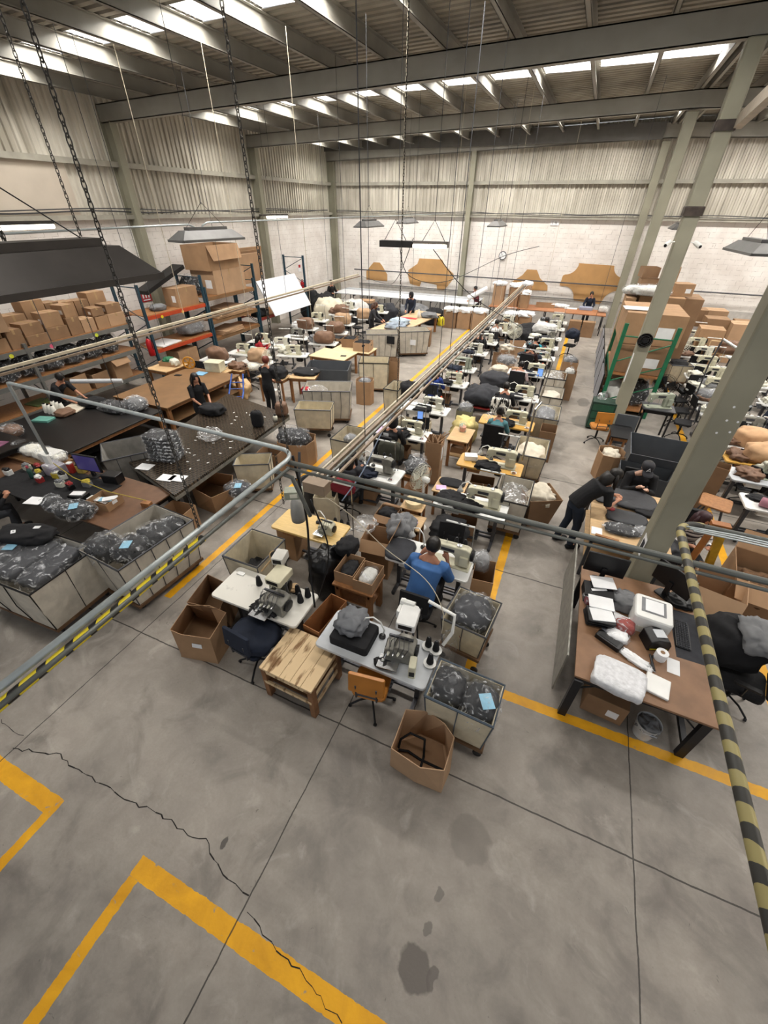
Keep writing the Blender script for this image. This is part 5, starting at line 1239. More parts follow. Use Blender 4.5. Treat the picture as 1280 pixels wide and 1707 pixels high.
bag(1.5, 4.18, .77, (.24, .22, .16), mat('red_scrap', '9b3b30', .7), 'clear bag of coloured pens and tags beside the label printer', 96, knot=False)
bag(1.1, 4.5, .77, (.18, .26, .14), M_REDW, 'clear bag with red labels at the aisle edge of the right desk', 97, knot=False)
t = thing('computer_tower', 'black computer tower under papers behind the trays on the right desk', 'computer', (1.18, 4.62, .77), .1); MB().box((0, 0, .07), (.36, .28, .14)).build('case', M_BLKP, t, bevel=.006); MB().box((0, 0, .142), (.2, .04, .004), .3).build('sticker', M_PAPER, t)
pile(1.5, 4.62, .77, (.3, .3, .16), M_GREYC, 'grey cloth and cables between the monitors and printer', 98, amp=.3)
pile(2.2, 4.95, .77, (.3, .22, .1), M_BLKP, 'black adaptor and cables at the back right of the desk', 99, 'cables', 'cables', amp=.3)
closed_box(1.48, 3.55, .46, .34, 0, .34, -.1, M_CARD2, 'brown box under the front edge of the right desk')
t = thing('bucket', 'white plastic bucket with small parts under the right desk', 'bucket', (1.93, 3.38, 0)); MB().lathe([(.10, 0), (.13, .24), (.135, .25), (.125, .24), (.095, .01), (0, .01)], n=22, cap=False).build('bucket_body', mat('bucket_plastic', 'c9cdd0', .4), t, smooth=True); MB().tube([(-.13, 0, .23), (-.06, -.13, .2), (.08, -.13, .2), (.13, 0, .23)], .004, 5).build('handle', M_CHROME, t)
pile(1.93, 3.38, .16, (.2, .2, .1), M_GREYC, 'small white and dark parts in the bucket under the desk', 100, 'parts', 'parts', amp=.4)
put('CHO', CH_OFFICE, (2.9, 4.25, 0), 1.3, 'large black mesh office chair at the right desk, grey garment on back')
FIRST_O = None
pile(2.72, 4.52, .55, (.62, .62, .56), M_BLACKC, 'black padded coat covering the large mesh office chair', 101, amp=.12)
pile(2.86, 4.42, .98, (.4, .5, .2), M_GREYC, 'light grey garment thrown over the large office chair', 102, amp=.25)
# big cartons at the far right
rect_open(2.85, 5.7, .62, .62, 0, .74, -.25, M_CARD3, 'large carton with raised flap just right of the striped pipe', flaps={0: (.34, .9)})
rect_open(3.6, 6.2, .95, .85, 0, .74, -.18, M_CARD, 'widest open carton at the right edge, pale flap folded up', flaps={2: (.3, -.9), 0: (.3, .6)})
pile(3.6, 6.2, .3, (.7, .6, .26), mat('brown_net', '6f5238', .9, var=.3, scale=20), 'brown shredded packing inside the widest carton', 103, amp=.35)
# wooden prop frame
t = thing('timber_prop', 'orange-brown wooden A-frame with yellow painted leg, behind the large cartons', 'frame', (2.62, 6.15, 0))
M_ORW = mat('varnished_lumber', '9a5f2c', .45, var=.15)
for (a, b, m_) in (((-.12, -.1, .5), (.0, .1, 1.3), M_ORW), ((.12, .12, 1.3), (.3, .12, 0), mat('yellow_painted_wood', 'c59a28', .6, var=.2)), ((-.12, -.1, .5), (-.14, -.1, 0), M_ORW)):
    d = Vector(b)-Vector(a); MB().box((Vector(a)+Vector(b))/2, (.08, .1, d.length), M=d.to_track_quat('Z', 'Y').to_matrix()).build('timber', m_, t)
MB().box((.06, .1, 1.31), (.24, .12, .07)).build('head_block', M_ORW, t)
MB().box((-.15, -.12, .5), (.24, .2, .03)).build('ledge', M_ORW, t)
t = thing('bottle', 'small white squeeze bottle on the wooden frame ledge', 'bottle', (2.47, 6.03, .515)); MB().lathe([(.035, 0), (.037, .1), (.015, .14), (.014, .17)], n=14).build('bottle_body', M_PLW, t, smooth=True); MB().lathe([(.016, .165), (.01, .2)]).build('cap', M_CREAM, t)
# ---- second right table with the two workers ----
t = frame_table(1.05, 2.2, 5.85, 7.55, .84, M_WOOD, M_IRON, 'plywood work table covered with dark garments, beside the big column', leg=.05, shelf=.3)
M_BAGC = mat('charcoal_nylon', '2b2c30', .6, var=.15, bump=.15)
t = pile(1.72, 7.2, .84, (.74, .6, .1), M_BAGC, 'charcoal backpack panel spread before the man in the cap', 104, 'backpack_cloth', 'garment', amp=.12)
pile(1.6, 6.6, .84, (.62, .4, .07), M_BAGC, 'second charcoal panel in the middle of the plywood table', 105, 'backpack_cloth', 'garment', amp=.1)
pile(1.95, 6.95, .84, (.45, .35, .08), M_BLACKC, 'black panel by the column on the plywood table', 106, 'backpack_cloth', 'garment', amp=.15)
pile(1.22, 7.15, .84, (.26, .4, .03), M_BAGC, 'flat dark panel at the aisle corner of the plywood table', 107, 'backpack_cloth', 'garment', amp=.08)
bag(1.5, 6.2, .84, (.56, .3, .1), M_BLACKC, 'shiny black trimmings in film on the plywood table', 108, knot=False)
bag(1.85, 6.28, .84, (.34, .26, .1), M_GREYC, 'silvery trimmings in film beside the column', 109, knot=False)
t = thing('measuring_jug', 'clear beaker with red liquid on the plywood table', 'jug', (1.36, 6.72, .84)); MB().lathe([(.055, 0), (.065, .15)], n=16).build('jug_body', film('jug_clear', (.95, .96, .97), .5), t, smooth=True); MB().lathe([(.05, .005), (.055, .07)], n=14).build('red_liquid', mat('red_liquid', '9b1d26', .2), t)
slab(1.15, 6.05, .84, .16, .2, .01, 0, M_PAPER, 'paper_sheet', 'white sheet with a blue circle on the plywood table corner', 'paper')
t = slab(1.3, 5.93, .84, .34, .05, .02, -.1, M_PINE, 'wooden_ruler', 'wooden straightedge at the near edge of plywood table', 'ruler')
slab(2.05, 7.3, .84, .09, .12, .02, .4, mat('blue_pack', '3f7fae', .5), 'card_pack', 'small blue packet beside the capped man\'s elbow', 'packet')
person('man in black with a black baseball cap seated behind the plywood table', (1.82, 8.02, .05), PI+.1, 'sit', M_BLACKC, M_CHAR, 'short', lean=.28, skin=mat('skin_pale', 'cba088', .55), hands=((-.07, .48, .84), (.09, .45, .86)), cap=mat('cap_black', '2c2c31', .8), look=.6, girth=1.15, s=1.06)
bag(1.42, 4.0, .77, (.26, .2, .1), M_PAPER, 'clear pouch of white tags before the label printer', 306, knot=False)
for k, (x, y, rz) in enumerate([(1.2, 4.36, .1), (1.5, 4.3, -.3), (1.22, 4.75, .25)]): slab(x, y, .93+.002*k if k != 1 else .771, .3, .22, .012, rz, M_PAPER, 'paper_sheet', ['white papers on top of the stacked paper trays', 'white papers squeezed between the trays and the printer', 'white papers on the black computer tower'][k], 'paper')
put('CHB', CH_BLACK, (1.82, 8.08, .04), PI, 'stool under the man in the black baseball cap')
person('woman in black with long dark hair standing bent over the plywood table', (.80, 6.62, 0), -1.15, 'stand', M_BLACKC, mat('dark_jeans', '1f2836', .8, var=.15), 'wavy', lean=.62, hands=((-.08, .62, 1.0), (.08, .60, .98)), sleeve='short', look=.9, female=True, feet=((-.12, -.08), (.12, .06)), s=1.04, girth=1.1)
M_STR = mat('striped_knit', 'd8d4d2', .85, scale=3, col2='3a3238', thr=(.49, .51), grain=(.2, .2, 9))
person('person in a striped top with dark reddish hair, half hidden right of the column', (2.55, 6.75, 0), PI+.2, 'sit', M_STR, M_CHAR, 'wavy', lean=.2, hairm=mat('auburn_hair', '3a2026', .5), female=True, hands=((-.14, .4, .8), (.14, .4, .8)))
put('CHO', CH_OFFICE, (2.55, 6.8, 0), PI, 'chair under the striped person right of the column')
pile(2.2, 6.3, .5, (.5, .5, .3), M_BAGC, 'dark cushion and cables beside the foot of the big column', 110)
# stool with carton
t = thing('wooden_stool', 'drafting stool with square plywood top and splayed grey legs', 'stool', (3.25, 8.2, 0), -.3); MB().rbox((0, 0, .62), (.5, .5, .03), .06).build('seat', M_PINE, t)
for sx in (-1, 1):
    for sy in (-1, 1): MB().tube([(sx*.12, sy*.12, .6), (sx*.26, sy*.26, 0)], .016, 6).build('leg', M_IRON, t)
rect_open(3.3, 9.0, .34, .3, 0, 1.02, -.3, M_CARD2, 'tall open carton behind the drafting stool')
# grey tote bin, open carton, ply stool behind
M_TOTE = mat('slate_plastic', '4d5156', .5, var=.06)
t = open_box(rectp(2.32, 9.65, 1.1, .9, -.05), rectp(2.42, 9.55, 1.3, 1.15, -.05), 0, .92, M_TOTE, 'large slate-grey plastic bin beyond the man in the cap', t_=.015); t.name = 'plastic_bin'; t['category'] = 'bin'
rect_open(2.1, 8.75, .9, .5, 0, .72, -.05, M_TOTE, 'lower slate-grey bin directly behind the man in the cap', flare=1.1)
bag(2.85, 9.2, .7, (.3, .25, .3), None, 'white film corner sticking out of the slate-grey bin', 111, wrap=M_FILMW)
rect_open(1.5, 9.6, .46, .5, 0, .62, .15, M_CARD, 'open carton with yellow scraps beside the slate-grey bin', bulge=.06)
pile(1.48, 9.6, .44, (.34, .38, .2), MATS['cream_scrap'], 'cream scraps in the carton beside the slate-grey bin', 112, amp=.3)
put('CHW', CH_WOOD, (1.25, 11.3, 0), .2, 'orange plywood swivel stool in the aisle below the green rack')
frame_table(1.5, 2.0, 10.6, 11.4, .55, M_DARK, M_PINE, 'low pine frame with dark panel behind the open carton', 'low_frame', leg=.05)
tag(MB().box((0, 0, .4), (.5, .04, .8)).build('grey_panel', M_TOTE, loc=(1.85, 11.5, 0)), 'upright slate panel in front of the second column', 'panel')
# green cabinet with oil cans
t = thing('tool_cabinet', 'dark green tool cart with white caps and film on top', 'cabinet', (1.3, 12.35, 0)); M_DGREEN = mat('dark_green_paint', '1f3a2e', .5, var=.15)
MB().bbox(-.3, .3, -.22, .22, .05, .8).build('cabinet_body', M_DGREEN, t, bevel=.01)
for k in range(3): MB().bbox(-.26, .26, -.226, -.22, .12+.22*k, .3+.22*k).build('drawer', mat('green_drawer', '28503c', .45), t)
bag(1.2, 12.4, .8, (.24, .2, .16), None, 'white film clump on the green tool cart', 113, wrap=M_FILMW)
machine('n', 2.55, 12.3, .3, 'pale green sewing machine head on the table beside the second column', 1.2).location = (2.55, 12.3, .84)
frame_table(2.2, 2.95, 12.05, 12.6, .84, M_IRON, M_DARK, 'small dark machine table beside the second column', leg=.04)
# row of grey screens along the aisle
for k in range(4):
    t = thing('mesh_screen', 'grey panel screen on black frame along the aisle, %s from the second column' % nth(k), 'screen', (1.18, 13.6+1.75*k, 0))
    MB().bbox(-.015, .015, 0, 1.65, .05, 1.0).build('panel', mat('grey_screen', '8a8d94', .5, var=.06), t); g = MB(); g.tube([(0, 0, 0), (0, 0, 1.12), (0, 1.68, 1.12), (0, 1.68, 0)], .02, 6); g.build('frame', M_DARK, t)
# green pallet rack
M_RGREEN = mat('rack_green', '1f6a48', .45, var=.1)
t = thing('pallet_rack', 'green pallet rack beside the second column, tall cartons on it', 'rack', (0, 0, 0))
for y in (13.6, 16.3):
    for x in (1.32, 2.58): MB().bbox(x-.05, x+.05, y-.04, y+.04, 0, 2.52).build('upright', M_RGREEN, t)
    g = MB()
    for (z0, z1) in ((.35, .95), (.95, 1.5), (1.5, 2.1)):
        a, b = ((1.32, z0), (2.58, z1)) if int(z0*10) % 2 else ((2.58, z0), (1.32, z1)); g.tube([(a[0], y, a[1]), (b[0], y, b[1])], .018, 6)
    g.tube([(1.32, y, 2.2), (2.58, y, 2.2)], .02, 6); g.build('brace', M_RGREEN, t)
for z in (.12, 1.12):
    g = MB(); [g.bbox(x-.03, x+.03, 13.6, 16.3, z-.1, z) for x in (1.32, 2.58)]; g.build('beam', M_RGREEN, t); MB().bbox(1.3, 2.6, 13.7, 16.2, z, z+.03).build('shelf', M_PINE, t)
pile(1.65, 14.3, .15, (.6, .9, .6), mat('white_scrap', 'c9c9c4', .8), 'white film-wrapped scraps on the lowest shelf of the green rack', 114, amp=.25)
bag(2.3, 14.4, .15, (.6, .9, .8), M_BLACKC, 'black bagged goods on the lowest shelf of the green rack', 115)
for k in range(3): slab(1.9, 15.6, .16+.14*k, 1.1, .7, .13, 0, M_CARD2, 'flat_carton', '%s folded brown carton from the floor inside the green rack' % nth(k), 'carton')
closed_box(1.98, 14.75, 1.35, 1.7, 1.16, .75, 0, M_CARD2, 'huge brown carton on the green rack, lower one of two')
closed_box(2.02, 15.0, 1.5, 1.9, 1.92, .8, .02, M_CARD, 'huge pale-topped brown carton, the upper one on the green rack')
slab(1.6, 14.6, 2.74, .8, .5, .02, .1, M_PAPER, 'white_sheet', 'white sheet lying on the upper huge carton', 'sheet')
for k, (x, y, z, L, W, h, rz) in enumerate([(1.5, 17.2, 1.2, .3, 1.0, 1.5, 0), (1.75, 18.2, 1.2, .3, 1.0, 1.6, .1), (2.4, 17.6, 1.1, 1.3, 1.3, 1.65, 0), (3.2, 18.0, 1.1, .9, 1.2, 1.6, 0)]):
    closed_box(x, y, L, W, z if z < 1 else 0, h+z, rz, M_CARD2 if k % 2 else M_CARD, 'tall brown carton stack behind the green rack, %s from the aisle' % nth(k), lab=False)
for k, (x, y, z, L, h, rz) in enumerate([(2.0, 17.7, 2.76, .7, .4, .1), (2.5, 18.0, 2.76, .5, .75, -.1), (1.9, 18.2, 3.16, .5, .3, .2), (2.9, 17.6, 2.76, .6, .35, .3)]):
    (rect_open if k in (0, 2) else closed_box)(x, y, L, .5, z, h, rz, M_CARD if k % 2 else M_CARD2, 'brown carton on top of the tallest stack, %s' % ['with open top', 'standing tall against the column', 'perched above the open-topped one', 'at the right'][k])
bag(1.55, 17.3, 2.72, (.7, .6, .3), mat('white_scrap', 'c9c9c4', .8), 'white film bundle on the tall narrow carton by the aisle', 116)
bag(2.0, 16.9, 2.76, (1.1, .6, .34), mat('white_scrap', 'c9c9c4', .8), 'white film heap on top of the carton stack behind green rack', 117)
# black pedestal fan near the green rack
put('FAND', mk_fan(M_DARK, .85, 1.5), (2.95, 14.3, 0), -.5, 'black industrial fan at the foot of the green rack')
# ================= right hall: machine tables beyond the column line =================
def rstation(cx, cy, who, mk='c', tk='w', rz=0., cover=None, msc=1.1, st=True):
    put('TT'+tk, R_TABLE[tk], (cx, cy, 0), rz, '%s sewing table, %s' % ({'w': 'white', 'y': 'yellow wooden', 'g': 'pale grey'}[tk], who))
    if cover is None: machine(mk, cx+.1, cy+.03, rz, '%s on the table %s' % ({'c': 'cream sewing machine', 'g': 'worn grey sewing machine', 'w': 'white sewing machine', 'n': 'grey-green sewing machine', 'o': 'cream overlock', 'p': 'grey overlock'}[mk], who), msc)
    else: pile(cx+.05, cy, TH, (.75, .48, .42), cover, 'peach fabric cover over a machine on the table %s' % who, int(cx*7+cy*3), 'machine_cover', 'cover', amp=.16, freq=1.6)
    if st: put('ST2', STAND2, on(cx+.5, cy+.2), 0, 'thread stand on the table %s' % who)
    s = int(cy*10+cx)
    if s % 2: pile(cx-.38, cy, TH, (.36, .36, .14), [M_PAPER, M_TANB, M_GREYC, M_CREAM][s % 4], 'loose cloth on the table %s' % who, s+3, amp=.5)
    if s % 3: put('CW', CONE_WHITE, on(cx+.4, cy-.12), 0, 'white thread cone on the table %s' % who)
    if s % 3 != 1: put('CHB', CH_BLACK, (cx-.05, cy-.55, 0), (s % 7)*.2-.6, 'dark chair at the table %s' % who)
for k in range(2): pass
rows = [('y1', 4.25, 8.25, 'w', 'p', None), ('y2', 4.3, 9.3, 'g', 'n', None), ('y3', 4.3, 10.1, 'y', 'c', 'tan'), ('y4', 4.25, 10.9, 'w', 'c', 'tan'), ('y5', 4.3, 11.8, 'w', 'g', None), ('y6', 4.2, 12.7, 'w', 'w', None), ('y7', 4.2, 13.7, 'w', 'c', 'bag'), ('y8', 4.15, 14.7, 'w', 'c', None), ('y9', 4.3, 15.9, 'w', 'c', None), ('y10', 4.3, 17.2, 'w', 'c', None), ('y11', 4.4, 18.5, 'w', 'w', None), ('y12', 4.4, 19.9, 'w', 'c', None), ('y13', 4.4, 21.2, 'w', 'w', None)]
CV = mat('peach_cover', 'c9a27c', .85, var=.1, bump=.2)
for k, (nm, x, y, tk, mk, cv) in enumerate(rows):
    rstation(x, y, 'in right hall, %s from front' % nth(k), mk, tk, 0, CV if cv == 'tan' else None)
    if cv == 'bag': bag(x-.2, y+.05, TH, (.8, .5, .3), M_GREYC, 'grey film-wrapped garments on the seventh right-hall table', 120)
for k, (x, y) in enumerate([(5.9, 11.2), (5.9, 12.6), (5.9, 14.2), (5.95, 15.8), (6., 17.4), (6., 19.)]):
    rstation(x, y, 'in outer right row, %s from front' % nth(k), 'cwpcgw'[k], 'w', 0, None, st=k % 2 == 0)
bag(3.95, 12.75, TH, (.55, .42, .26), M_GREYC, 'pale grey film bag at the aisle end of the sixth right-hall table', 121)
bag(4.1, 14.9, TH, (.6, .4, .26), M_GREYC, 'silvery film bag on the eighth right-hall table', 122)
tag(MB().lathe([(.085, -.16), (.085, .16)], n=18, M=Matrix.Rotation(PI/2, 3, 'Y') @ Matrix.Rotation(.3, 3, 'X')).build('pink_roll', mat('dusty_pink', 'b07a88', .7), loc=on(3.98, 8.1, TH+.09), smooth=True), 'dusty pink fabric roll on the nearest right-hall table', 'roll')
pile(3.95, 8.38, TH, (.4, .22, .05), M_BLACKC, 'black elastic straps tangled on the nearest right-hall table', 123, 'straps', 'straps', amp=.4)
pile(4.6, 8.6, TH, (.5, .4, .22), M_GMET, 'jumble of machine parts on the nearest right-hall table', 124, 'machine_parts', 'machine parts', amp=.5)
pile(4.6, 9.6, TH, (.7, .4, .24), M_CREAM, 'white crumpled cloth on the second right-hall table', 125, amp=.5)
put('CHB', CH_BLACK, (4.0, 15.3, 0), .1, 'black chair with high back between right-hall tables'); put('CHO', CH_OFFICE, (3.75, 15.2, 0), .2, 'black office chair at the aisle side of the right hall')
dup(FIRST['CARTY'], (3.6, 17.0, 0), .2, 'cream canvas cart with dark cloth beside the right-hall fan', scale=(1, .8, 1))
pile(3.6, 17.0, .6, (.5, .5, .35), M_BLACKC, 'dark cloth heaped in the cart beside the right-hall fan', 126)
dup(FIRST['FAN'], (3.55, 17.9, 0), .1, 'round white fan in the right-hand hall', scale=(1.4, 1.4, 1.1))
for k, y in enumerate((12.5, 13.4, 14.3)): put('CHB', CH_BLACK, (3.3+.05*k, y, 0), 1.4+k*.3, 'dark stool at the aisle edge of the right hall, %s from the front' % nth(k))
for k, (x, y, z, h) in enumerate([(4.9, 20.4, 0, 1.4), (5.3, 22., 0, 1.5), (6.1, 21.6, 0, 1.45), (3.9, 22.5, 0, 1.5), (4.7, 23.2, 0, 1.6), (5.6, 24., 0, 1.5), (3.0, 22., 0, 1.4), (6.6, 23., 0, 1.3), (7.6, 23.5, 0, 1.5)]):
    closed_box(x, y, .8, .8, z, h, .05*(k % 3-1), [M_CARD, M_CARD2, M_CARD3][k % 3], 'tall brown carton against the back of the right hall, %s from the aisle' % nth([3, 5, 6, 1, 2, 4, 0, 7, 8][k]), lab=k % 2 == 0)
t = thing('drying_rack', 'wooden rail rack with brown leather offcuts in the right hall', 'rack', (5.2, 18.6, .0)); g = MB()
for x in (-.6, .6): g.tube([(x, 0, 0), (x, 0, 1.3)], .02, 6)
g.tube([(-.6, 0, 1.3), (.6, 0, 1.3)], .02, 6); g.tube([(-.6, 0, .9), (.6, 0, .9)], .02, 6); g.build('rack_frame', M_WOOD, t)
pile(5.4, 18.6, .95, (.9, .4, .4), M_TANB, 'brown leather offcuts hung on the wooden rail rack', 127, amp=.35)
t = thing('pipe_arm', 'grey steel pipe arm slanting above the cartons at upper right', 'pipe', (0, 0, 0)); MB().tube([(3.6, 13.6, 2.35), (4.4, 13.2, 2.0)], .03, 8).build('pipe', M_CHROME, t); MB().tube([(3.6, 13.6, 2.35), (3.55, 13.6, 1.7), (3.6, 13.65, 1.0), (3.6, 13.65, 0)], .02, 6).build('support', M_IRON, t)
person('person in navy at the far right edge, partly out of frame', (5.3, 12.9, 0), 2.8, 'sit', M_NAVY, M_CHAR, 'short')

# ================= left side =================
M_TABD = mat('black_oilcloth', '1d1c1c', .35, var=.2)
# --- PC desk, lower left ---
t = frame_table(-11.2, -5.98, 2.95, 4.2, .78, mat('dark_brown_board', '6f503a', .5, var=.14), M_DARK, 'wide brown desk with a computer at the left edge', 'office_desk', leg=.07)
tag(MB().bbox(-9.3, -7.0, 2.93, 3.95, .0, .012).build('black_cloth_cover', M_BLACKC, loc=(0, 0, .78)), 'black cloth covering the left part of the computer desk', 'cloth')
t = thing('monitor', 'widescreen computer monitor glowing violet on the left desk', 'monitor', (-7.75, 3.95, .79), .15)
MB().box((0, 0, .3), (.56, .04, .34)).build('panel', M_BLKP, t, bevel=.008); MB().bbox(-.25, .25, -.024, -.021, .15, .45).build('screen', mat('violet_screen', '2f2a48', .2, emit='4a4280', es=.25), t); MB().bbox(-.03, .03, 0, .05, .0, .25).build('stand', M_BLKP, t); MB().rbox((0, .02, .01), (.24, .18, .02), .03).build('base', M_BLKP, t)
t = thing('computer_box', 'black mini computer behind the violet monitor', 'computer', (-7.25, 4.0, .78), .2); MB().box((0, 0, .09), (.32, .2, .18)).build('case', M_BLKP, t, bevel=.01); MB().bbox(-.1, .1, -.102, -.1, .04, .08).build('front_plate', M_DARK, t)
rect_open(-6.72, 3.42, .44, .34, .78, .15, .1, M_CARD, 'small carton of blue and white slips on the left desk', mark=(1, .3, .4))
for k in range(3): slab(-6.78+.06*k, 3.42+.03*k, .84+.02*k, .24, .12, .02, .4*k, M_BLUEP if k % 2 else M_PAPER, 'paper_slips', 'blue and white slip bundles in the small carton', 'paper', group='slip bundles in the small carton')
slab(-7.95, 2.98, .79, .3, .22, .006, .3, M_PAPER, 'paper_sheet', 'white printed sheets before the person at the left desk', 'paper')
slab(-7.0, 3.4, .79, .18, .12, .07, .1, M_PLW, 'adaptor', 'small white box left of the slip carton', 'box')
t = thing('desk_organizer', 'black desk organizer with white cards left of the slip carton', 'organizer', (-7.3, 3.35, .79), .2); MB().rbox((0, 0, .05), (.3, .2, .1), .02).build('tray', M_BLKP, t); MB().box((0, 0, .105), (.22, .12, .02), .2).build('cards', M_PAPER, t)
for k, (x, y, c, s_, lb) in enumerate([(-8.5, 3.75, 'a8a4b0', (.34, .26, .2), 'translucent drawer box with pink pieces on the left desk'), (-8.9, 4.0, 'c8c8c4', (.4, .3, .24), 'white organizer boxes behind the translucent drawer box'), (-8.1, 4.0, 'b9a050', (.16, .16, .16), 'yellow tape pot beside the violet monitor'), (-8.25, 3.9, '9b2a26', (.1, .1, .2), 'red topped bottle beside the violet monitor')]):
    t = thing('desk_box', lb, 'box', (x, y, .79), .1*k); MB().rbox((0, 0, s_[2]/2), s_, .03).build('container', mat('desk_item_%s' % ['grey', 'white', 'yellow', 'red'][k], c, .4), t, bevel=.006); MB().rbox((0, 0, s_[2]+.01), (s_[0]*.9, s_[1]*.9, .02), .02).build('lid', [M_FILMW, M_PLW, M_BLKP, M_PLW][k], t)
t = thing('water_bottle', 'dark green ribbed drinking bottle at the left desk edge', 'bottle', (-8.75, 3.45, .79)); MB().lathe([(.04, 0), (.045, .05), (.038, .1), (.045, .15), (.03, .2), (.02, .22)], n=14).build('bottle_body', mat('teal_plastic', '35564f', .3), t, smooth=True); MB().lathe([(.025, .22), (.02, .26)]).build('cap', mat('pink_cap', 'b04a5a', .4), t)
person('person in black at the left edge, arms on the computer desk', (-8.85, 2.45, 0), -.5, 'sit', M_BLACKC, M_CHAR, 'short', lean=.35, hairm=mat('brown_hair', '3d2419', .5), hands=((.05, .5, .85), (.22, .5, .85)), look=.6)
put('CHO', CH_OFFICE, (-8.9, 2.38, 0), -.5, 'office chair under the person at the computer desk')
bag(-6.85, 2.98, .80, (.62, .4, .26), M_BLACKC, 'film-wrapped garment with blue slip on the near edge of the left desk', 130, slip=1, rz=.3)
bag(-7.45, 3.0, .80, (.55, .3, .16), M_BLACKC, 'thinner wrapped garment next to the person\'s hands', 131, rz=-.3)
M_CLUT = [M_PLW, M_CREAM, M_BLKP, M_GREYC, mat('clutter_red', '9c3030', .5), mat('clutter_yellow', 'c2ad3c', .5)]
wh = ['nearest', 'second', 'third', 'fourth', 'fifth', 'sixth', 'seventh', 'eighth', 'ninth', 'tenth']
for k in range(10):
    x, y = -9.3+.19*k+.05*math.sin(k*5), 3.35+.35*abs(math.sin(k*2.3))
    t = thing('parts_tub', '%s small tub or box of supplies from the left edge of the computer desk' % ('%s' % wh[k] if k else 'first'), 'box', (x, y, .79), .3*math.sin(k*3)); c_ = M_CLUT[k % 6]
    MB().rbox((0, 0, .05), (.15, .11, .1), .02).build('tub', c_, t); MB().blob((0, 0, .1), (.13, .09, .07), k, .4, 3, nu=14, nv=8).build('contents', M_CLUT[(k+2) % 6], t)
for k in range(4): bag(-9.9+.36*k, 4.0, .865, (.4, .36, .2), M_WHT, 'white film-wrapped pack in the row on the raised plank shelf, %s from left' % wh[k+1].replace('second', 'first') if k == 0 else 'white film-wrapped pack in the row on the raised plank shelf, %s from left' % wh[k], 320+k, knot=False)
# --- two big canvas carts, lower left ---
put('CARTBIG', mk_cart(1.5, .98, .95, M_CANVAS, M_DARK, .18, 2, .93), (-6.35, 1.93, 0), .05, 'large white canvas cart with black rim, lower left, full of bagged garments')
for k, (x, y, rz, lb) in enumerate([(-6.0, 2.0, .2, 'rightmost'), (-6.4, 1.95, .1, 'middle'), (-6.8, 2.0, .2, 'left')]):
    flatpack(x, y, .72+.03*k, .42, .85, .22, rz, '%s flat bagged charcoal garment in the black-rimmed cart' % lb, M_CHAR, seed=140+k, slip=k == 2)
pile(-6.75, 2.2, .96, (.8, .4, .16), M_BLACKC, 'black garment with white tags on top of the black-rimmed cart', 143, tags=2, rz=.35)
put('CARTBIG2', mk_cart(1.3, .9, .95, M_CANVAS, M_IRON, .15, 4, .9), (-5.33, 2.93, 0), 1.5, 'worn white canvas cart beside the yellow line, full of film bundles')
for k, (x, y, d, lb) in enumerate([(-5.62, 2.55, (.5, .5, .42), 'white-knotted film bundle at the near corner of the worn cart'), (-5.3, 2.72, (.5, .5, .36), 'film bundle with blue slip in the worn cart'), (-5.25, 3.1, (.55, .5, .34), 'brownish film bundle mid worn cart'), (-5.2, 3.42, (.5, .4, .3), 'farthest film bundle in the worn cart')]):
    bag(x, y, .66, d, M_BLACKC, lb, 150+k, slip=k == 1)
rect_open(-5.75, 4.0, .5, .34, 0, .62, .1, M_CARD, 'open carton behind the worn cart, handhole in its side')
slab(-6.05, 3.68, .78, .16, .1, .08, .2, M_PINE, 'wood_block', 'pine block clamped on the corner of the left desk', 'wood block')
# --- cutting table with mesh pattern ---
def meshmat():
    m, nt, b = newmat('patterned_black_cloth'); N = nt.nodes; L = nt.links
    tc = N.new('ShaderNodeTexCoord'); br = N.new('ShaderNodeTexBrick'); L.new(tc.outputs['Object'], br.inputs['Vector']); br.inputs['Scale'].default_value = 1
    br.inputs['Brick Width'].default_value = .1; br.inputs['Row Height'].default_value = .05; br.inputs['Mortar Size'].default_value = .005
    mx = N.new('ShaderNodeMix'); mx.data_type = 'RGBA'; L.new(br.outputs['Fac'], mx.inputs[0]); mx.inputs[6].default_value = (*s2l('231f1b'), 1); mx.inputs[7].default_value = (*s2l('574a3c'), 1)
    L.new(mx.outputs[2], b.inputs['Base Color']); b.inputs['Roughness'].default_value = .22; return m
t = thing('cutting_table', 'long table covered in glossy black patterned sheet, centre left', 'table', (0, 0, 0))
TP = [(-7.5, 4.55), (-5.78, 4.05), (-5.92, 7.85), (-8.25, 8.35)]
MB().prism(TP, .8, .85).build('table_top', meshmat(), t); g = MB(); g.prism([(x*1.0, y) for x, y in TP], .72, .8); g.build('apron', M_GMET, t)
for x, y in ((-7.35, 4.7), (-5.95, 4.25), (-6.05, 7.6), (-8.0, 8.1)): MB().bbox(x-.04, x+.04, y-.04, y+.04, 0, .74).build('leg', M_IRON, t)
g = MB(); rr = random.Random(4)
for k in range(46): x, y = rr.uniform(-7.3, -6.05), rr.uniform(4.6, 7.6); g.box((x, y, .853), (.05, .02, .004), rr.uniform(0, 3))
tag(g.build('paper_scraps', M_PAPER), 'tiny white paper scraps scattered over the patterned table', 'scraps', kind='stuff')
for k in range(7): flatpack(-6.95+.02*math.sin(k*2), 5.02, .855+.075*k, .62, .46, .085, .25+.1*math.sin(k*3), 'bagged black garment in the seven-high stack on the patterned table', group='stack of bagged garments on the patterned table', seed=160+k)
for k, (x, y) in enumerate([(-6.35, 4.42), (-6.15, 4.5), (-7.05, 4.55)]): slab(x, y, .855, .3, .22, .006, .2, M_PAPER, 'document', 'white printed form on the near end of the patterned table', 'paper', group='printed forms on the patterned table')
bag(-6.75, 6.05, .86, (.5, .42, .2), None, 'crumpled clear film in the middle of the patterned table', 170, wrap=M_FILMW, knot=False)
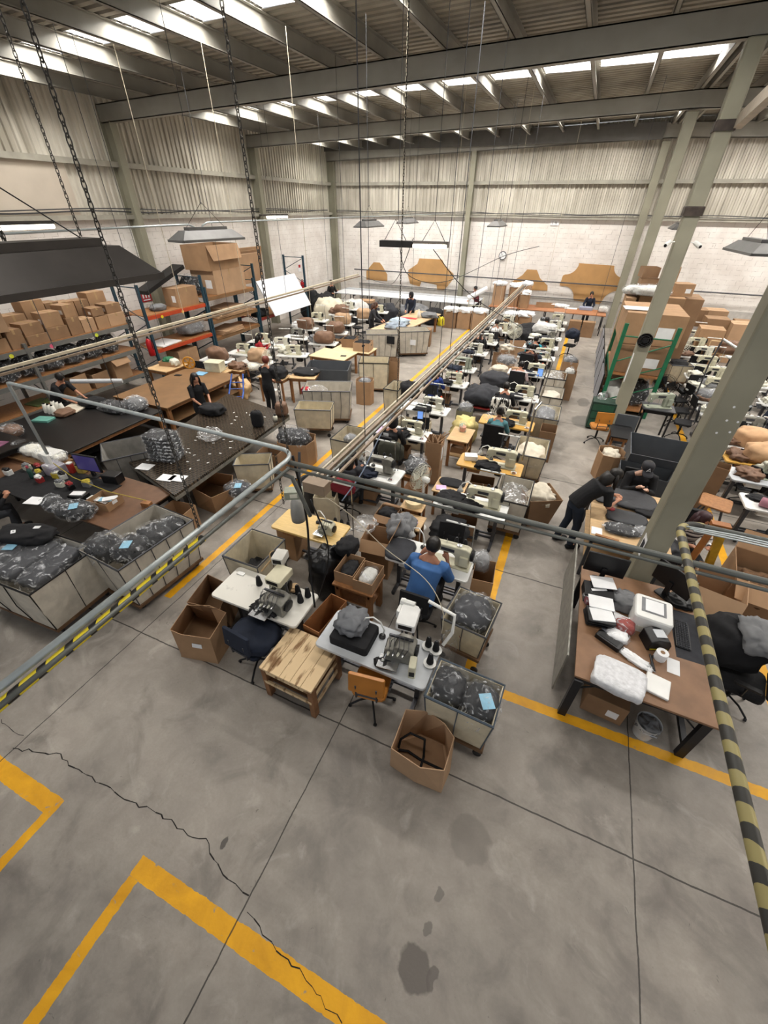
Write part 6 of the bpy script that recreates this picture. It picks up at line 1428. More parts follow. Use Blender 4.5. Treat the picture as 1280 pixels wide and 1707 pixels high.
pile(-7.7, 7.15, .86, (.62, .44, .22), M_BLACKC, 'black garment being folded by the woman at the patterned table', 171)
t = thing('backpack', 'small black backpack standing on the patterned table', 'backpack', (-6.2, 7.0, .86), .3); MB().blob((0, 0, .17), (.26, .18, .38), 3, .06, 2, 4, 22, 16).build('bag_body', M_BLACKC, t, smooth=True); MB().tube([(-.05, 0, .34), (0, 0, .4), (.05, 0, .34)], .01, 6).build('handle', M_BLACKC, t)
t = thing('fabric_bag', 'tan fabric bag on the right end of the patterned table', 'bag', (-6.05, 7.75, .86), .2); MB().blob((0, 0, .16), (.3, .24, .34), 4, .1, 2, 3).build('bag_body', M_TANB, t, smooth=True); MB().tube([(-.06, 0, .3), (0, 0, .38), (.06, 0, .3)], .008, 5).build('strap', M_TANB, t)
t = thing('tape_bottle', 'cream glue pot beside the tan bag', 'pot', (-6.0, 7.4, .86)); MB().lathe([(.05, 0), (.055, .1), (.03, .13)], n=14).build('pot_body', M_CREAM, t, smooth=True); MB().lathe([(.03, .13), (.025, .16)]).build('cap', M_BLKP, t)
person('woman with long dark hair in a black top folding a garment at the patterned table', (-8.34, 7.4, 0), -1.9, 'stand', M_BLACKC, M_BLACKC, 'long', lean=.12, hands=((-.1, .42, .98), (.12, .42, .98)), sleeve='short', female=True, look=.25)
# canvas cart on the left of that table
t = mk_cart(1.5, .95, 1.0, mat('grey_canvas', '8f8c86', .85, var=.15, scale=6), M_IRON, .12, 4, .86)(); t.location = (-7.75, 4.95, 0); t.rotation_euler = (0, 0, .95); t['label'] = 'tall grey canvas cart pushed under the left end of the patterned table'
bpy.data.objects[t.name].scale = (.8, .9, .98)
# cartons and hampers below the right side of the table
open_box([(-6.193, 4.755), (-5.649, 4.706), (-5.685, 5.218), (-6.014, 5.571), (-6.676, 5.540), (-6.620, 5.170)], [(-6.121, 4.683), (-5.496, 4.556), (-5.352, 4.959), (-5.672, 5.376), (-6.270, 5.289), (-6.379, 4.981)], 0, .55, M_CARD, 'octagonal open carton of wrapped garments nearest the walkway post', flaps=None)
bag(-5.32, 5.1, .36, (.5, .44, .26), M_CHAR, 'film-wrapped garment with blue slip in the octagonal carton', 172, slip=1)
put('HAMP', mk_cart(.72, .48, .72, M_CANVASY, M_IRON, .12, 0, .92), (-5.5, 5.85, 0), .5, 'small cream hamper between the two large walkway cartons')
rect_open(-5.55, 6.55, .5, .5, 0, .6, .1, M_CARD2, 'open carton with handwriting behind the small cream hamper')
rect_open(-5.35, 7.25, .72, .62, 0, .6, .2, M_CARD, 'wide open carton overflowing with a black bag, under the patterned table', bulge=.08)
bag(-5.4, 7.2, .45, (.8, .6, .42), M_BLACKC, 'black and white printed film bag bulging out of the wide carton', 173)
put('HAMP2', mk_cart(.95, .6, .78, M_CANVASY, M_IRON, .26, 0, .94), (-5.75, 8.75, 0), .35, 'low cream hamper on a dolly in front of the tall ribbed cart')
t = dup(FIRST['CARTBIG2'], (-5.9, 9.75, 0), .4, 'ribbed white canvas cart with film and red bag, beyond the low cream hamper', scale=(1.0, .9, 1.0))
bag(-6.2, 9.6, .6, (.6, .5, .36), None, 'clear film bag in the ribbed white cart', 174, wrap=M_FILMW)
pile(-6.5, 9.5, .75, (.2, .24, .18), M_REDS, 'red cloth at the left corner of the ribbed white cart', 175)
rect_open(-5.5, 11.3, .46, .46, 0, .72, .2, M_CARD, 'open carton standing alone beside the slate bin and walkway', bulge=.05)
bag(-5.5, 11.3, .56, (.36, .34, .22), M_GREYC, 'mixed scraps in the lone walkway carton', 176)
t = open_box(rectp(-7.0, 11.7, 1.25, .85, .35), rectp(-7.0, 11.7, 1.4, 1.0, .35), 0, .85, M_TOTE, 'slate-grey bin left of the cream black-rimmed hamper', t_=.015); t.name = 'plastic_bin'; t['category'] = 'bin'
put('CARTN', mk_cart(.95, .78, .95, M_CANVASY, M_DARK, .12, 1, .95), (-5.75, 12.55, 0), .35, 'cream hamper with black rim on a wooden dolly beside the walkway')
rect_open(-5.35, 13.3, .32, .42, 0, .8, .2, M_CARD2, 'tall carton behind the cream black-rimmed hamper')
t = frame_table(-7.7, -6.9, 10.35, 11.2, .8, M_WOOD, M_PINE, 'small white-topped table with a folded black garment', leg=.05, rz=.3)
pile(-7.3, 10.85, .8, (.75, .62, .12), M_BLACKC, 'folded black garment with white tag on the small white-topped table', 177, tags=1, rz=.3)
person('person with short red hair in a black long-sleeved top, seen from behind', (-7.5, 9.15, 0), .1, 'stand', M_BLACKC, M_BLACKC, 'short', lean=.08, hairm=mat('red_hair', '6b2f22', .5), hands=((-.1, .4, .95), (.18, .38, .98)), female=True)
pile(-8.0, 10.2, .8, (.7, .5, .3), M_BLACKC, 'black garments in front of the red-haired person', 178)
frame_table(-8.5, -7.6, 9.95, 10.5, .8, M_WOOD, M_PINE, 'small table in front of the red-haired person', leg=.05)
t = thing('hand_truck', 'blue steel hand truck lying behind the woman with long hair', 'hand truck', (-8.35, 8.75, .35), .5); M_BLU = mat('blue_steel', '2450a0', .4)
g = MB()
for x in (-.2, .2): g.tube([(x, -.6, .1), (x, .1, .35), (x*.8, .6, .7)], .022, 6)
for y in (-.4, -.1, .2, .45): g.tube([(-.19, y, .17+.5*(y+.4)*.8), (.19, y, .17+.5*(y+.4)*.8)], .014, 6)
g.build('truck_frame', M_BLU, t)
for x in (-.26, .26): MB().lathe([(.11, -.03), (.11, .03)], (x, -.6, -.2), 14, Matrix.Rotation(PI/2, 3, 'Y')).build('wheel', M_RUB, t)
# --- wooden benches left ---
M_BRB = mat('brown_bench_board', '80603f', .6, var=.1, scale=3)
frame_table(-10.9, -8.95, 6.9, 9.7, .85, M_BRB, M_PINE, 'long brown board table on pine lumber legs, mid left', leg=.09, shelf=.4)
t = frame_table(-11.6, -8.95, 4.2, 6.75, .85, M_TABD, M_PINE, 'black-topped table with pine edge, left of the patterned table', leg=.09, shelf=.35)
MB().bbox(-1.33, 1.33, -1.32, -1.26, .8, .86).build('edge_board', M_PINE, t)
pile(-10.2, 5.0, .4, (1.6, 1.0, .25), M_BLACKC, 'dark cloth on the under-shelf of the black-topped table', 180)
person('person in black bending over the black-topped table, forearms visible', (-11.9, 6.1, 0), -1.35, 'stand', M_BLACKC, M_BLACKC, 'short', lean=.5, hands=((-.16, .72, .92), (.16, .7, .92)), sleeve='short', look=.8)
pile(-10.8, 6.3, .85, (.6, .5, .16), M_BLACKC, 'black garment under the bending person\'s hands', 181)
bag(-10.0, 6.3, .85, (.9, .5, .2), M_BLACKC, 'film-wrapped black garment at the far side of the black-topped table', 182)
bag(-9.55, 6.55, .85, (.5, .45, .34), M_GREYC, 'big crumpled clear bag at the right end of the black-topped table', 183, wrap=M_FILMW)
bag(-10.8, 4.35, .85, (.5, .4, .26), M_TANB, 'brown and white bag at the near corner of the black-topped table', 184)

for k in range(6): put('CW', CONE_WHITE, (-11.4+.14*(k % 3), 5.5+.2*(k//3), .85), 0, 'white thread cone on the far end of the black-topped table', 'white cones on the black-topped table', 1.6)
slab(-11.0, 5.15, .85, .4, .26, .05, .3, mat('teal_book', '6aa79a', .5), 'folder', 'teal-edged book beside the white cones', 'book')
slab(-11.0, 5.9, .86, .5, .5, .03, .3, MATS['cream_scrap'], 'cut_cloth', 'cream cloth sheet beside the white cones', 'cloth')
pile(-10.9, 5.6, .85, (.4, .4, .12), M_TANB, 'brown cloth pieces beside the white cones', 186)
o = MB().tube([(-11.9, 6.6, 1.2), (-11.0, 7.4, 1.1)], .06, 10).build('paper_tube', M_GREYT); tag(o, 'long silver-grey roll leaning behind the white cones', 'roll')
# items on the long brown board
slab(-10.1, 9.3, .85, .34, .3, .02, .1, mat('light_blue_card', '86b9dc', .5), 'blue_folder', 'light blue folder on the long brown board table', 'folder')
slab(-10.6, 8.9, .85, .2, .12, .02, .2, M_BLKP, 'phone', 'black phone on the long brown board table', 'phone')
t = thing('storage_box', 'cream ribbed plastic box on the far end of the long brown board', 'box', (-9.9, 9.75, .85), .2); MB().box((0, 0, .13), (.5, .36, .26)).build('box_body', mat('cream_plastic', 'd8d3b8', .5), t, bevel=.01); MB().box((0, 0, .27), (.52, .38, .03)).build('lid', MATS['cream_plastic'], t)
frame_table(-10.3, -9.5, 9.5, 10.0, .84, M_WOOD, M_PINE, 'table end carrying the cream ribbed box', leg=.05)
t = thing('yellow_wheel', 'large yellow-orange spoked wheel standing behind the brown board', 'wheel', (-10.75, 9.55, .86), .5)
R_ = Matrix.Rotation(PI/2, 3, 'X'); g = MB(); n_ = 24
g.tube([(.17*math.cos(2*PI*k/24), 0, .17+.17*math.sin(2*PI*k/24)) for k in range(25)], .022, 6); [g.tube([(0, 0, .17), (.16*math.cos(a), 0, .17+.16*math.sin(a))], .018, 6) for a in [k*PI/3 for k in range(6)]]
g.build('spoked_rim', mat('orange_yellow', 'c98a1f', .5), t); MB().lathe([(.04, -.03), (.04, .03)], (0, 0, .17), 12, R_).build('hub', MATS['orange_yellow'], t)
t = frame_table(-11.75, -10.9, 8.75, 9.7, .95, M_WOOD, M_PINE, 'small pale ply table holding a box of green thread', leg=.07)
rect_open(-11.3, 9.35, .55, .4, .95, .14, .2, M_CARD3, 'shallow carton with green and white thread on the pale ply table')
pile(-11.4, 9.38, .98, (.3, .3, .2), mat('green_thread', '2d6b4a', .8, bump=.3), 'green thread balls in the shallow carton', 187, 'thread_balls', 'thread'); pile(-11.1, 9.32, .98, (.26, .26, .2), M_CREAM, 'white thread balls in the shallow carton', 188, 'thread_balls', 'thread')
pile(-11.2, 8.0, .0, (.6, .6, .7), M_BLACKC, 'dark rucksack heap on the floor behind the black-topped table', 189)
# black shelves at far left edge with papers
frame_table(-12.3, -9.7, 4.3-.95, 4.25-.1, 1.05, M_TABD, M_DARK, 'black side table with magazine and bottle at the left edge', leg=.05)
slab(-10.2, 3.72, 1.05, .4, .3, .02, .3, mat('magazine', 'a06a88', .4, scale=4, var=.3), 'magazine', 'pink and purple magazine on the black side table', 'magazine')
t = thing('water_bottle', 'clear water bottle lying on the black side table', 'bottle', (-10.6, 3.6, 1.09), .4); MB().lathe([(.035, -.1), (.035, .06), (.014, .09), (.014, .11)], n=12, M=Matrix.Rotation(PI/2, 3, 'Y')).build('bottle_body', M_FILMW, t, smooth=True); MB().lathe([(.016, .11), (.016, .13)], n=10, M=Matrix.Rotation(PI/2, 3, 'Y')).build('cap', M_BLU, t)
t = thing('paint_can', 'blue and white striped jar on the black side table', 'jar', (-10.9, 3.85, 1.05)); MB().lathe([(.11, 0), (.11, .2)], n=18).build('jar_body', M_PLW, t); MB().lathe([(.112, .12), (.112, .2)], n=18).build('blue_band', M_BLU, t)
frame_table(-10.1, -8.6, 3.9-.18, 4.18, .86, M_BRB, M_PINE, 'raised plank shelf holding white film-wrapped packs', leg=.04)
# ---- left pallet racks ----
M_RGREY = mat('rack_grey', '6e6e6a', .5, var=.1); M_ORANGE = mat('rack_orange', 'b8441f', .5, var=.1); M_RBLUE = mat('rack_blue', '1d3d4c', .5, var=.1); M_REDR = mat('rack_red', '8e2a22', .5, var=.1)
XF, XB = -12.6, -13.7
def rack(label, ys, zt, shelves, beam, up, deck=M_PINE, zs=None):
    t = thing('pallet_rack', label, 'rack', (0, 0, 0))
    for y in ys:
        for x in (XF, XB): MB().bbox(x-.04, x+.04, y-.035, y+.035, 0, zt).build('upright', up, t)
        g = MB()
        for k, z in enumerate([.3+.55*j for j in range(int((zt-.3)/.55))]):
            a, b = (XF, XB) if k % 2 else (XB, XF); g.tube([(a, y, z), (b, y, z+.5)], .014, 5)
        g.tube([(XF, y, zt-.08), (XB, y, zt-.08)], .016, 5); g.build('brace', up, t)
    for z in shelves:
        for x in (XF, XB): MB().bbox(x-.03, x+.03, ys[0], ys[-1], z-.11, z).build('beam', beam, t)
        MB().bbox(XB, XF, ys[0], ys[-1], z, z+.02).build('shelf', deck, t)
    return t
rack('grey-beamed pallet rack full of cartons under the big lamp', (3.2, 6.3, 9.35), 2.15, (.55, 1.3, 2.03), M_RGREY, M_RGREY)
rack('blue pallet rack with orange beams beside the fire extinguisher', (10.0, 12.65), 3.0, (1.08, 2.1), M_ORANGE, M_RBLUE)
rack('blue pallet rack with plank shelves carrying the biggest cartons', (12.75, 15.5), 2.6, (.85, 1.45, 2.25), M_BRB, M_RBLUE)
rack('blue pallet rack with red beam under the white board', (15.6, 19.4), 3.1, (1.05,), M_REDR, M_RBLUE)
rr = random.Random(11)
posn = ['leftmost', 'second from left', 'third from left', 'fourth from left', 'fifth from left', 'sixth from left', 'seventh from left', 'eighth from left', 'ninth from left', 'tenth from left', 'eleventh from left', 'twelfth from left', 'rightmost']
y = 3.5; k = 0
while y < 9.1 and k < 13:
    wd = rr.uniform(.38, .62); h = rr.uniform(.22, .5); z = 2.05; x = XF-.28
    (closed_box if rr.random() < .7 else rect_open)(x, y+wd/2, .46, wd-.03, z, h, rr.uniform(-.08, .08), rr.choice([M_CARD, M_CARD2, M_CARD3]), 'carton in the front line of the grey rack top, %s' % posn[k])
    if k % 4 != 1: closed_box(x-.02, y+wd/2, .42, wd-.08, z+h+.004, rr.uniform(.2, .4), rr.uniform(-.1, .1), rr.choice([M_CARD, M_CARD2, M_CARD3]), 'carton of the second layer on the grey rack top, %s' % posn[k])
    closed_box(XB+.22, y+wd/2, .42, wd-.02, z, rr.uniform(.6, 1.0), 0, rr.choice([M_CARD, M_CARD2]), 'tall carton in the back line of the grey rack top, %s' % posn[k], lab=False)
    y += wd; k += 1
rect_open(XF-.2, 5.8, .5, .75, 2.5, .42, -.35, M_CARD3, 'large tilted empty carton tumbling at the front of the grey rack')
for k in range(9):
    bag(XF-.35, 4.0+.58*k, 1.32, (.6, .56, .58), M_BLACKC, 'black garment bag on the middle shelf of the grey rack, %s' % posn[k], 200+k, knot=False)
for k, (y, w_, h, lb) in enumerate([(7.2, .5, .5, 'tall open carton on the lower grey shelf, nearest the dark worker'), (7.85, .55, .4, 'carton with white packets on the lower grey shelf'), (8.6, .6, .6, 'deep carton at the right end of the lower grey shelf')]): rect_open(XF-.25, y, .5, w_, .57, h, .1, [M_CARD, M_CARD2, M_CARD][k], lb, flaps={1: (.2, .9)} if k == 2 else None)
slab(XF-.4, 6.2, 1.32-.75, .5, .5, .03, .1, mat('olive_board', '5c6a3c', .7), 'green_mat', 'olive green mat on the lower grey shelf', 'mat')
tag(MB().bbox(-.004, 0, -.2, .2, -.07, .07).build('shelf_sign', M_PAPER, loc=(XF+.045, 5.35, 1.93)), 'white paper sign hanging on the top grey shelf beam', 'sign')
for k, (y, z, c) in enumerate([(4.4, 2.0, 'e07090'), (5.9, 2.0, 'e0e040'), (6.9, 2.0, 'e06080'), (8.2, 2.0, 'd0e040'), (10.6, 2.06, 'e8d020'), (11.5, 2.06, 'f0c060'), (6.6, .5, 'a0e060')]):
    tag(MB().lathe([(.05, 0), (.05, .006)], (0, 0, 0), 14, Matrix.Rotation(PI/2, 3, 'Y')).build('sticker_dot', mat('dot_%s' % c, c, .5), loc=(XF+.032, y, z-.05)), 'round coloured sticker on the rack beam, %s along the racks' % nth([0, 1, 3, 4, 5, 6, 2][k]), 'sticker')
# on the orange rack
closed_box(XF-.4, 12.0, .6, .95, 2.12, .58, 0, M_CARD, 'double brown carton on the orange-beamed shelf')
pile(XF-.4, 10.9, 2.12, (.4, .5, .2), M_GREYC, 'small grey roll pile on the orange-beamed shelf', 220)
o = tag(MB().box((0, 0, 0), (.5, 1.9, .12), M=Matrix.Rotation(.32, 3, 'X')).build('black_board', M_DARK, loc=(XF-.7, 11.6, 2.95)), 'long black board slanting above the orange-beamed shelf', 'board')
bag(XF-.8, 12.9, 2.27, (.8, .7, .7), M_BLACKC, 'black plastic sack between the slanting board and big cartons', 221)
bag(XF-.5, 12.1, 1.12, (.9, 1.0, .5), M_GREYC, 'tangle of grey plastic rolls on the lower orange shelf', 222)
closed_box(XF-.3, 11.3, .6, .9, 0, .8, 0, M_CARD, 'tall brown carton under the orange rack')
slab(XF-.4, 10.7, 1.1, .8, .9, .04, .1, M_PAPER, 'white_board', 'white sheets on the lower orange shelf', 'sheets')
# the biggest cartons
closed_box(XF-.55, 14.2, 1.1, 1.7, 2.27, .78, 0, M_CARD3, 'huge brown carton, lower of the pair left of the white board')
rect_open(XF-.6, 14.1, 1.15, 1.75, 3.05, .78, .03, M_CARD, 'huge upright carton with torn edge on top of the lower huge one', flaps={1: (.5, 1.2)})
for k in range(3): tag(MB().box((0, 0, 0), (.06, 2.6-.3*k, 1.15), M=Matrix.Rotation(.12, 3, 'Y')).build('flat_carton', [M_CARD, M_CARD2, M_CARD3][k], loc=(XB-.25+.1*k, 16.7-.1*k, 2.95-.1*k)), 'big flat carton leaning on the wall behind the white board, %s layer' % ['rear', 'middle', 'front'][k], 'flat carton')
for k in range(5): slab(XF-.4, 14.1, 1.47+.06*k, .9, 2.1-.2*k, .05, .04*k, [M_CARD, M_CARD3, M_CARD2][k % 3], 'flat_carton', 'flat folded carton on the plank shelf below the huge cartons', 'flat carton', group='flat cartons on the plank shelf')
for k in range(3): slab(XF-.35, 13.8, .87+.05*k, .8, 1.3, .045, .1*k, M_CARD3, 'paper_bundle', 'bundle of brown pattern paper on the lowest plank shelf', 'paper', group='pattern paper bundles')
t = thing('white_board', 'large white sheet leaning against the red-beamed rack', 'board', (XF+.25, 17.3, 1.78)); MB().box((0, 0, 0), (.04, 2.9, 1.5), M=Matrix.Rotation(-.55, 3, 'Y')).build('sheet', mat('white_sheet_board', 'd9dde4', .35, var=.03), t)
pile(XF-.2, 15.9, 1.08, (.5, .8, .3), M_BLACKC, 'black case with white labels below the white board', 223, tags=2)
# signs and extinguisher on the left wall
t = thing('wall_sign', 'red safety sign with white figures on the left wall', 'sign', (XL+.01, 11.95, 2.3)); MB().bbox(0, .01, -.22, .22, -.2, .2).build('plate', mat('sign_red', 'b01f24', .5), t)
g = MB()
for k in range(3): g.bbox(.01, .013, -.16+.12*k, -.1+.12*k, -.08, .12); g.lathe([(.03, 0), (.03, .003)], (.011, -.13+.12*k, .15), 10, Matrix.Rotation(PI/2, 3, 'Y'))
g.bbox(.01, .013, -.16, .16, -.16, -.12); g.build('white_figures', M_PAPER, t)
def extinguisher(x, y, z, lb):
    t = thing('fire_extinguisher', lb, 'fire extinguisher', (x, y, z)); MB().lathe([(.09, 0), (.1, .03), (.1, .42), (.05, .52), (.03, .54)], n=16).build('cylinder', mat('extinguisher_red', 'b3161c', .35), t, smooth=True); MB().lathe([(.03, .54), (.03, .6)]).build('valve', M_DARK, t); MB().tube([(.03, 0, .57), (.13, 0, .5), (.12, 0, .2)], .012, 6).build('hose', M_DARK, t)
extinguisher(-12.62, 9.84, .95, 'red fire extinguisher at the end of the grey rack')
extinguisher(XL+.1, 22.2, 1.1, 'small red fire extinguisher near the back left corner')
t = thing('wall_sign', 'small red and white sign near the back left corner', 'sign', (XL+.01, 22.2, 2.25)); MB().bbox(0, .01, -.15, .15, -.18, .18).build('plate', M_PAPER, t); MB().bbox(.01, .013, -.1, .1, .0, .14).build('red_symbol', MATS['sign_red'], t)

# ================= back wall zone and far left machines =================
M_WPAP = mat('white_table_paper', 'd5d8dc', .45, var=.04)
def longtable(x0, x1, y0, y1, z, top, legm, label, name='long_table', lw=.04, n=6, rz=0.):
    t = thing(name, label, 'table', ((x0+x1)/2, (y0+y1)/2, 0), rz); L, W = x1-x0, y1-y0
    MB().bbox(-L/2, L/2, -W/2, W/2, z-.04, z).build('table_top', top, t)
    for k in range(n):
        x = -L/2+.1+(L-.2)*k/(n-1); g = MB()
        for sy in (-1, 1): g.bbox(x-lw/2, x+lw/2, sy*(W/2-.1)-lw/2, sy*(W/2-.1)+lw/2, 0, z-.04)
        g.bbox(x-lw/2, x+lw/2, -W/2+.1, W/2-.1, z-.12, z-.04); g.tube([(x, -W/2+.1, .1), (x, W/2-.1, z-.1)], .012, 5); g.build('leg', legm, t)
    return t
longtable(-13.4, -5.0, 23.5, 25.6, .95, M_WPAP, M_DARK, 'very long white-topped spreading table along the back wall', n=8)
tag(MB().box((0, 0, .012), (8.3, .5, .02)).build('fabric_layer', mat('pale_fabric', 'b9bdc2', .6), loc=(-9.2, 25.2, .95)), 'pale fabric band laid along the rear of the long white table', 'fabric')
t = thing('cloth_spreader', 'rolled white fabric carriage at the right end of the long white table', 'machine', (-5.0, 23.4, 0))
g = MB(); g.tube([(-.3, 0, 0), (-.3, 0, 1.3)], .03, 6); g.tube([(.4, .2, 0), (.4, .2, 1.3)], .03, 6); g.tube([(-.3, 0, .9), (.4, .2, .9)], .02, 6); g.build('spreader_frame', M_CREAM, t)
MB().tube([(-.35, -.1, 1.25), (.5, .3, 1.7)], .12, 12).build('fabric_roll', M_PAPER, t)
longtable(-4.3, 1.3, 23.6, 25.0, .92, mat('orange_brown_board', 'a87350', .5, var=.1), M_DARK, 'orange-brown topped table along the back wall at the aisle end', n=5)
for k, x in enumerate((-.05, .55)): closed_box(x+.1, 23.3, .55, .4, 0, .68, 0, M_CARD2, 'brown carton under the orange-brown back table, %s one' % ['left', 'right'][k], lab=False)
person('person in a white shirt and dark vest reading papers at the back table', (.45, 25.3, 0), PI, 'stand', M_NAVY, M_CHAR, 'bun', lean=.15, hands=((-.16, .4, 1.0), (.16, .4, 1.0)), female=True)
slab(.35, 24.8, .93, .6, .4, .12, .1, mat('blue_grey_sheets', '9aa0b4', .6), 'paper_stack', 'blue-grey sheets held by the reader at the back table', 'papers')
slab(-.35, 24.75, .92, .6, .3, .03, 0, M_PAPER, 'paper_roll', 'white paper stack left of the reader at the back table', 'paper')
bag(1.15, 24.5, .92, (.5, .4, .3), mat('white_scrap', 'c9c9c4', .8), 'white bag at the right end of the orange-brown table', 230)
rect_open(-1.6, 24.6, .9, .5, .92, .18, .1, M_CARD, 'shallow brown tray carton on the orange-brown back table')
pile(-.9, 24.9, .92, (.8, .4, .16), M_PAPER, 'white crumpled cloth beside the shallow tray carton', 231, amp=.35)
# tall cartons with white linings on and before the back tables
for k, (x, y, z, L, h) in enumerate([(-3.95, 24.2, .92, .55, 1.0), (-3.2, 24.3, .92, .5, .95), (-2.7, 24.7, .92, .5, 1.0), (-2.6, 24.0, .92, .45, .7)]):
    rect_open(x, y, L, .5, z, h, 0, M_CARD if k % 2 else M_CARD3, 'tall carton on the back table, %s from left' % nth(k))
    pile(x, y, z+h-.1, (L*1.1, .55, .2), M_PAPER, 'white lining spilling from the tall back-table carton, %s from left' % nth(k), 232+k, 'paper_lining', 'paper', amp=.3)
for k, (x, y) in enumerate([(-5.9, 22.4), (-5.2, 22.5), (-4.5, 22.6), (-2.9, 22.6), (-2.3, 22.9)]):
    rect_open(x, y, .66, .6, 0, .85, 0, [M_CARD2, M_CARD, M_CARD3][k % 3], 'carton with white cloth on the floor before the back tables, %s from left' % nth(k))
    pile(x, y, .74, (.75, .66, .22), M_PAPER, 'white cloth over the floor carton before the back tables, %s from left' % nth(k), 240+k, 'white_cloth', 'cloth', amp=.3)
# wall boards (plain brown pattern boards)
M_MDF = mat('mdf_board', 'b98f5c', .7, var=.08, scale=2)
def board(poly, label, m=M_MDF):
    o = MB().add([(x, YB-.03, z) for x, z in poly]+[(x, YB-.005, z) for x, z in poly], [tuple(range(len(poly))), tuple(reversed(range(len(poly), 2*len(poly))))]+[(i, len(poly)+i, len(poly)+(i+1) % len(poly), (i+1) % len(poly)) for i in range(len(poly))]).build('pattern_board', m)
    return tag(o, label, 'board')
board([(-12.5, 1.35), (-11.1, 1.35), (-11.1, 1.7), (-11.45, 2.15), (-11.6, 2.3), (-12.0, 2.3), (-12.2, 2.1), (-12.5, 1.8)], 'leftmost small brown pattern board on the back wall')
board([(-9.6, 1.3), (-9.75, 1.7), (-9.75, 2.0), (-9.2, 2.35), (-9.1, 2.62), (-7.75, 2.62), (-7.5, 2.3), (-7.0, 1.95), (-7.0, 1.7), (-7.3, 1.3), (-7.5, 1.1), (-7.9, 1.1), (-7.95, 1.35), (-8.9, 1.45), (-9.0, 1.2)], 'large brown notched pattern board right of the small leftmost one')
board([(-3.75, 1.4), (-1.75, 1.45), (-1.8, 1.7), (-2.25, 2.0), (-2.5, 2.38), (-3.0, 2.38), (-3.2, 2.1), (-3.7, 1.75)], 'bell-shaped brown pattern board above the tall cartons')
def arcp(cx, cz, r, a0, a1, n=7): return [(cx+r*math.cos(math.radians(a0+(a1-a0)*k/n)), cz+r*math.sin(math.radians(a0+(a1-a0)*k/n))) for k in range(n+1)]
board([(-.3, 1.1), (.95, 1.0)]+arcp(1.65, 1.05, .62, 175, 90)+[(1.7, 2.25)]+arcp(1.68, 2.8, .55, 270, 185)+[(1.1, 2.75), (-.55, 2.78)]+arcp(-1.05, 2.8, .55, -5, -90)+[(-1.15, 2.2), (-1.2, 1.75)]+arcp(-.95, 1.15, .58, 100, 5), 'widest brown scalloped pattern board behind the reader')
t = thing('wall_clock', 'round grey wall clock on the back wall', 'clock', (-4.4, YB-.03, 2.95)); R_ = Matrix.Rotation(PI/2, 3, 'X')
MB().lathe([(.2, 0), (.2, .03), (.17, .035)], n=26, M=R_).build('clock_rim', M_IRON, t); MB().lathe([(.165, .034), (.165, .038)], n=26, M=R_).build('clock_face', M_PAPER, t); g = MB(); g.box((0, -.042, .05), (.012, .004, .1)); g.box((.03, -.042, 0), (.08, .004, .01)); g.build('hands', M_DARK, t)
t = thing('wall_number', 'small white plate with a number high on the back wall', 'sign', (-2.1, YB-.02, 4.42)); MB().bbox(-.2, .2, -.01, .01, -.1, .1).build('plate', M_PAPER, t)
g = MB(); g.bbox(-.1, -.085, -.013, -.01, -.06, .06); g.bbox(.0, .015, -.013, -.01, -.0, .06); g.bbox(.0, .09, -.013, -.01, -.01, .005); g.bbox(.06, .075, -.013, -.01, -.06, .06); g.build('digits', M_DARK, t)
# rails and grey band on the back wall
struct(MB().tube([(-13.2, YB-.25, 1.9), (8.5, YB-.25, 1.9)], .03, 8).build('trim_%d' % TRIM, M_IRON)); TRIM += 1
struct(MB().bbox(-13.0, 9, YB-.01, YB, .0, 1.15).build('trim_%d' % TRIM, mat('grey_band_paint', 'bdb9b3', .8, var=.1))); TRIM += 1
struct(MB().tube([(-13, YB-.05, 1.15), (2, YB-.05, 1.15)], .015, 6).build('trim_%d' % TRIM, M_IRON)); TRIM += 1
# back-left people
person('person in black standing by the back left corner', (-13.0, 22.6, 0), -1.9, 'stand', M_BLACKC, M_BLACKC, 'bun', lean=.05, hands=((-.2, .3, 1.2), (.2, .3, 1.1)))
person('person in a dark hijab and navy coat standing behind the pale cutting table', (-7.55, 20.9, 0), PI, 'stand', M_NAVY, M_BLACKC, 'hood', lean=.1, hairm=M_BLACKC, hands=((-.15, .4, .95), (.15, .4, .95)))
person('person with curly brown hair in grey leaning over the pale cutting table', (-8.35, 17.9, 0), -1.4, 'stand', M_CHAR, M_BLACKC, 'wavy', lean=.25, hairm=mat('curly_brown_hair', '4a2f20', .5), hands=((-.15, .5, .95), (.15, .5, .95)), female=True)
person('person in a dark red shirt at the far end of the long white table', (-5.1, 24.4, 0), 2.4, 'stand', mat('maroon_shirt', '5a1a20', .8), M_CHAR, 'short', lean=.2, hands=((-.3, .45, 1.15), (.2, .4, 1.0)))
# pale cutting table
t = thing('cutting_table', 'pale plywood cutting table with grey-blue garments, centre back', 'table', (0, 0, 0)); TQ = [(-7.95, 16.9), (-6.6, 16.6), (-6.1, 21.2), (-7.5, 21.6)]
M_PALE = mat('pale_ply', 'c8ad88', .5, var=.08); MB().prism(TQ, .76, .8).build('table_top', M_PALE, t)
for x, y in ((-7.8, 17.1), (-6.75, 16.85), (-7.4, 21.3), (-6.3, 21.0), (-6.5, 19.2)): MB().bbox(x-.05, x+.05, y-.05, y+.05, 0, .76).build('leg', M_PINE, t)
for k, (x, y, c, lb) in enumerate([(-7.0, 17.5, '8f9aa6', 'lower grey-blue garment pile on the pale cutting table'), (-7.15, 18.3, 'a9b8c4', 'upper light blue garment pile on the pale cutting table')]): pile(x, y, .8, (.8, .6, .24), mat('bluegrey_%d' % k, c, .85, bump=.2), lb, 250+k, amp=.3)
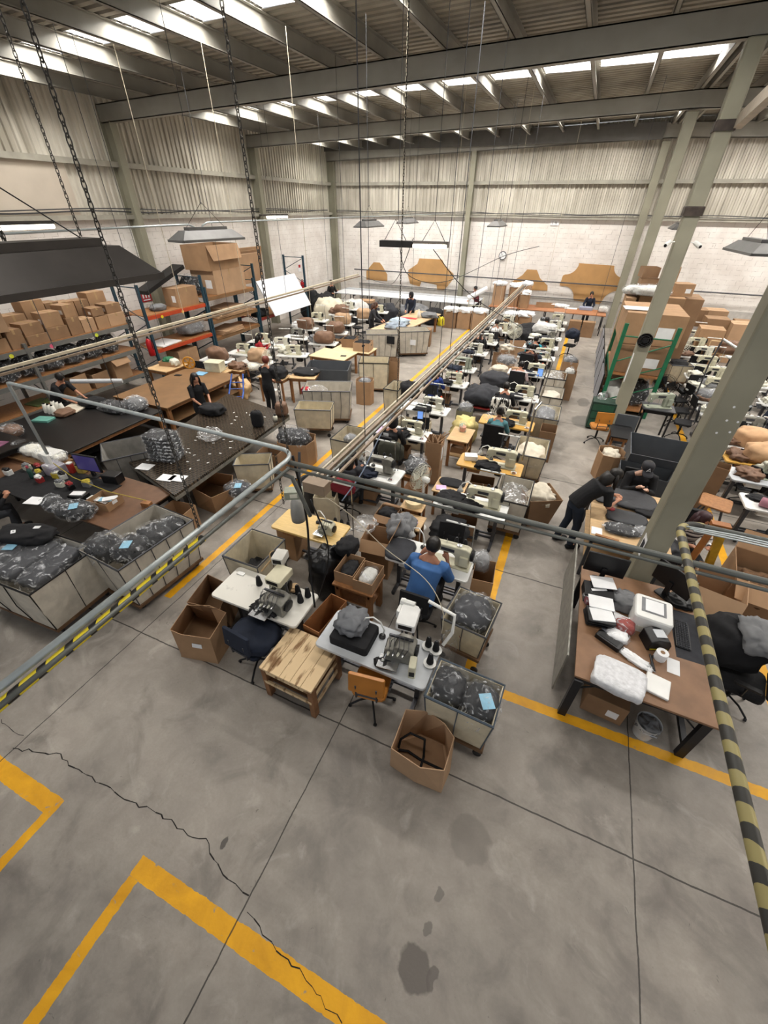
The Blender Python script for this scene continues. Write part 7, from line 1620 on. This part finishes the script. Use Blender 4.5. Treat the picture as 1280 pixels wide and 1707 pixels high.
tag(MB().bbox(-.4, .4, -.12, .12, 0, .02).build('red_tray', mat('red_tray', 'c0333c', .5), loc=(-7.2, 19.6, .8)), 'red mat at the middle of the pale cutting table', 'mat')
t = thing('spray_bottle', 'white spray bottle on the pale cutting table', 'bottle', (-6.8, 19.9, .8)); MB().lathe([(.07, 0), (.07, .2), (.03, .28), (.02, .34)], n=12).build('bottle_body', M_PLW, t, smooth=True); MB().bbox(-.05, .03, -.02, .02, .34, .38).build('nozzle', M_CREAM, t)
pile(-6.4, 20.3, .8, (.7, .6, .2), M_GREYC, 'grey cloth at the far end of the pale cutting table', 252, amp=.35)
pile(-6.1, 21.3, .25, (.3, .3, .4), mat('yellow_bag', 'd6c428', .5), 'yellow bag hanging at the far corner of the pale cutting table', 253, 'plastic_bag', 'bag', amp=.3)
put('CARTW', mk_cart(1.25, .8, .98, M_CANVAS, M_IRON, .14, 4, .9), (-6.95, 15.9, 0), .45, 'ribbed white canvas cart with black pouch, near end of the pale table')
tag(MB().rbox((0, 0, 0), (.34, .04, .28), .02).build('black_pouch', M_BLACKC, loc=(-6.45, 15.62, .8)), 'black pouch hung on the ribbed cart by the pale table', 'pouch')
dup(FIRST['CARTW'], (-6.0, 16.9, 0), .55, 'ribbed white canvas cart with paper note, right of the pale table')
tag(MB().box((0, 0, 0), (.24, .01, .2)).build('paper_note', M_PAPER, loc=(-5.8, 16.42, .6)), 'paper note pinned to the right-hand ribbed cart', 'note')
closed_box(-5.9, 18.5, .4, .5, 0, .7, .2, M_CARD2, 'brown carton under the far right side of the pale table', lab=False)
# small ply tables and cartons
frame_table(-8.35, -6.95, 12.65, 13.75, .75, mat('cream_ply', 'd9c49a', .5, var=.06), M_PINE, 'small cream plywood table with a phone, behind the slate bin', leg=.07)
slab(-7.2, 13.1, .75, .2, .12, .015, .3, M_BLKP, 'phone', 'black phone on the small cream plywood table', 'phone')
frame_table(-8.1, -6.6, 13.9, 14.7, .7, mat('cream_ply', 'd9c49a'), M_PINE, 'second cream plywood table carrying cartons', leg=.07)
for k, (x, y, L, h, z) in enumerate([(-7.0, 14.3, .62, .3, .7), (-7.7, 14.6, .5, .3, .7), (-8.5, 15.0, .8, .55, .3)]):
    rect_open(x, y, L, .55, z, h, .15, [M_CARD3, M_CARD2, M_CARD][k], 'open carton of dark pieces behind the cream plywood tables, %s' % ['rightmost', 'middle', 'leftmost'][k])
    pile(x, y, z+h-.14, (L*.8, .45, .16), M_BLACKC, 'dark pieces in the %s open carton behind the plywood tables' % ['rightmost', 'middle', 'leftmost'][k], 255+k, amp=.4)
# far-left sewing cluster: tables with tan covers and clutter
cl = [(-9.5, 11.3, 'tan'), (-8.9, 12.5, 'c'), (-10.6, 11.9, 'c'), (-10.9, 10.9, 'brown'), (-9.9, 13.2, 'w'), (-8.7, 14.3, 'brown'), (-10.9, 13.4, 'c'), (-10.1, 14.6, 'g'), (-9.1, 15.9, 'brown'), (-10.6, 16.0, 'brown'), (-9.6, 17.5, 'tan'), (-11.0, 17.6, 'c'), (-9.2, 18.9, 'tan'), (-10.6, 19.2, 'brown'), (-9.2, 20.5, 'c'), (-10.9, 20.6, 'w')]
for k, (x, y, c) in enumerate(cl):
    col = 'front-most|second|third|fourth|fifth|sixth|seventh|eighth|ninth|tenth|eleventh|twelfth|thirteenth|fourteenth|fifteenth|rearmost'.split('|')[k]
    rz = RND.uniform(-.15, .15)+.2
    put('TTw', R_TABLE['w'], (x, y, 0), rz, 'white sewing table of the far-left group, %s' % col, scale=(.85, 1, 1))
    if c in ('tan', 'brown'): pile(x+.05, y, TH, (.7, .46, .44), M_TAN if c == 'tan' else M_TANB, '%s cloth cover over a machine, %s in the far-left group' % ({'tan': 'beige', 'brown': 'brown'}[c], col), 260+k, 'machine_cover', 'cover', amp=.2, freq=1.6, rz=rz)
    else: machine(c, x+.05, y, rz, 'sewing machine of the far-left group, %s' % col, 1.05)
    if k % 3 != 0: put('ST2', STAND2, on(x+.38, y+.18), rz, 'thread stand of the far-left group, %s' % col)
    if k % 4 == 1: pile(x-.38, y+.05, TH, (.4, .36, .22), [M_CREAM, M_GREYC, M_PAPER, M_TANB][k//4], 'loose cloth scraps on the far-left table, %s' % col, 280+k, amp=.45)
    if k % 4 == 2: put('CO', CONE_ORANGE, on(x-.3, y+.1), 0, 'orange thread cone on the far-left table, %s' % col)
    if k % 3 == 0: put('CHB', CH_BLACK, (x, y-.62, 0), RND.uniform(-.5, .5), 'dark chair of the far-left group, %s' % col)
person('person in a red shirt with long black hair, seated in the far-left group', (-10.5, 12.55, 0), -.9, 'sit', M_REDS, M_BLACKC, 'long', lean=.2, female=True)
put('CHB', CH_BLACK, (-10.5, 12.5, 0), -.9, 'chair under the red-shirted person')
tag(MB().blob((0, 0, 0), (.42, .14, .4), 3, .1, 3, 5).build('patterned_cloth', mat('pale_mint_cloth', 'b9cfc8', .85, var=.2, scale=9), smooth=True, loc=(-10.15, 11.95, .8)), 'pale mint patterned cloth over a chair back near the red shirt', 'cloth')
dup(FIRST['FAN'], (-8.75, 10.95, 0), -1.5, 'white desk fan beside the red-haired person, seen edge-on', scale=(.95, .95, .95))
t = thing('pink_bottle', 'pink bottle on a far-left sewing table', 'bottle', on(-9.95, 11.5)); MB().lathe([(.05, 0), (.05, .2), (.03, .26)], n=12).build('bottle_body', mat('pink_plastic', 'b0486a', .4), t, smooth=True); MB().lathe([(.03, .26), (.03, .3)]).build('cap', M_PLW, t)
bag(-9.3, 10.75, TH-.1, (.5, .4, .24), M_CREAM, 'film bag of white pieces beside the pink bottle', 300, knot=False)
t = thing('wire_reel', 'white and black cable reel on the brown board end', 'reel', (-10.15, 10.35, .8)); MB().lathe([(.17, 0), (.17, .012), (.06, .014), (.06, .09), (.17, .092), (.17, .1)], n=22).build('flanges', M_PLW, t); MB().lathe([(.12, .016), (.12, .088)], n=18).build('wire', M_BLACKC, t)
pile(-9.6, 10.4, .76, (.5, .35, .2), M_TANB, 'brown and black leather scraps by the cable reel', 301, amp=.4)
frame_table(-10.4, -9.3, 10.15, 10.6, .78, M_WOOD, M_PINE, 'small table of reels and scraps behind the brown board', leg=.05)
pile(-9.3, 9.9, .05, (.7, .5, .55), M_WOOD, 'pile of brown cartons and scraps on the floor by the hand truck', 302, amp=.4)
# cream sacks and black sacks near the back left
for k, (x, y, d, m_, lb) in enumerate([(-11.8, 20.2, (1.5, 1.2, 1.3), mat('cream_sack', 'd8d0ba', .7, var=.08, bump=.15), 'large cream fabric sack near the back left corner'), (-10.9, 21.3, (1.4, 1.2, 1.1), mat('pale_film_sack', 'd2d0cc', .4, bump=.2), 'pale film-wrapped bale right of the large cream sack'), (-12.4, 20.8, (1.0, 1.3, 1.4), M_BLACKC, 'tall black sack heap behind the white board'), (-13.6, 21.2, (.9, 1.0, 1.5), M_BLACKC, 'black sack against the left wall near the corner')]):
    pile(x, y, 0, d, m_, lb, 310+k, 'sack', 'sack', amp=.16)
pile(-9.6, 21.9, .0, (1.6, .8, .95), M_CHAR, 'dark crumpled cloth heap below the long white table', 315, amp=.25)
pile(-8.0, 22.6, .0, (1.6, .8, .9), M_GREYC, 'grey and black sacks behind the dark hijab person', 316, amp=.3)
pile(-6.9, 22.6, .0, (.9, .8, .8), M_BLACKC, 'black sack right of the yellow bag', 317, amp=.2)
closed_box(-10.6, 22.2, .8, .6, 0, .95, .2, M_CARD3, 'brown wrapped bale in the far-left group rear', lab=False)

# ================= overhead: pipes, busway, lamps, chains, wires =================
M_PIPE = mat('galvanised_pipe', 'b4bcbd', .35, .35, var=.1)
M_PIPED = mat('painted_pipe', '6d706c', .4, .3, var=.1)
def tape_mat(name, ya, yb, per, axis=1, th=.66, sk=.9):
    m, nt, b = newmat(name); N = nt.nodes; L = nt.links
    tc = N.new('ShaderNodeTexCoord'); sx = N.new('ShaderNodeSeparateXYZ'); L.new(tc.outputs['Object'], sx.inputs[0])
    nz = N.new('ShaderNodeTexNoise'); nz.inputs['Scale'].default_value = 9; L.new(tc.outputs['Object'], nz.inputs['Vector'])
    def mth(op, a, c):
        n = N.new('ShaderNodeMath'); n.operation = op
        for i, q in enumerate((a, c)): L.new(q, n.inputs[i]) if not isinstance(q, (int, float)) else setattr(n.inputs[i], 'default_value', q)
        return n.outputs[0]
    v = mth('ADD', sx.outputs[axis], mth('MULTIPLY', sx.outputs[0], sk)); v = mth('ADD', v, mth('MULTIPLY', nz.outputs[0], .05))
    f = mth('GREATER_THAN', mth('FRACT', mth('DIVIDE', v, per), 0), th)
    mx = N.new('ShaderNodeMix'); mx.data_type = 'RGBA'; L.new(f, mx.inputs[0]); mx.inputs[6].default_value = (*s2l(ya), 1); mx.inputs[7].default_value = (*s2l(yb), 1)
    L.new(mx.outputs[2], b.inputs['Base Color']); b.inputs['Roughness'].default_value = .45; return m
ZP = 3.0
t = thing('guard_pipe', 'hanging galvanised pipe loop at left with rounded corner', 'pipe', (0, 0, 0))
def corner(c, r, a0, a1, n=6): return [(c[0]+r*math.cos(math.radians(a0+(a1-a0)*k/n)), c[1]+r*math.sin(math.radians(a0+(a1-a0)*k/n)), ZP) for k in range(n+1)]
loop = [(-2.25, -1.2, ZP)]+corner((-2.45, 2.83), .2, 0, 90)+[(-6.95, 3.08, ZP), (-7.03, 3.1, ZP-.02), (-7.06, 3.11, ZP-.1), (-7.06, 3.12, 1.85)]
MB().tube(loop, .023, 10).build('pipe', M_PIPE, t, smooth=True)
MB().tube([(-2.25+.05, -1.2, ZP-.05), (-2.2, 2.8, ZP-.05)], .016, 8).build('lower_pipe', M_PIPED, t, smooth=True)
MB().tube([(-2.22, -1.2, ZP-.07), (-2.22, 1.66, ZP-.06)], .03, 10).build('hazard_tape', tape_mat('hazard_tape_bright', 'e6d02a', '1d1c1a', .15), t, smooth=True)
t = thing('socket_box', 'white electrical socket with yellow cable below the pipe loop', 'socket', (-7.06, 3.1, 1.78)); MB().rbox((0, -.02, 0), (.13, .05, .15), .01).build('box', M_PLW, t); MB().tube([(.04, 0, -.05), (.2, .1, -.35), (.5, .35, -.7), (1.0, .6, -.9)], .008, 5).build('cable', mat('yellow_cable', 'b9a53c', .5), t)
t = thing('guard_pipe', 'dark painted pipe hanging across the foreground from left to right', 'pipe', (0, 0, 0))
MB().tube([(-2.25, 2.87, ZP-.03), (6.5, 2.8, ZP-.03)], .024, 8).build('pipe', M_PIPED, t, smooth=True); MB().tube([(-2.25, 2.83, ZP-.07), (6.5, 2.76, ZP-.07)], .014, 8).build('conduit', M_PIPED, t, smooth=True)
MB().tube([(-2.3, 2.7, ZP-.05), (-2.18, 2.8, ZP-.15), (-2.1, 2.85, ZP-.5), (-2.08, 2.88, 2.35)], .022, 8).build('bent_conduit', M_PIPED, t, smooth=True)
t = thing('guard_pipe', 'pipe wrapped in faded yellow and black tape, right foreground', 'pipe', (0, 0, 0))
MB().tube([(1.15, -1.2, ZP), (1.15, 3.16, ZP)]+corner((1.3, 3.16), .15, 180, 90)+[(1.32, 3.31, ZP)], .03, 12).build('taped_pipe', tape_mat('hazard_tape_faded', 'a89c68', '3f3e3a', .14, 1, .5, .35), t, smooth=True)
MB().tube([(1.3, 3.31, ZP), (6.5, 3.29, ZP)], .026, 8).build('grey_pipe', M_PIPED, t, smooth=True)
for k in range(3): MB().tube([(1.18+.02*k, 3.2-.02*k, ZP+.04), (1.5, 3.22-.03*k, ZP+.045), (6.5, 3.2-.04*k, ZP+.02)], .008, 5).build('cable', M_PIPE, t)
# chains
M_CHAIN = mat('chain_steel', '4b4844', .4, .7)
def chain(x, y, z0, z1, label, x1=None, y1=None, sc=1.):
    n = int((z1-z0)/(.042*sc)); g = MB(); x1 = x if x1 is None else x1; y1 = y if y1 is None else y1
    for k in range(n):
        f = (k+.5)/n; c = Vector((x+(x1-x)*f, y+(y1-y)*f, z0+(z1-z0)*f)); u = Vector((1, 0, 0)) if k % 2 else Vector((0, 1, 0)); h, w_ = .03*sc, .012*sc
        g.tube([c+u*w_*math.cos(a)+Vector((0, 0, h*math.sin(a))) for a in [2*PI*j/8 for j in range(9)]], .0042*sc, 4, cap=False)
    return tag(g.build('hanging_chain', M_CHAIN), label, 'chain')
chain(-2.25, 1.68, ZP, 7.4, 'chain holding the left taped pipe', sc=.9)
chain(-2.3, 2.95, ZP, 7.5, 'chain rising from the rounded pipe corner')
chain(-2.42, 2.9, ZP-.6, ZP, 'short doubled chain dangling below the rounded pipe corner')
chain(-3.5, 2.45, 4.75, 7.4, 'right-hand chain holding the big foreground lamp', sc=.8)
chain(-3.55, 1.95, 4.75, 7.4, 'left-hand chain holding the big foreground lamp', sc=.8)
chain(-3.35, 1.85, 4.75, 7.4, 'middle chain holding the big foreground lamp', sc=.8)
chain(-2.42, 6.2, 2.36, 7.5, 'thin chain holding the busway near its front', sc=.8)
# busway bundle above the left machine row
t = thing('busway', 'brown and silver busway rails hanging above the left machine row', 'busway', (0, 0, 0)); M_BUS = mat('busway_brown', '8f7d6a', .5, .2, var=.1)
for k, (dx, m_, r) in enumerate([(0, M_BUS, .03), (.09, M_PIPED, .02), (.16, M_BUS, .022), (-.06, mat('cream_rail', 'c8bda6', .5), .018)]): MB().box((-2.42+dx, 12.2, 2.3+.02*(k % 2)), (r*1.4, 17.4, r*1.4)).build('rail', m_, t)
MB().rbox((-2.38, 3.5, 2.28), (.3, .16, .14), .01).build('end_box', M_BUS, t)
for y in (4.9, 8.5, 11.2, 14.0, 17.0): MB().tube([(-2.4, y, 2.3), (-2.4, y, 7.6)], .006, 5).build('suspension_wire', M_IRON, t)
t = thing('busway', 'cream rail hanging above the left benches, running towards the back', 'busway', (0, 0, 0))
MB().box((-9.6, 11.5, 2.5), (.06, 15.5, .05)).build('rail', MATS['cream_rail'], t); MB().box((-9.5, 11.5, 2.44), (.04, 15.5, .04)).build('lower_rail', M_BUS, t)
for y in (5.3, 7.6, 10.5, 13.5, 16.5): MB().tube([(-9.6, y, 2.5), (-9.6, y, 7.5)], .006, 5).build('suspension_wire', M_IRON, t)
for k, (x, y) in enumerate([(-9.6, 6.2), (-9.6, 7.1)]): chain(x, y, 1.0, 3.4, 'chain hanging below the cream rail, %s one' % ['nearer', 'farther'][k])
t = thing('busway', 'pale rail above the right machine row, near the aisle', 'busway', (0, 0, 0))
for k, (y0, y1) in enumerate([(8.0, 8.01)]): pass
MB().tube([(-.3, 8.0, .8), (-.28, 8.05, 1.9), (-.2, 8.2, 2.0)], .02, 8).build('pole', M_CHROME, t); MB().tube([(-.35, 11.0, .8), (-.25, 11.0, 2.0), (-.4, 11.0, 2.2), (-1.4, 11.0, 2.25)], .016, 8).build('curved_pole', M_CHROME, t)
t['label'] = 'tall curved silver poles at the aisle end of right-row tables'; t['category'] = 'pole'; t.name = 'support_pole'
# loose cables
cable([(-2.25, 2.95, 3.0), (-2.22, 3.0, 2.2), (-2.3, 3.05, 1.4), (-2.2, 2.9, .8)], .014, M_DARK, 'black cable dropping from the pipe corner beside the bamboo table')
cable([(-2.28, 3.2, 2.3), (-2.1, 3.2, 1.6), (-2.25, 3.1, .78)], .01, M_DARK, 'thin black cable dropping behind the two front tables')
cable([(-2.38, 3.45, 2.25), (-2.0, 3.6, 1.9), (-1.5, 3.6, 1.5), (-.9, 3.4, 1.4), (-.6, 3.2, 1.2), (-.55, 3.1, .9)], .006, MATS['cream_rail'], 'cream cable swooping from the busway end past the man in blue')
cable([(-2.42, 6.6, 2.3), (-2.5, 5.8, 2.0), (-2.6, 5.2, 1.5), (-2.8, 4.8, 1.1)], .01, mat('blue_grey_hose', '8390a6', .5), 'blue-grey air hose curving down from the busway')
cable([(-3.3, 8.3, 4.5), (-3.5, 9.5, 3.8), (-3.2, 11.5, 3.5), (-2.3, 14., 3.9), (-1.5, 15., 4.1)], .007, M_DARK, 'black cable sagging from the middle bar lamp toward the right')
cable([(-3.0, 8.25, 4.55), (-4.2, 10.5, 3.6), (-6.2, 14.5, 2.9), (-8.8, 18., 2.6)], .007, M_DARK, 'black cable running from the middle bar lamp down to the left')
cable([(-2.6, 8.2, 4.4), (-2.0, 9.0, 3.6), (-1.2, 11.5, 2.6)], .007, M_DARK, 'black cable running from the middle bar lamp down to the right row')
# lamps
M_LAMPG = mat('lamp_grey', '6b6a68', .45, .2, var=.1); M_LAMPD = mat('lamp_dark_grey', '46423f', .4, .3, var=.12)
M_TUBE = mat('lamp_tube', 'ffffff', .4, emit='fff4e0', es=9.)
def highbay(L=1.35, W=.42, H=.13, m=M_LAMPG, lit=True):
    def f():
        t = thing('ceiling_lamp', 'lamp', 'lamp'); g = MB(); a, b = W/2, W*.2; e = .16
        vs = [(-a, -L/2, 0), (a, -L/2, 0), (a, L/2, 0), (-a, L/2, 0), (-b, -L/2+e, H), (b, -L/2+e, H), (b, L/2-e, H), (-b, L/2-e, H)]
        g.add(vs, [(0, 1, 5, 4), (1, 2, 6, 5), (2, 3, 7, 6), (3, 0, 4, 7), (4, 5, 6, 7)]); o = g.build('reflector', m, t, solid=.008)
        g = MB(); g.bbox(-a-.012, -a+.01, -L/2, L/2, -.03, .008); g.bbox(a-.01, a+.012, -L/2, L/2, -.03, .008); g.bbox(-a, a, -L/2-.012, -L/2+.01, -.03, .008); g.bbox(-a, a, L/2-.01, L/2+.012, -.03, .008); g.build('rim', m, t)
        MB().bbox(-b*.8, b*.8, -L/2+e+.1, L/2-e-.1, H, H+.05).build('ballast_box', m, t)
        for k in range(4): MB().tube([(-.12+.08*k, -L/2+.12, .03), (-.12+.08*k, L/2-.12, .03)], .013, 8).build('tube', M_TUBE if lit else M_PLW, t)
        g = MB()
        for sy in (-1, 1): g.tube([(0, sy*L*.3, H+.05), (0, 0, H+.4)], .004, 5)
        g.build('hanger', M_DARK, t); return t
    return f
t = highbay(1.7, .5, .17, M_LAMPD)(); t.location = (-3.05, 1.62, 4.60); t['label'] = 'huge dark fluorescent lamp housing hanging closest to the viewer at left'
put('LAMP', highbay(), (-6.5, 6.95, 4.5), -.15, 'grey fluorescent lamp above the left benches')
def wire(x, y, z0, lb, z1=7.6): return tag(MB().tube([(x, y, z0), (x, y, z1)], .005, 5).build('suspension_wire', M_IRON), lb, 'wire')
for k, (x, y, z, rz, lb) in enumerate([(2.45, 10.0, 4.45, .1, 'grey fluorescent lamp at the right edge beyond the second column'), (-6.7, 14.3, 4.5, 0, 'far lamp hanging left of centre before the back wall'), (-7.0, 18.5, 4.5, 0, 'farther lamp behind the left-of-centre far lamp'), (-3.3, 17.6, 4.5, 0, 'far lamp hanging right of centre before the back wall'), (2.6, 21.0, 4.45, 0, 'far lamp half hidden behind the round columns')]):
    dup(FIRST['LAMP'], (x, y, z), rz+.0, lb); wire(x, y, z+.5, 'thin wire holding the '+lb)
wire(-6.5, 6.95, 5.0, 'thin wire holding the grey lamp above the left benches')
t = thing('bar_lamp', 'slim bar lamp hanging in the centre, right half of tube glowing', 'lamp', (-3.0, 8.3, 4.42), .15)
g = MB(); g.bbox(-.62, .62, -.07, .07, .0, .09); g.build('housing', M_LAMPD, t); MB().tube([(.0, -.09, .02), (.6, -.09, .02)], .028, 8).build('tube', M_TUBE, t); MB().bbox(-.62, .0, -.11, -.07, -.01, .09).build('end_cover', M_LAMPD, t)
g = MB()
for x in (-.35, .35): g.tube([(x-.2, 0, .09), (x, 0, .4), (x+.2, 0, .09)], .006, 5)
g.build('hanger', M_DARK, t); wire(-3.3, 8.25, 4.8, 'left wire of the slim bar lamp'); wire(-2.65, 8.35, 4.8, 'right wire of the slim bar lamp')
for k, (x, y, L, lb) in enumerate([(-8.6, 4.9, 1.4, 'bare glowing tube lamp at the upper left'), (-10.2, 14.3, 1.3, 'bare glowing tube lamp near the second left column')]):
    t = thing('tube_lamp', lb, 'lamp', (x, y, 4.68)); MB().tube([(0, -L/2+.15, 0), (0, L/2, 0)], .035, 8).build('tube', M_TUBE, t); MB().bbox(-.05, .05, -L/2-.2, L/2, .03, .08).build('housing', M_LAMPD, t); wire(x, y-.3, 4.76, 'wire holding the '+lb)
t = thing('conduit', 'grey conduit with two bends above the left benches', 'conduit', (0, 0, 0))
MB().tube([(-6.5, -1, 4.66), (-6.5, 6.2, 4.72), (-6.5, 6.55, 4.72), (-6.5, 6.68, 4.68), (-6.5, 6.75, 4.6)], .014, 7).build('near_conduit', M_PIPE, t, smooth=True); MB().tube([(-6.5, 6.82, 4.6), (-6.5, 6.87, 4.7), (-6.5, 7.0, 4.74), (-6.5, 22, 4.76)], .014, 7).build('far_conduit', M_PIPE, t, smooth=True)
ws = [(-9.666, 8.853, 7.300), (-9.871, 8.142, 7.300), (-6.226, 9.738, 7.300), (-4.579, 9.726, 7.600), (-3.719, 9.498, 7.600), (-2.569, 9.949, 7.600), (-2.381, 15.001, 7.400), (0.597, 16.043, 7.600), (4.011, 27.603, 7.300), (-8.027, 9.476, 7.300), (-5.635, 15.576, 7.300), (-4.203, 15.191, 7.300), (-3.195, 17.458, 7.300), (-1.378, 19.237, 7.300), (5.211, 29.146, 7.300), (-6.261, 11.692, 7.400)]
for k, p in enumerate([q for q in ws if q[1] < 25.8]): tag(MB().tube([(p[0], p[1], 2.0 if k % 3 else 2.6), (p[0], p[1], 7.65)], .008 if k in (5, 0) else .0055, 5).build('suspension_wire', MATS['cream_rail'] if k % 2 == 0 else M_IRON), 'thin vertical suspension wire from the roof', 'wire', 'roof suspension wires')
# security cameras and round fan on second column
for sx in (-1, 1):
    t = thing('security_camera', 'white bullet camera on the %s side of the second column' % ('left' if sx < 0 else 'right'), 'camera', (1.7+sx*.15, 12.1, 4.42)); M3 = Vector((sx*.5, -1, -.35)).to_track_quat('Z', 'Y').to_matrix()
    MB().lathe([(.035, -.1), (.045, -.08), (.045, .1), (.04, .12)], (sx*.12, -.06, 0), 12, M3).build('housing', M_PLW, t); MB().lathe([(.03, .12), (.03, .125)], (sx*.12, -.06, 0), 10, M3).build('lens', M_BLKP, t); MB().tube([(0, 0, .03), (sx*.1, -.03, .02)], .012, 6).build('bracket', M_PLW, t)
t = thing('wall_fan', 'round dark fan mounted low on the second column', 'fan', (1.68, 12.1, 2.45)); g = MB()
for r in (.06, .11, .16): g.tube([(r*math.cos(2*PI*k/20), 0, r*math.sin(2*PI*k/20)) for k in range(21)], .01, 5)
for k in range(10): g.tube([(0, 0, 0), (.16*math.cos(k*PI/5), 0, .16*math.sin(k*PI/5))], .006, 4)
g.build('cage', M_DARK, t); MB().lathe([(.05, -.03), (.05, .06)], (0, .03, 0), 12, Matrix.Rotation(PI/2, 3, 'X')).build('motor', M_DARK, t); MB().lathe([(.155, 0), (.155, .01)], (0, .06, 0), 20, Matrix.Rotation(PI/2, 3, 'X')).build('backplate', M_BLKP, t)
t = thing('column_notice', 'white notice sheets pasted on the big front column', 'notice', (1.61, 5.23, 1.3)); MB().bbox(-.003, .0, .0, .18, -.15, .15).build('sheet', M_PAPER, t); MB().bbox(-.004, -.003, .03, .15, -.08, .08).build('print', M_CHAR, t)
tag(MB().bbox(-.01, 0, .0, .1, 0, .7).build('white_strip', M_PAPER, loc=(1.54, 12.0, 1.45)), 'white worn strip on the lower left edge of the second column', 'strip')
# bolt holes in the big column
g = MB(); [g.lathe([(.012, 0), (.012, .002)], (x, 5.215, z), 8, Matrix.Rotation(PI/2, 3, 'X')) for x, z in ((1.75, 3.2), (1.85, 3.2), (1.75, 3.35), (1.88, 3.38), (1.72, 3.05), (1.83, 3.08))]
o = g.build('bolt_hole', M_PAPER); o['kind'] = 'structure'; o.name = 'trim_%d' % TRIM
